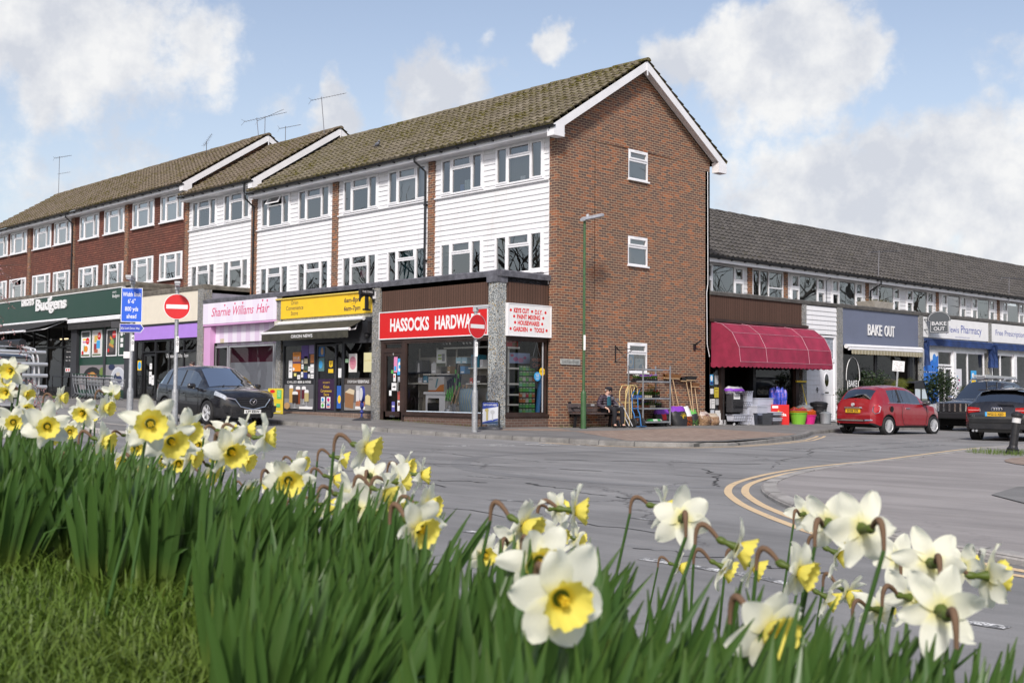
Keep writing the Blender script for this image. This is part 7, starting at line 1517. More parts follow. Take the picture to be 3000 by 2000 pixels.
for i,(s0,s1,z0,z1,c) in enumerate(((-3.72,-3.5,1.51,1.82,P_(.5,.5,.5)),(-2.6,-2.36,1.80,1.98,P_(.35,.55,.62)),(-2.34,-2.12,1.80,1.98,P_(.35,.52,.62)),(-2.4,-2.2,1.5,1.72,P_(.12,.3,.55)),(-4.1,-3.9,1.24,1.45,P_(.1,.25,.35)),(-4.35,-4.15,1.24,1.40,P_(.45,.46,.5)),(-2.98,-2.85,1.51,1.72,P_(.3,.2,.1)),(-1.72,-1.5,1.22,1.45,P_(.06,.05,.05)),(-1.98,-1.85,1.22,1.38,P_(.5,.08,.06)),(-1.55,-1.42,1.67,1.9,P_(.6,.6,.62)))):
    gbox(('small white lamp box on the middle shelf','pale blue glassware box, left of a pair on the pegboard','pale blue glassware box, right of a pair on the pegboard','blue carded tool hanging on the pegboard','dark teal box at the end of the lower shelf','grey carton on the lower shelf beside the dark teal box','brown narrow box next to the white bottle','black picture frame box on the lowest right shelf','small red box on the lowest right shelf','small white box beside the teal knife block box')[i],Gd,s0,s1,z0,z1,c,[('r',WHT,.15,.85,.1,.3)],n0=-.2)
fpx=thing('fireplace_surround','white fireplace surround with black stove in the shop window','fireplace'); mb=MB(); mb.fbox(Gd,-4.02,-3.02,.90,.965,-.3,.05); mb.fbox(Gd,-3.97,-3.86,.34,.90,-.3,.0); mb.fbox(Gd,-3.34,-3.07,.34,.90,-.3,.0); mb.fbox(Gd,-3.86,-3.34,.78,.90,-.3,.0); mb.build('surround',WHITE,fpx); mb=MB(); mb.fbox(Gd,-3.86,-3.34,.34,.64,-.25,.02); mb.fbox(Gd,-3.82,-3.38,.40,.58,.02,.03); mb.build('stove',BLK,fpx)
dn=gbox('green and white poster display stand on top of the pegboard',Gd,-3.48,-3.05,1.72,2.22,P_(.62,.63,.60),[('r',P_(.25,.36,.05),.15,.55,.62,.72),('r',P_(.25,.36,.05),.15,.55,.42,.52),('r',P_(.06,.07,.04),0,1,0,.2),('r',GREY,.6,.9,.3,.75)],n0=-.03,name='display_card')
lmp=thing('desk_lamp','small grey desk lamp on the middle shelf','lamp',(-3.83,-1.4,1.51)); mb=MB(); mb.lathe([(.08,0),(.08,.015),(0,.02)],14); mb.tube([(0,0,.02),(-.07,0,.20),(.06,0,.34)],.009,6); mb.build('stand',BLK,lmp); mb=MB(); mb.lathe([(.02,.0),(.07,-.09)],14,(.08,0,.36),0,Matrix.Rotation(R(-35),3,'Y')); mb.build('lamp_shade',LGREY,lmp)
mb=MB(); mb.lathe([(.045,0),(.045,.16),(.02,.22),(.02,.25),(0,.255)],12); goods('bottle','white metal bottle on the middle shelf',mb,[WHITE],loc=(-3.08,-1.35,1.505),cat='bottle')
for i in range(5):
    s=-2.70+i*.155; b=thing('garden_fork' if i%2==0 else 'garden_spade','wooden handled garden %s leaning in the shop window, %s in the row'%('fork' if i%2==0 else 'spade',('first','second','third','fourth','last')[i]),'garden tool',(0,0,0),0,'wooden handled garden tools in the shop window')
    mb=MB(); mb.tube([Gd.p(s-.03,.62,.05),Gd.p(s,1.12,-.12)],.016,6); mb.tube([Gd.p(s-.05,1.16,-.13),Gd.p(s+.05,1.16,-.13)],.015,6); mb.tube([Gd.p(s,1.10,-.12),Gd.p(s-.05,1.16,-.13)],.009,5); mb.tube([Gd.p(s,1.10,-.12),Gd.p(s+.05,1.16,-.13)],.009,5); mb.build('handle',HND,b); mb=MB()
    if i%2==0:
        mb.tube([Gd.p(s-.09,.56,.07),Gd.p(s+.03,.56,.07)],.009,5)
        for d_ in (-.09,-.05,-.01,.03): mb.tube([Gd.p(s+d_,.56,.07),Gd.p(s+d_-.01,.36,.1)],.006,4)
    else: mb.prism(Gd,[(s-.11,.36),(s+.04,.36),(s+.05,.62),(s-.11,.62)],.06,.075)
    mb.build('head',GREYM,b)
for i in range(3):
    s=-3.0+i*.11; z=1.05+.05*i; b=thing('loppers','green and black long handled shears hanging on the pegboard, %s of three'%('left','middle','right')[i],'garden tool',(0,0,0),0,'green shears on the pegboard'); mb=MB(); mb.tube([Gd.p(s-.05,.72,0),Gd.p(s,z,-.05)],.016,6); mb.tube([Gd.p(s+.06,.70,0),Gd.p(s,z,-.04)],.016,6); mb.build('handles',GRN,b); mb=MB(); mb.prism(Gd,[(s-.02,z),(s+.02,z),(s+.05,z+.26),(s-.04,z+.24)],-.06,-.03); mb.build('blades',BLK,b)
for i,(s,z) in enumerate(((-2.68,1.75),(-2.72,1.5),(-2.55,1.62),(-2.5,1.38),(-2.62,1.28))):
    mb=MB(); mb.prism(Gd,[(s-.03,z-.12),(s+.02,z-.14),(s+.05,z+.1),(s,z+.14)],-.1,-.07,0); mb.prism(Gd,[(s-.03,z-.25),(s,z-.25),(s+.02,z-.12),(s-.03,z-.12)],-.1,-.06,1); goods('secateurs','small green and black pruning tool hanging on the pegboard',mb,[BLK,GRN],group='pruning tools on the pegboard',cat='garden tool')
ftl=thing('fire_tools','black fireside tool stand beside the white surround','fireside tools'); mb=MB(); mb.tube([Gd.p(-4.5,.36,.1),Gd.p(-4.5,.75,.1),Gd.p(-4.42,.86,.1),Gd.p(-4.33,.75,.1),Gd.p(-4.33,.36,.1)],.010,6)
for k in range(5): mb.tube([Gd.p(-4.28+.06*k,.38,.1),Gd.p(-4.27+.06*k,.80,.08)],.010,5)
mb.fbox(Gd,-4.52,-4.0,.34,.37,.02,.2); mb.build('stand',BLK,ftl)
mb=MB(); mb.lathe([(.13,0),(.17,.03),(.15,.12),(.07,.16),(.06,.23),(0,.24)],16); goods('metal_basin','grey galvanised feeder on the display floor',mb,[GREYM],loc=(-2.93,-1.45,.345),cat='basin')
def wrap(label,loc,w,d,h,mat,seed): return bag('cushion_pack',label,loc,w,d,h,[mat,mat,mat],.12,R(90),None,seed=seed,cat='cushions')
STP=stripe_mat('striped_cushion',(.22,.34,.52),(.35,.42,.35),.09); wrap('plastic wrapped striped garden cushion in the shop window, left of the column',(-2.0,-1.5,.34),.7,.3,.72,STP,21); wrap('plastic wrapped striped garden cushion right of the column',(-.95,-1.45,.34),.5,.3,.75,STP,22)
mb=MB(); mb.lathe([(.06,0),(.09,.05),(.085,.12),(.04,.17),(.0,.19)],14); mb.tube([(.08,0,.05),(.14,0,.12)],.012,5); goods('teapot','dusky pink teapot on the lowest right shelf',mb,[P_(.40,.16,.20)],loc=(-1.75,-1.35,1.225),cat='teapot')
gbox('red heated cage box on top of the shelf stand',Gs,-1.52,-1.0,2.26,2.47,P_(.45,.02,.03),[('r',BRN,.55,.95,.05,.55),('t',WHT,'heated cage',.3,.6,.12,.45),('e',P_(.7,.4,.4),.2,.8,.12,.1)])
sd_=thing('seed_rack','tall black rack of green seed packets in the side window','seed rack'); mb=MB(); mb.fbox(Gs,-.92,-.28,.34,1.74,-.12,-.05); mb.build('rack',BLK,sd_)
rr=random.Random(12)
for i in range(9):
    mb=MB(); mats=[GRN,P_(.18,.40,.10),P_(.45,.16,.05),P_(.10,.30,.12),P_(.5,.5,.42),P_(.16,.42,.26),P_(.45,.06,.08)]
    for j in range(5):
        z=1.60-i*.152; s=-.90+j*.125; mi=rr.choice((0,0,1,3,5)) if i not in (2,5,6) else rr.choice((2,0,6,1,4)); mb.fbox(Gs,s,s+.115,z-.0,z+.125,-.05,-.03+.004*(j%2),mi); mb.fbox(Gs,s+.02,s+.095,z+.09,z+.118,-.02,-.018,4)
    mb.fbox(Gs,-.92,-.28,1.595-i*.152-.012,1.595-i*.152,-.05,.0,7); mb.build('packet_row',mats+[BLK],sd_)
ky=thing('hanging_board','black neon style board about keys cut hanging by cords in the side window','sign'); KF=FR(-.42); mb=MB(); mb.fbox(KF,-.60,-.14,1.66,2.0,-.01,.01); mb.build('board',BLK,ky); mb=MB()
for s in (-.5,-.22): mb.tube([KF.p(s,2.0,0),KF.p(-.36,2.42,0)],.005,4)
mb.build('cord',LGREY,ky); NE=P_(.55,.18,.10); mb=MB(); put_text(mb,KF,'KEYS CUT',-.37,1.87,.012,.08,w=.36); mb.tube([KF.p(-.46+.055*cos(a),1.75+.055*sin(a),.014) for a in lin(.4,5.9,16)],.004,4); mb.tube([KF.p(-.41,1.77,.014),KF.p(-.24,1.765,.014),KF.p(-.22,1.745,.014),KF.p(-.41,1.73,.014)],.004,4); mb.build('lettering',NE,ky)
gbox('pale blue picture board with pink flowers above the seed rack',FR(-.75),-1.12,-.30,1.80,2.10,P_(.35,.42,.62),[('e',P_(.55,.18,.35),.3,.4,.12,.22),('e',P_(.6,.25,.42),.55,.3,.14,.24),('e',P_(.5,.12,.28),.75,.55,.08,.15),('e',P_(.5,.1,.2),.12,.75,.08,.14)],n0=-.03,name='picture_board')
mb=MB(); mb.tube([(-.50,-.22,.36),(-.46,-.12,1.55)],.07,10); goods('roll','tall blue roll leaning in the right corner of the side window',mb,[P_(.03,.22,.55)],cat='roll')
# ------------------------------------------------------------------ outside the supermarket
rl=thing('railing','thin black trolley railing outside the green supermarket','railing'); mb=MB(); yy=-3.35
mb.tube([(-27.3,yy,1.52),(-21.6,yy,1.36)],.022,6)
for s in (-27.3,-25.4,-23.8,-22.2,-21.6): mb.tube([(s,yy,.4),(s,yy,1.36+(-21.6-s)*.028)],.02,6)
mb.build('rail',BLACK,rl)
SIL2=M('trolley_wire',(.42,.44,.46),.4,.6,var=.15)
t0=thing('shopping_trolley','silver wire shopping trolley nested in the row by the black railing','shopping trolley',(-25.3,-2.85,.56),0,'nested shopping trolleys')
mb=MB()
for z,w,l0,l1 in ((.95,.27,-.40,.45),(.80,.25,-.38,.42),(.66,.235,-.35,.40)): mb.tube([(l0,-w,z),(l1,-w*.8,z-.06),(l1,w*.8,z-.06),(l0,w,z),(l0,-w,z)],.008,4)
for k in range(9):
    x=-.38+.1*k; 
    for sg in (-1,1): mb.tube([(x,sg*.27,.94),(x,sg*.235,.62)],.005,4)
    mb.tube([(x,-.235,.62),(x,.235,.62)],.005,4)
mb.build('basket',SIL2,t0); mb=MB(); mb.tube([(-.45,-.27,1.05),(-.45,.27,1.05)],.018,8); mb.build('handle',P_(.02,.06,.04),t0)
mb=MB()
for sg in (-1,1): mb.tube([(-.45,sg*.27,1.05),(-.40,sg*.26,.65),(-.2,sg*.24,.25),(-.42,sg*.26,.12)],.013,6); mb.tube([(-.2,sg*.24,.25),(.40,sg*.18,.14)],.013,6)
mb.build('frame',SIL2,t0)
for x,sg in ((-.42,-1),(-.42,1),(.38,-1),(.38,1)):
    mb=MB(); mb.lathe([(0,-.015),(.055,-.015),(.06,0),(.055,.015),(0,.015)],10,(x,sg*(.25 if x<0 else .18),.06),0,Matrix.Rotation(PI/2,3,'X')); mb.build('castor',RUBBER,t0)
for k in range(1,11):
    c=copy_tree(t0); c.location=(-25.3+.30*k,-2.85,.56-.012*k)
# ------------------------------------------------------------------ cafe furniture
def cafe_chair(label,loc,rz):
    c=thing('cafe_chair',label,'chair',loc,rz,'black cafe chairs'); mb=MB(); mb.box((0,0,.45),(.44,.44,.025)); mb.build('seat',BLACK,c); mb=MB()
    for k in range(6): mb.box((-.22,0,.55+.055*k),(.02,.44,.035))
    mb.build('backrest',BLACK,c); mb=MB()
    for x in (-.2,.2):
        for y in (-.2,.2): mb.tube([(x,y,.9 if x<0 else .45),(x*1.1,y*1.1,0)],.013,6)
    for y in (-.22,.22): mb.tube([(-.2,y,.66),(.2,y,.64),(.2,y,.45)],.013,6)
    mb.build('legs',BLACK,c); return c
cafe_chair('black slatted cafe chair just right of the red car bonnet',(1.75,19.6,-.04),R(200)); cafe_chair('black slatted cafe chair close beside the pick-up',(1.7,20.6,-.04),R(170))
sc=thing('mobility_scooter','mobility scooter under a black rain canopy with clear windows, behind the red car','scooter',(1.7,17.6,-.05),R(95))
mb=MB(); mb.box((0,0,.22),(1.2,.5,.16)); mb.box((-.3,0,.52),(.45,.45,.14)); mb.box((-.5,0,.8),(.1,.45,.5)); mb.tube([(.45,0,.3),(.35,0,.95)],.04,8); mb.build('body',BLK,sc,bevel=.03)
for x in (-.45,.45):
    for sg in (-1,1):
        mb=MB(); mb.lathe([(0,-.04),(.13,-.05),(.15,0),(.13,.05),(0,.04)],14,(x,sg*.28,.15),0,Matrix.Rotation(PI/2,3,'X')); mb.build('wheel',RUBBER,sc)
mb=MB(); fr=[(-.62,.62),(-.60,1.52),(.20,1.62),(.62,1.0),(.70,.5)]
for sg in (-1,1): mb.tube([(x,sg*.36,z) for x,z in fr],.02,6)
for a,b in zip(fr,fr[1:]):
    if a[1]>1.4 : mb.poly([(a[0],-.37,a[1]),(b[0],-.37,b[1]),(b[0],.37,b[1]),(a[0],.37,a[1])])
for sg in (-1,1):
    mb.poly([(-.62,sg*.365,.62),(-.60,sg*.365,.85),(.64,sg*.365,.85),(.68,sg*.365,.62)]); mb.poly([(-.61,sg*.365,1.30),(-.60,sg*.365,1.52),(.20,sg*.365,1.62),(.42,sg*.365,1.30)]); mb.poly([(-.06,sg*.366,.8),(.06,sg*.366,.8),(.06,sg*.366,1.4),(-.06,sg*.366,1.4)])
mb.build('canopy',P_(.016,.016,.018),sc); mb=MB()
for sg in (-1,1): mb.poly([(-.61,sg*.36,.85),(-.60,sg*.36,1.3),(.42,sg*.36,1.3),(.64,sg*.36,.85)])
mb.poly([(.2,-.36,1.62),(.64,-.36,.9),(.64,.36,.9),(.2,.36,1.62)]); mb.build('canopy_window',CARGL,sc)
# ------------------------------------------------------------------ aerials, bird
AER=M('aerial_metal',(.20,.20,.22),.5,.6)
def aerial(label,base,h,lean,boom,bl,ne=12,tilt_=0.,wide=.16,extra=None):
    a=thing('television_aerial',label,'aerial',base,0,'roof aerials'); mb=MB(); top=V((lean[0],lean[1],h)); mb.tube([(0,0,0),top],.016,6); mb.build('mast',AER,a)
    d=V((cos(boom),sin(boom),tilt_)).normalized(); s=V((-sin(boom),cos(boom),0)); mb=MB(); o=top-V((0,0,.06)); mb.tube([o-d*bl*.3,o+d*bl*.7],.010,5)
    for k in range(ne):
        p=o-d*bl*.25+d*bl*.95*k/ne; w=wide*(1-.4*k/ne); mb.tube([p-s*w,p+s*w],.005,4)
    if extra: 
        o2=V((lean[0]*.7,lean[1]*.7,h*extra)); mb.tube([o2-d*.1,o2+d*.7],.008,4)
        for k in range(6): p=o2+d*.1*k; mb.tube([p-V((0,0,.06)),p+V((0,0,.06))],.004,4)
    for sg in (-1,1): mb.tube([o-d*bl*.28+V((0,0,.02)),o-d*bl*.36+V((0,0,sg*.14))],.006,4)
    mb.build('antenna',AER,a); return a
aerial('tall aerial on the far left end of the roof',(-44.3,3.62,12.3),2.3,(0,.0),.7,1.1,10,.15,.2,.55); aerial('aerial with dense front elements on the brown block ridge',(-22.05,3.5,12.2),1.0,(-.2,0),.75,2.0,16,.22); aerial('pale masted aerial at the peak of the brown block verge',(-21.55,3.5,12.0),1.15,(0,0),.8,1.3,12,.45,.13); aerial('aerial on a thin mast behind the middle house ridge',(-20.5,3.9,11.6),1.0,(0,0),.75,1.0,12,.18,.12); aerial('tall leaning aerial on the middle house verge',(-16.3,3.1,11.3),1.75,(-.28,0),.8,1.5,12,.22,.16); aerial('fallen aerial hanging askew on the brown block tiles',(-24.9,2.5,11.75),.6,(.15,-.1),2.0,.9,8,1.2,.16); aerial('aerial on the terrace eaves above the bakery',(-1.72,21.3,5.65),1.5,(.0,.1),1.0,1.5,14,.08,.22); aerial('aerial on the terrace eaves above the second pharmacy unit',(-1.72,34.2,5.6),1.4,(0,.05),1.2,1.6,14,.0,.2); aerial('aerial tip showing behind the gable verge',(-.6,6.0,9.6),.55,(0,.1),1.25,.9,10,.1,.15)
pg=MB(); pg.lathe([(0,-.17),(.05,-.12),(.075,-.02),(.07,.06),(.045,.11),(0,.13)],12,(0,0,.1),0,Matrix.Rotation(R(75),3,'Y')); pg.lathe([(0,-.04),(.035,-.02),(.04,.01),(.025,.04),(0,.05)],10,(.13,0,.19)); pg.box((-.2,0,.07),(.14,.06,.02)); pg.tube([(.16,0,.19),(.20,0,.185)],.008,4); pg.tube([(0,-.02,.05),(0,-.02,-.03)],.007,4); pg.tube([(0,.02,.05),(0,.02,-.03)],.007,4)
obj1('pigeon','grey pigeon standing on the mossy tiled roof','pigeon',pg,[P_(.14,.15,.18)],(-9.92,1.0,9.66),R(-10),None,True)
# things standing inside the upper windows
def sill_item(name,label,x0,x1,z0,z1,c,y=-.10): 
    o=plain(name,FL(0),x0,x1,z0,z1,y-.06,y,c,None,.01); return tag(o,label,'ornament')
sill_item('greeting_card','pale green card standing in the top floor window left of the drain bay',-4.15,-3.9,7.26,7.62,P_(.5,.6,.56)); sill_item('glove_stand','blue glove shaped ornament beside the pale green card',-4.36,-4.2,7.26,7.5,P_(.12,.25,.6)); sill_item('paper_cup','small white cup in the top floor corner window',-1.62,-1.42,7.26,7.42,WHT)
mb=MB(); mb.lathe([(0,-.18),(.06,-.08),(.11,.04),(.09,.13),(0,.18)],14); obj1('paper_heart','pale heart shaped hanging in the lower middle window','ornament',mb,[P_(.62,.65,.7)],(-12.6,.13,5.22))
mb=MB(); mb.box((0,0,0),(.07,.03,.42),0,Matrix.Rotation(R(-20),3,'Y')); mb.box((-.12,0,-.12),(.28,.03,.26),1); mb.lathe([(0,-.06),(.08,0),(0,.06)],10,(-.34,0,.12),2); mb.lathe([(0,-.06),(.07,0),(0,.06)],10,(.16,0,.2),2); obj1('soft_toys','red striped scarf and knitted toys hanging in the window beside the teal curtain','toys',mb,[stripe_mat('scarf_stripes',(.5,.03,.05),(.08,.06,.35),.14),P_(.42,.12,.18),P_(.14,.10,.5)],(-9.35,.13,5.15))
# ------------------------------------------------------------------ people
SKIN=M('skin',(.58,.36,.28),.55,var=.12,vs=20); JACK=M('dark_purple_padded_jacket',(.040,.028,.040),.6,var=.3,vs=6); TEALS=M('teal_sweater',(.015,.095,.135),.9,var=.15,vs=30); TROU=M('black_trousers',(.012,.012,.016),.85,var=.3); SHOE=M('black_shoes',(.012,.012,.012),.4); CAPM=M('dark_flat_cap',(.022,.022,.028),.9,var=.3,vs=30); HAIRW=M('white_hair',(.45,.43,.41),.8); HAIRB=M('dark_beard',(.06,.035,.022),.9)
def skinned(name,J,E,mats,parent,sub=1,root=0,smooth=True):
    """J: list of (pos, radius or (rx,ry)); E: edges; grown with the Skin modifier and baked to a mesh"""
    me=bpy.data.meshes.new(name); me.from_pydata([tuple(p) for p,_ in J],E,[]); o=bpy.data.objects.new(name,me); COL.objects.link(o)
    m=o.modifiers.new('skin','SKIN'); m.use_smooth_shade=True
    sv=me.skin_vertices
    if not sv:
        bpy.context.view_layer.objects.active=o
    for i,(p,r) in enumerate(J):
        s=me.skin_vertices[0].data[i]; s.radius=(r,r) if not isinstance(r,tuple) else r; s.use_root=(i==root)
    if sub: q=o.modifiers.new('sub','SUBSURF'); q.levels=sub; q.render_levels=sub
    bpy.context.view_layer.update(); dg=bpy.context.evaluated_depsgraph_get(); m2=bpy.data.meshes.new_from_object(o.evaluated_get(dg)); 
    o.modifiers.clear(); o.data=m2; m2.name=name; m2.materials.clear()
    for x in mats: m2.materials.append(x)
    for p in m2.polygons: p.use_smooth=smooth
    o.parent=parent; return o
class G_:
    def __init__(s): s.J=[];s.E=[]
    def n(s,p,r,to=None):
        s.J.append((V(p),r)); i=len(s.J)-1
        if to is not None: s.E.append((to,i))
        return i
def hand(g,wrist,d,side,up=(0,0,1),curl=.5,sc=1.):
    """palm and five bent fingers from the wrist along d"""
    d=V(d).normalized(); s=V(side).normalized(); w=g.J[wrist][0]; dn=d.cross(s).normalized()
    if dn.z>0: dn=-dn
    palm=g.n(w+d*.055*sc,(.030*sc,.018*sc),wrist)
    for k,(o,l) in enumerate(((-.030,.062),(-.010,.072),(.010,.068),(.030,.052))):
        b=g.n(w+d*.085*sc+s*o*sc,.0105*sc,palm); m=g.n(w+d*(.085+l*.5)*sc+s*o*1.05*sc+dn*.014*curl*2*sc,.0095*sc,b); g.n(w+d*(.085+l*.85)*sc+s*o*sc+dn*.045*curl*2*sc,.008*sc,m)
    t=g.n(w+d*.045*sc-s*.040*sc,.011*sc,palm); g.n(w+d*.085*sc-s*.052*sc+dn*.015*sc,.009*sc,t)
def head(g,neck,c,f,sc=1.):
    """skull, jaw, nose and ears grown from the neck; c centre of the head, f facing"""
    f=V(f).normalized(); s=V((-f.y,f.x,0)).normalized(); c=V(c); z=V((0,0,1))
    j=g.n(c-z*.055*sc+f*.012*sc,.070*sc,neck); k=g.n(c+z*.03*sc-f*.012*sc,(.086*sc,.082*sc),j); g.n(c+z*.085*sc-f*.015*sc,.060*sc,k)
    ch=g.n(c-z*.085*sc+f*.058*sc,.034*sc,j)
    nb=g.n(c+z*.012*sc+f*.080*sc,.014*sc,k); g.n(c-z*.022*sc+f*.106*sc,.015*sc,nb)
    for sg in (-1,1): g.n(c-z*.005*sc+s*sg*.094*sc-f*.012*sc,.018*sc,k)
    return f,s
def seated_man():
    r=thing('person','elderly man in dark flat cap, sunglasses and purple padded jacket sitting on the bench','person',(.50,1.64,.50),R(-4)); g=G_()
    pel=g.n((0,0,0),(.125,.10)); wa=g.n((-.03,0,.14),(.125,.10),pel); ch=g.n((-.035,0,.30),(.14,.10),wa); nk=g.n((.0,0,.43),.05,ch); 
    f,s=head(g,nk,(.065,.0,.545),(1,-.10,-.05),.96)
    kn={}
    for sg,ky,fx in ((-1,-.14,.50),(1,.17,.42)):
        hp=g.n((.06,sg*.095,-.01),.085,pel); k_=g.n((.43,ky,.03),.062,hp); cf=g.n((.46,ky,-.16),.052,k_); an=g.n((.45,ky*1.05,-.42),.038,cf); g.n((.57,ky*1.15,-.475),.036,an)
    ar=[((-.03,-.19,.36),(-.02,-.335,.12),(.20,-.235,.055),(.9,.35,-.45),(-.35,.9,0)),((-.03,.19,.36),(.02,.31,.12),(.26,.24,.06),(.9,-.25,-.3),(.25,.9,0))]
    for sh,el,wr,hd,sd in ar:
        a=g.n(sh,.058,ch); b=g.n(el,.043,a); w=g.n(wr,.027,b); hand(g,w,hd,sd if hd[1]>0 else (-sd[0],-sd[1],0),curl=.8,sc=1.12)
    body=skinned('body',g.J,g.E,[SKIN],r,1)
    # jacket
    g=G_(); pel=g.n((-.02,0,.0),(.165,.145)); wa=g.n((-.04,0,.14),(.17,.145),pel); ch=g.n((-.045,0,.29),(.185,.14),wa); nk=g.n((-.02,0,.40),(.088,.085),ch)
    for sh,el,wr,hd,sd in ar:
        a=g.n(V(sh)+V((0,0,-.005)),.092,ch); m=g.n((V(sh)+V(el))/2,.090,a); b=g.n(el,.078,m); g.n(V(wr)-(V(wr)-V(el)).normalized()*.01,.056,b)
    jk=skinned('jacket',g.J,g.E,[JACK],r,2)
    # quilting ridges
    ds=jk.modifiers.new('q','DISPLACE'); tx=bpy.data.textures.new('quilt','WOOD'); tx.wood_type='BANDS'; tx.noise_basis_2='SIN'; ds.texture=tx; ds.strength=.022; ds.mid_level=.5
    e=bpy.data.objects.new('quilt_axis',None); 
    bpy.data.objects.remove(e)
    tx.noise_scale=.1; jk.modifiers.remove(ds)
    m_,t=nt('quilted'); n=N(t); sp=n.a('ShaderNodeSeparateXYZ',{0:coords(n)}); hgt=n.math('ABSOLUTE',n.math('SINE',n.math('MULTIPLY',sp.outputs[2],42.))); c=n.mix(n.ramp(hgt,[(.0,1.),(.35,0.)]),(.055,.038,.055),(.012,.009,.012)); p=n.a('ShaderNodeBsdfPrincipled',{'Base Color':c,'Roughness':.5}); b=n.a('ShaderNodeBump',{'Strength':1.,'Distance':.02,'Height':hgt}); t.links.new(b.outputs[0],p.inputs['Normal']); n.out(p.outputs[0]); jk.data.materials[0]=m_
    mb=MB(); mb.grid([[V((.098+.028*cos(PI*(j-4)/8)+.045*(1-abs(i-2)/3)*0-.045*max(0,(z-.1))*1.2,y*(1-.25*(z>.33)),z)) for j,y in enumerate(lin(-.085,.085,8))] for i,z in enumerate((-.03,.06,.16,.26,.34,.38))]); mb.build('sweater',TEALS,r,True)
    mb=MB(); mb.prism(Fr((.045,0,0),(0,1,0),(1,0,0)),[(-.07,.35),(0,.31),(.07,.35),(.06,.415),(-.06,.415)],0,.035); mb.build('shirt_collar',P_(.5,.45,.55),r,bevel=.01)
    mb=MB()
    for sg in (-1,1): mb.tube([(.07,sg*.03,.355),(.03,sg*.085,.40),(-.05,sg*.075,.435)],[.02,.028,.02],8)
    mb.build('jacket_collar',BLACK,r,True)
    # trousers
    g=G_(); pel=g.n((-.01,0,-.0),(.155,.115))
    for sg,ky in ((-1,-.14),(1,.17)):
        hp=g.n((.08,sg*.10,-.0),.100,pel); mk_=g.n((.26,(sg*.10+ky)/2,.025),.090,hp); k_=g.n((.44,ky,.03),.080,mk_); cf=g.n((.47,ky,-.16),.070,k_); g.n((.45,ky*1.05,-.455),.062,cf)
    skinned('trousers',g.J,g.E,[TROU],r,2)
    for ky in (-.14,.17):
        g=G_(); a=g.n((.41,ky*1.05,-.465),(.040,.04)); b=g.n((.50,ky*1.1,-.475),(.045,.036),a); g.n((.63,ky*1.2,-.485),(.038,.028),b); skinned('shoe',g.J,g.E,[SHOE],r,2)
    c=V((.065,0,.545)); F=V((1,-.10,0)).normalized(); S_=V((-F.y,F.x,0))
    M3=Matrix((F,S_,V((0,0,1)))).transposed()
    mb=MB(); mb.lathe([(.088,.035),(.108,.055),(.112,.075),(.095,.105),(.05,.122),(0,.126)],18,c+F*.006,0,M3,(1.12,.92)); mb.grid([[c+M3@V((.085+.055*t*cos(a)*1.,.075*sin(a)*(1-.1*t),.050-.012*t)) for a in lin(-1.3,1.3,10)] for t in (0,.5,1)]); mb.build('flat_cap',CAPM,r,True)
    mb=MB(); 
    for sg in (-1,1): mb.lathe([(.0,-.006),(.030,-.004),(.032,0),(.030,.004),(0,.006)],14,c+F*.094+S_*sg*.036+V((0,0,.012)),0,M3@Matrix.Rotation(PI/2,3,'Y'),(.85,1)); mb.tube([c+F*.088+S_*sg*.066+V((0,0,.02)),c-F*.01+S_*sg*.092+V((0,0,.015))],.005,4)
    mb.tube([c+F*.098+S_*-.012+V((0,0,.018)),c+F*.098+S_*.012+V((0,0,.018))],.005,4); mb.build('sunglasses',BLK,r,True)
    mb=MB(); mb.tube([c+F*.082-S_*.022-V((0,0,.058)),c+F*.092-V((0,0,.056)),c+F*.082+S_*.022-V((0,0,.058))],.006,6); mb.build('mouth',P_(.30,.11,.09),r,True)
    mb=MB()
    for sg in (-1,1): mb.lathe([(0,-.035),(.024,-.015),(.026,.015),(0,.04)],10,c-F*.03+S_*sg*.080-V((0,0,-.015)),0,M3,(1.2,.6))
    mb.lathe([(0,-.05),(.06,-.03),(.075,.0),(.06,.04),(0,.05)],12,c-F*.062-V((0,0,.01)),0,M3,(.55,1.)); mb.build('hair',HAIRW,r,True)
    return r
seated_man()
for i,(a,b,k,lab) in enumerate((((.90,1.72,.60),(1.06,2.02,-.02),0,'grey elbow crutch resting on the seated man\'s knee, the nearer of the two'),((.92,1.90,.56),(1.10,2.12,-.02),1,'grey elbow crutch resting by the seated man\'s knee, the farther of the two'))):
    c=thing('crutch',lab,'crutch',(0,0,0),0,'elbow crutches of the seated man'); a=V(a);b=V(b); d=(a-b).normalized(); mb=MB(); mb.tube([b,a],.013,8); mb.build('shaft',P_(.55,.56,.58),c); mb=MB(); mb.tube([a,a+d*.06,a+d*.26+V((-.05,-.04,0))],.013,6); mb.lathe([(.05,-.03),(.052,.03)],12,a+d*.27+V((-.05,-.04,0))); mb.tube([a+d*.03,a+d*.03+V((-.11,-.06,.01))],.018,8); mb.build('handle',M('grey_grip',(.13,.13,.15),.6),c); mb=MB(); mb.tube([b-d*.01,b+d*.05],.019,8); mb.build('rubber_foot',RUBBER,c)
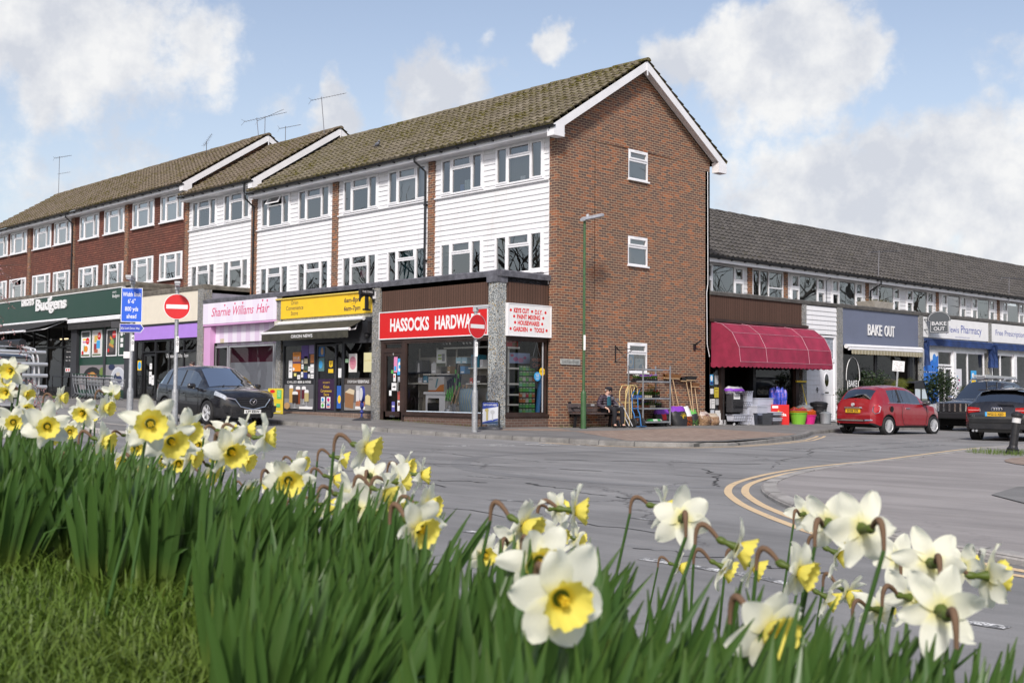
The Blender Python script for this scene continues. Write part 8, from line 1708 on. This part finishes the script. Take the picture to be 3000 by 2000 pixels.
def walker():
    r=thing('person','bearded man in a dark cap standing behind the black crossover, only his head showing','person',(-16.3,-2.65,.36),R(8)); g=G_(); pel=g.n((0,0,.88),(.15,.11)); ch=g.n((0,0,1.20),(.165,.11),pel); nk=g.n((.02,0,1.42),.055,ch); head(g,nk,(.05,0,1.535),(1,.05,0),1.)
    for sg in (-1,1):
        hp=g.n((0,sg*.09,.84),.09,pel); kn=g.n((.03,sg*.1,.46),.062,hp); an=g.n((0,sg*.1,.09),.042,kn); g.n((.13,sg*.11,.04),.04,an)
        a=g.n((0,sg*.2,1.34),.06,ch); b=g.n((-.03,sg*.26,1.05),.045,a); w=g.n((.06,sg*.25,.83),.03,b); hand(g,w,(.25,0,-1),(1,0,0),curl=.4)
    skinned('body',g.J,g.E,[SKIN],r,1)
    g=G_(); pel=g.n((0,0,.86),(.18,.14)); ch=g.n((0,0,1.2),(.195,.14),pel); g.n((0,0,1.38),.08,ch)
    for sg in (-1,1): a=g.n((0,sg*.2,1.33),.085,ch); b=g.n((-.03,sg*.26,1.05),.07,a); g.n((.05,sg*.25,.86),.055,b)
    skinned('jacket',g.J,g.E,[P_(.02,.025,.035)],r,2); g=G_(); pel=g.n((0,0,.86),(.16,.12))
    for sg in (-1,1): hp=g.n((0,sg*.1,.80),.095,pel); kn=g.n((.03,sg*.1,.46),.075,hp); g.n((0,sg*.1,.08),.065,kn)
    skinned('trousers',g.J,g.E,[P_(.03,.04,.07)],r,2)
    for sg in (-1,1): mb=MB(); mb.box((.05,sg*.105,.045),(.28,.10,.09)); mb.build('shoe',SHOE,r,bevel=.03)
    c=V((.05,0,1.535)); mb=MB(); mb.lathe([(.095,.025),(.10,.06),(.085,.105),(.04,.125),(0,.128)],16,c,0,None,(1.1,.95)); mb.grid([[c+V((.09+.075*t*cos(a),.07*sin(a),.035-.012*t)) for a in lin(-1.3,1.3,8)] for t in (0,1)]); mb.build('cap',P_(.035,.025,.022),r,True)
    mb=MB(); mb.lathe([(0,-.055),(.05,-.04),(.07,0),(.06,.03),(0,.04)],14,c+V((.03,0,-.07)),0,None,(1.05,1.)); mb.build('beard',HAIRB,r,True)
    mb=MB(); 
    for sg in (-1,1): mb.lathe([(0,-.008),(.010,0),(0,.008)],8,c+V((.082,sg*.033,.012)))
    mb.build('eyes',BLK,r,True)
walker()
# ------------------------------------------------------------------ plants
ORD='first second third fourth fifth sixth seventh eighth ninth tenth eleventh twelfth thirteenth fourteenth fifteenth sixteenth seventeenth eighteenth nineteenth twentieth'.split()
def ordn(i):
    if i<20: return ORD[i]
    t=['twenty','thirty','forty'][(i+1)//10-2]; u=(i+1)%10
    return {'twenty':'twentieth','thirty':'thirtieth','forty':'fortieth'}[t] if u==0 else t+' '+ORD[u-1]
def petal_mat(name,c1,c2,trans,vein):
    m,t=nt(name); n=N(t); uv=n.a('ShaderNodeSeparateXYZ',{0:coords(n,'UV')}); 
    c=n.mix(n.ramp(uv.outputs[1],[(.0,1.),(.30,0.)]),c1,c2)
    v=n.math('SINE',n.math('MULTIPLY',uv.outputs[0],46.)); c=n.mix(n.math('MULTIPLY',n.math('ADD',v,1.),vein),c,tuple(x*.80 for x in c1))
    p=n.a('ShaderNodeBsdfPrincipled',{'Base Color':c,'Roughness':.55,'Specular IOR Level':.3}); tl=n.a('ShaderNodeBsdfTranslucent',{'Color':c})
    n.out(n.a('ShaderNodeMixShader',{0:trans,1:p.outputs[0],2:tl.outputs[0]}).outputs[0]); return m
PET=petal_mat('cream_petal',(.93,.93,.80),(.90,.86,.42),.46,.05); COR=petal_mat('yellow_trumpet',(.93,.82,.16),(.92,.72,.06),.40,.05)
STEM=leafy('daffodil_stem',(.045,.11,.025),(.07,.15,.03),.15,rough=.4); SPA=leafy('papery_spathe',(.20,.115,.07),(.28,.18,.11),.3,rough=.8); OVA=leafy('ovary_green',(.08,.15,.02),(.14,.18,.03),.2)
def petals_mesh(seed,wide=1.,back=0.,crum=1.):
    rr=random.Random(seed); mb=MB(); uv=[]
    for k in range(6):
        a0=k*PI/3+rr.uniform(-.10,.10); inner=k%2; L_=.052*rr.uniform(.88,1.08); W_=.0178*wide*rr.uniform(.82,1.12); bend=rr.uniform(-.75,.45)*crum+back; tw=rr.uniform(-.6,.6)*crum; cup=rr.uniform(.1,.5)
        rows=[]
        for i in range(9):
            t=i/8; w=W_*(sin(PI*min(1,(.16+.84*t)*.93))**.75)*(1 if t<.9 else .75); row=[]
            for j in range(7):
                q=-1+j/3; x=.006+L_*t; y=w*q; z=-.003*inner+.004*sin(q*2.2+seed+k*2)*t*crum+ L_*(bend*t*t*.55) -.22*W_*cup*(q*q)+.0022*sin(t*9+q*3+seed+k)*crum*t
                y2=y*cos(tw*t)-(z)*sin(tw*t)*.5; z2=z+y*sin(tw*t); row.append((x*cos(a0)-y2*sin(a0),x*sin(a0)+y2*cos(a0),z2)); uv.append((q*.5+.5,t))
            rows.append(row)
        mb.grid(rows)
    return mb.mesh('petals',[PET],True,uv)
def corona_mesh(seed,flare=1.):
    rr=random.Random(seed); mb=MB(); uv=[]; n=42; rows=[]; ph=rr.uniform(0,6)
    for i in range(8):
        t=i/7; row=[]
        for j in range(n):
            a=2*PI*j/n; fr=t**3; r=.0095+.0162*flare*(t**.75)+fr*(.0018*sin(a*9+ph)+.0013*sin(a*17+ph*2)); z=.026*t+fr*(.0022*sin(a*13+ph)); row.append((r*cos(a),r*sin(a),z)); uv.append((j/n*1.5,t))
        rows.append(row)
    mb.grid(rows,0,True)
    for k in range(7):
        a=k*2*PI/6; r=0 if k==6 else .0035; i=len(mb.v); mb.tube([(r*cos(a),r*sin(a),0),(r*1.2*cos(a),r*1.2*sin(a),.016 if k<6 else .02)],.0014,5); uv+= [(.5,.05)]*(len(mb.v)-i)
    return mb.mesh('trumpet',[COR],True,uv)
PV=[petals_mesh(s,w,b,c) for s,w,b,c in ((1,1.05,.05,.8),(2,1.15,-.1,1.),(3,.9,.2,1.2),(4,1.2,.0,.7),(5,1.,-.25,1.3),(6,.95,.35,1.))]; CV=[corona_mesh(s,f) for s,f in ((1,1.05),(2,.95),(3,1.2),(4,1.1))]
mb=MB(); mb.lathe([(.0095,.001),(.0065,-.012),(.0045,-.022),(.0065,-.027),(.0068,-.034),(.003,-.040)],12); BASEM=mb.mesh('floral_tube',[OVA],True)
def photo_ray(u,v): return CF+CR*((u*1.27551-1500)/FPX)-CU*((v*1.27551-1000)/FPX)
rf=random.Random(11)
def daffodil(u,v,size,az,el,clump,i,total,word):
    z=min(.092*2676/size,5.2); p=CAMP+photo_ray(u,v)*z
    tc=V((-CF.x,-CF.y,0)).normalized(); rt_=V((CR.x,CR.y,0)).normalized(); a=R(az)
    f=(tc*cos(a)+rt_*sin(a))*cos(R(el))-V((0,0,1))*sin(R(el)); f.normalize()
    lean=rf.uniform(.03,.13); base=p-rt_*lean-f*.05+tc*rf.uniform(-.05,.03); base.z=hb(base.x,base.y)-.01
    root=thing('daffodil','',None,tuple(base),0,'cream and yellow daffodils on the grass bank')
    root['label']='daffodil %s, %s from the left %s'%(word,ordn(i),clump); root['category']='flower'
    up=f.orthogonal().normalized(); up=(up-f*up.dot(f)).normalized(); q=Matrix((up,f.cross(up),f)).transposed(); loc=p-base
    roll=Matrix.Rotation(rf.uniform(0,6.28),3,'Z'); M4=(q@roll).to_4x4(); M4.translation=loc
    for me in (rf.choice(PV),rf.choice(CV),BASEM):
        o=bpy.data.objects.new(me.name.split('.')[0],me); COL.objects.link(o); o.parent=root; sc=rf.uniform(.94,1.08); o.matrix_local=M4@Matrix.Scale(sc,4)
    ov=loc-f*.038; top=ov-f*.020+V((0,0,.012)); kn=top-f*.022-V((0,0,.012))
    k1=V((0,0,0)).lerp(kn,.5)+rt_*rf.uniform(-.012,.012); low=kn-V((0,0,.028))
    st=[V((0,0,0)),V((0,0,0)).lerp(k1,.5)+rt_*-.004,k1,k1.lerp(low,.6),low]
    s=MB(); s.tube(st,[.0044,.0043,.0040,.0036,.0033],7); s.build('stem',STEM,root,True)
    arc=[]
    for i in range(9):
        t=i/8; q3=(1-t)**3*low+3*(1-t)**2*t*(kn+V((0,0,.020)))+3*(1-t)*t*t*(top+V((0,0,.012))-f*.004)+t**3*(ov+f*.002); arc.append(q3)
    s=MB(); s.tube(arc,[.0032,.0036,.0044,.0050,.0053,.0052,.0048,.0042,.0036],7); s.build('spathe',SPA,root,True)
    return root
CL_={ 'left':('in the tall left clump',[(24,850,62,-10,5),(30,968,68,15,10),(60,938,52,25,5),(108,978,88,10,8),(140,913,48,70,5),(242,936,58,55,8),(190,948,70,-15,10),(345,972,112,12,8),(392,1012,104,22,12),(432,990,86,38,5),(238,1012,74,65,8),(168,1088,64,60,20),(196,1074,74,80,25),(312,1026,62,10,15),(326,1078,74,50,22),(286,1058,56,-20,5),(610,1004,82,70,-5),(530,1036,108,22,10),(562,1056,72,55,10),(505,1052,60,-30,20),(568,985,70,95,-5),(520,990,66,120,5),(440,1050,70,65,10),(410,1062,64,10,20),(478,1094,62,48,12),(270,1080,56,40,10),(352,1062,58,150,0),(150,1092,60,110,10),(118,1002,54,60,15),(8,872,48,40,0),(14,900,44,-10,10),(205,950,50,40,5),(258,905,40,120,0),(68,965,56,-25,15),(300,1000,56,130,0),(555,1010,58,160,0),(375,1050,60,30,25),(60,905,44,60,5),(160,990,50,20,10),(495,1075,64,85,15),(455,1020,66,-10,10),(225,1046,50,15,18)]),
 'mid':('in the middle clump',[(662,1102,98,8,8),(690,1062,56,75,5),(572,1124,46,60,12),(640,1098,72,140,5),(703,1166,58,70,8),(842,1028,98,68,10),(766,1098,66,85,15),(796,1138,88,120,5),(748,1160,70,100,8),(822,1168,92,150,0),(882,1132,92,70,15),(915,1105,84,110,0),(968,1090,72,75,-5),(984,1160,94,68,2),(962,1212,126,42,14),(905,1165,80,140,5),(948,1290,62,65,30),(850,1092,76,170,0),(935,1070,60,60,-10),(782,1052,64,95,10),(620,1110,52,-10,10),(870,1180,84,120,10),(735,1185,50,130,0)]),
 'front':('in the front centre clump',[(1205,1205,118,58,14),(1322,1172,106,76,4),(1278,1228,88,60,20),(1238,1288,150,14,12),(1288,1372,205,4,5),(1228,1442,96,30,35),(1112,1272,82,20,10),(1282,1168,70,120,0),(1322,1236,70,100,10),(1180,1248,90,150,5),(1132,1530,120,20,72)]),
 'right':('in the front right clump',[(1524,1165,92,78,4),(1566,1190,118,165,0),(1695,1258,126,70,14),(1662,1302,90,82,24),(1732,1300,84,60,18),(1836,1312,132,55,12),(1768,1446,172,30,14),(1905,1198,124,140,-5),(1978,1212,146,172,0),(1926,1272,90,60,20),(1902,1372,92,75,22),(1948,1362,84,50,25),(2062,1285,104,150,5),(2138,1292,134,155,0),(2160,1400,168,160,-6),(2272,1322,124,78,-2),(2092,1372,110,120,10),(1848,1180,70,130,0),(2215,1300,100,130,0),(1560,1300,60,80,15),(2020,1400,95,100,10)])}
for key,(txt,L_) in CL_.items():
    L_=sorted(L_)
    for i,(u,v,s,az,el) in enumerate(L_):
        w='seen from behind' if az>130 else 'in side view' if az>55 else 'half turned right' if az>28 else 'facing the camera'
        daffodil(u,v,s*.97,az+rf.uniform(-10,10)+(16 if key=='left' and az<90 else 6),el+rf.uniform(-2,9),txt,i,len(L_),w)
LEAF=leafy('daffodil_leaf',(.056,.130,.040),(.105,.205,.036),.36,rough=.36,vs=3.,tip=([(.0,.95),(.42,.0),(.9,.0),(1.,.15)],(.20,.25,.045)),spec=.5)
def leaves(label,bunches,seed,hmin=.30,hmax=.44,n_=44):
    """bunches: (u, distance) of every bulb group on the bank; blades fan out from each"""
    rr=random.Random(seed); mb=MB(); uv=[]; rt_=V((CR.x,CR.y,0)).normalized(); fw_=V((CF.x,CF.y,0)).normalized(); c0=None
    for (u,z) in bunches:
        b0=CAMP+fw_*z+rt_*((u*1.27551-1500)/FPX*z); blean=rr.uniform(.10,.34)
        for k in range(int(n_*rr.uniform(.75,1.2))):
            q=math.sqrt(rr.random()); a=rr.uniform(0,2*PI); ox=q*cos(a); oy=q*sin(a); p=b0+rt_*ox*.055+fw_*oy*.055; p.z=hb(p.x,p.y)-.012
            if c0 is None: c0=V((p.x,p.y,p.z))
            h=rr.uniform(hmin,hmax)*(1 if rr.random()<.8 else .72); ln=blean+.34*ox+rr.gauss(0,.07); fb=.30*oy+rr.gauss(0,.07); w=rr.uniform(.0056,.0092); cur=rr.uniform(-.05,.30); yaw=rr.uniform(-1.1,1.1); bd=(rr.random()<.05)
            sd=(rt_*cos(yaw)+fw_*sin(yaw)); d=rt_*ln+fw_*fb; nrm=sd.cross(V((0,0,1)))
            rows=[]
            for i in range(9):
                t=i/8; c=p+d*(h*(t*(1-cur)+cur*t*t))+V((0,0,h*(t-.16*abs(ln)*t*t)))
                if bd and t>.55: c=c+rt_*(t-.55)*h*.8-V((0,0,(t-.55)*h*.8))
                ww=w*(.72+.38*sin(PI*min(1,t*.8+.1)))*(1 if t<.86 else max(.10,(1-t)/.14*.85)); tw=sd*cos(t*.6*yaw)+nrm*sin(t*.6*yaw)
                rows.append([c-tw*ww-c0,c+nrm*(-.0026)-c0,c+tw*ww-c0]); uv+=[(0,t),(.5,t),(1,t)]
            mb.grid(rows)
    o=mb.build('daffodil_leaves',LEAF,None,True,uvs=uv,loc=tuple(c0)); return tag(o,label,'leaves',None,'stuff')
leaves('dense strap leaves of the tall left daffodil clump',[(-60,2.8),(-20,3.2),(40,2.75),(70,3.1),(0,3.7),(215,2.85),(262,2.6),(300,3.0),(345,2.72),(395,2.55),(430,2.85),(478,2.65),(160,3.1),(385,3.1),(240,3.3),(110,3.5)],1,.19,.285,52)
leaves('green strap leaves of the middle daffodil clump',[(515,2.3),(560,1.95),(640,1.75),(700,1.95),(755,1.7),(815,1.9),(620,2.35),(720,2.4),(800,2.45),(870,2.25),(690,1.45),(600,1.5)],2,.225,.325,44)
leaves('green strap leaves of the front centre daffodil clump',[(960,1.8),(1035,1.6),(1110,1.75),(1185,1.5),(1255,1.7),(1330,1.5),(1120,1.22),(1290,1.2),(1205,1.95)],3,.25,.35,40)
leaves('green strap leaves of the front right daffodil clump',[(1430,1.6),(1515,1.45),(1600,1.65),(1680,1.4),(1760,1.6),(1850,1.45),(1935,1.6),(2020,1.4),(2110,1.6),(2200,1.45),(2300,1.6),(1460,1.18),(1620,1.15),(1790,1.18),(1960,1.15),(2130,1.18)],4,.25,.345,27)
GRS=leafy('grass_blade',(.09,.19,.018),(.20,.27,.05),.35,rough=.5,vs=1.5)
def grass(name,label,n_,fn,h0,h1,seed):
    rr=random.Random(seed); mb=MB()
    for k in range(n_):
        x,y,z=fn(rr); h=rr.uniform(h0,h1); a=rr.uniform(0,6.28); d=V((cos(a),sin(a),0)); s=V((-d.y,d.x,0))*rr.uniform(.0016,.0034); l=rr.uniform(.2,1.1)*h; p=V((x,y,z-.01)); m=p+d*l*.35+V((0,0,h*.65)); t=p+d*l+V((0,0,h*rr.uniform(.75,1.)))
        i=len(mb.v); mb.v+=[p-s,p+s,m+s*.8,m-s*.8,t]; mb.f+=[(i,i+1,i+2,i+3),(i+3,i+2,i+4)]; mb.m+=[0,0]
    o=mb.build(name,GRS,None); return tag(o,label,'grass',None,'stuff')
def bank(rr):
    z=1.7+3.4*rr.random()**1.6; u=rr.uniform(-150,1080) if rr.random()<.8 else rr.uniform(1000,2400); fw_=V((CF.x,CF.y,0)).normalized(); rt_=V((CR.x,CR.y,0)).normalized()
    p=CAMP+fw_*z+rt_*((u*1.27551-1500)/FPX*z); y=min(p.y,-20.42+rr.uniform(-.1,.04)); return p.x,y,hb(p.x,y)
grass('grass','short green grass on the bank in front of the road',26000,bank,.03,.095,1)
def tuft(rr):
    a=rr.uniform(0,6.28); r=math.sqrt(rr.random()); return 14.0+r*1.5*cos(a)*.9,-1.2+r*.75*sin(a),iz+.012
grass('grass','rough grass tuft round the foot of the leaning bollard',1500,tuft,.05,.14,2)
def wallbase(rr):
    if rr.random()<.5: return rr.uniform(.02,.25),rr.uniform(.05,3.2),-.015
    x=rr.uniform(-5.5,-.4); return x,-2.03-rr.random()*.07,hs(x)-.01
grass('grass','thin weeds growing along the foot of the corner shop and gable wall',500,wallbase,.03,.13,3)
# shrubs of the cafe
def shrub(label,loc,rx,rz_,n_,ls,mat,pot=True,seed=0,group='potted shrubs outside the bakery',name='shrub'):
    s=thing(name,label,'shrub',loc,0,group); rr=random.Random(seed); mb=MB()
    if pot: mb.lathe([(.2,0),(.26,.42),(.28,.42),(.28,.46),(.22,.46)],16); mb.build('pot',P_(.05,.05,.055),s); mb=MB()
    zb=.45 if pot else .05
    for k in range(7): a=rr.uniform(0,6.28); mb.tube([(0,0,zb-.1),(rx*.3*cos(a),rx*.3*sin(a),zb+rz_*.6),(rx*.7*cos(a),rx*.7*sin(a),zb+rz_*(.9+.6*rr.random()))],[.016,.010,.004],5)
    mb.build('stems',M('shrub_bark',(.08,.055,.035),.9),s); lb=MB()
    cl=[(rr.uniform(0,6.28),rr.random(),rr.uniform(-1,1)) for _ in range(16)]
    for k in range(n_):
        a,r,h=rr.choice(cl); c=V((rx*.75*math.sqrt(r)*cos(a),rx*.75*math.sqrt(r)*sin(a),zb+rz_+rz_*.82*h*math.sqrt(max(.05,1-r*.6)))); p=c+V((rr.gauss(0,1),rr.gauss(0,1),rr.gauss(0,1)))*rx*.24
        d=V((rr.uniform(-1,1),rr.uniform(-1,1),rr.uniform(-.3,1))).normalized(); s_=d.orthogonal().normalized(); s_.rotate(Matrix.Rotation(rr.uniform(0,6.28),3,d)); l=ls*rr.uniform(.7,1.2); w=l*.24
        lb.poly([p,p+d*l*.45+s_*w,p+d*l,p+d*l*.45-s_*w])
    lb.build('leaves',mat,s); return s
BAY=leafy('bay_leaves',(.022,.042,.018),(.045,.075,.025),.2,rough=.35); 
shrub('bushy evergreen in a pot under the bakery window logo, left of the palm',(1.7,14.75,-.05),.55,.75,1500,.10,BAY,seed=1); shrub('large dark evergreen between the red car bonnet and the pick-up',(1.5,20.3,-.05),.75,.78,2400,.11,BAY,seed=2); shrub('small round evergreen low down behind the red car boot',(1.1,13.95,-.05),.36,.42,900,.08,BAY,seed=3); shrub('dark evergreen partly behind the pick-up windscreen',(1.6,22.6,-.05),.5,.5,900,.1,BAY,seed=4)
PALM=leafy('palm_leaf',(.13,.17,.03),(.24,.25,.05),.3,rough=.5)
def palm(label,loc,h,n_,sp,seed):
    s=thing('palm',label,'palm',loc,0,'potted palms outside the bakery'); rr=random.Random(seed); mb=MB(); mb.lathe([(.2,0),(.26,.42),(.28,.46),(.22,.46)],16); mb.build('pot',P_(.05,.05,.055),s); mb=MB(); mb.tube([(0,0,.4),(.02,0,h)],[.07,.05],8); mb.build('trunk',M('palm_fibre',(.10,.07,.04),.95,var=.5,vs=12,bump=.8),s); lb=MB()
    for k in range(n_):
        a=rr.uniform(0,6.28); e=rr.uniform(.05,1.2); d=V((cos(a)*cos(e),sin(a)*cos(e),sin(e))); o=V((0,0,h)); hub=o+d*sp*.42; s_=V((-sin(a),cos(a),0)); u_=s_.cross(d).normalized()
        lb.poly([o-s_*.008,o+s_*.008,hub+s_*.006,hub-s_*.006])
        for j in range(17):
            b=-1.9+3.8*j/16; dd=d*cos(b)+s_*sin(b); L2=sp*.55*(1-.25*abs(b)/1.9)*rr.uniform(.9,1.1); t=hub+dd*L2-V((0,0,L2*.28)); m=hub+dd*L2*.55; w=d.cross(dd); w=(s_*cos(b)-d*sin(b))*.014
            lb.poly([hub,m+w,t,m-w])
    lb.build('fronds',PALM,s)
palm('yellow green fan palm in a pot behind the leaning parking sign',(1.5,16.6,-.05),1.15,15,.85,1); palm('fan palm just right of the first one, before the bakery post',(1.5,17.5,-.05),1.2,13,.8,2); palm('fan palm peeping over the pick-up bonnet',(1.4,22.9,-.05),1.05,11,.7,3)
# blossom branches that reach in from the left
bt=thing('blossom_tree','thin bare tree with pink blossom buds reaching in from the left edge','tree',(13.45,-21.15,hb(13.45,-21.15)))
rr=random.Random(9); mb=MB(); bb=MB()
def twig(p,d,l,r,lev):
    pts=[p]; q=V(p); dd=V(d)
    for i in range(4): dd=(dd+V((rr.uniform(-.25,.25),rr.uniform(-.25,.25),rr.uniform(-.2,.16)-.05*lev))).normalized(); q=q+dd*l/4; pts.append(V(q))
    mb.tube(pts,[r,r*.85,r*.7,r*.55,r*.4],5)
    if lev>=2:
        for k in range(5 if lev==2 else 6):
            t=rr.choice(pts[1:])+V((rr.gauss(0,.012),rr.gauss(0,.012),rr.gauss(0,.012))); s=rr.uniform(.005,.010); bb.lathe([(0,-s),(s*.8,0),(0,s)],5,t)
    if lev<3:
        for k in range(5 if lev==0 else 4): j=rr.randint(1,4); twig(pts[j],(dd+V((rr.uniform(-.9,.9),rr.uniform(-.9,.9),rr.uniform(-.5,.5)))).normalized(),l*rr.uniform(.5,.75),r*.5,lev+1)
mb.tube([(0,0,-.2),(.02,.03,.7),(0,.05,1.4)],[.05,.042,.034],8)
for d in ((.75,.5,.35),(.55,.65,.15),(.8,.35,.05),(.2,.7,.7),(-.4,.3,.8),(.6,.2,.6),(.3,.85,.3)): twig(V((0,.05,rr.uniform(1.0,1.35))),V(d).normalized(),.62,.014,0 if d[0]>.5 else 1)
mb.build('trunk',M('cherry_bark',(.10,.065,.055),.8,var=.4,vs=10),bt); bb.build('blossom',leafy('pink_buds',(.50,.22,.24),(.60,.38,.36),.3),bt)
# the bare trees across the road: seen only as reflections in the windows
mb=MB(); rr=random.Random(21)
def bough(p,d,l,r,lev):
    pts=[p]; q=V(p); dd=V(d)
    for i in range(3): dd=(dd+V((rr.uniform(-.22,.22),rr.uniform(-.22,.22),rr.uniform(-.08,.16)))).normalized(); q=q+dd*l/3; pts.append(V(q))
    mb.tube(pts,[r,r*.86,r*.74,r*.6],5 if lev<2 else 3,0,False)
    if lev<4:
        for k in range(3 if lev else 5): j=rr.randint(1,3); bough(pts[j],(dd*.7+V((rr.uniform(-1,1),rr.uniform(-1,1),rr.uniform(-.2,.7)))).normalized(),l*rr.uniform(.55,.78),r*rr.uniform(.42,.58),lev+1)
for x,y in [(-14-8.5*k+rr.uniform(-2,2),-31-6*(k%2)+rr.uniform(-2,2)) for k in range(15)]+[(28,42),(33,50),(29,58),(35,67),(30,77),(36,88),(32,100)]: bough(V((x,y,-.3)),V((0,0,1)),rr.uniform(7.,9.),.40,0)
tag(mb.build('woodland',M('tree_bark',(.045,.038,.03),.95),None),'line of bare trees across the road, mirrored in the windows','trees',None,'stuff')
bpy.context.view_layer.update()
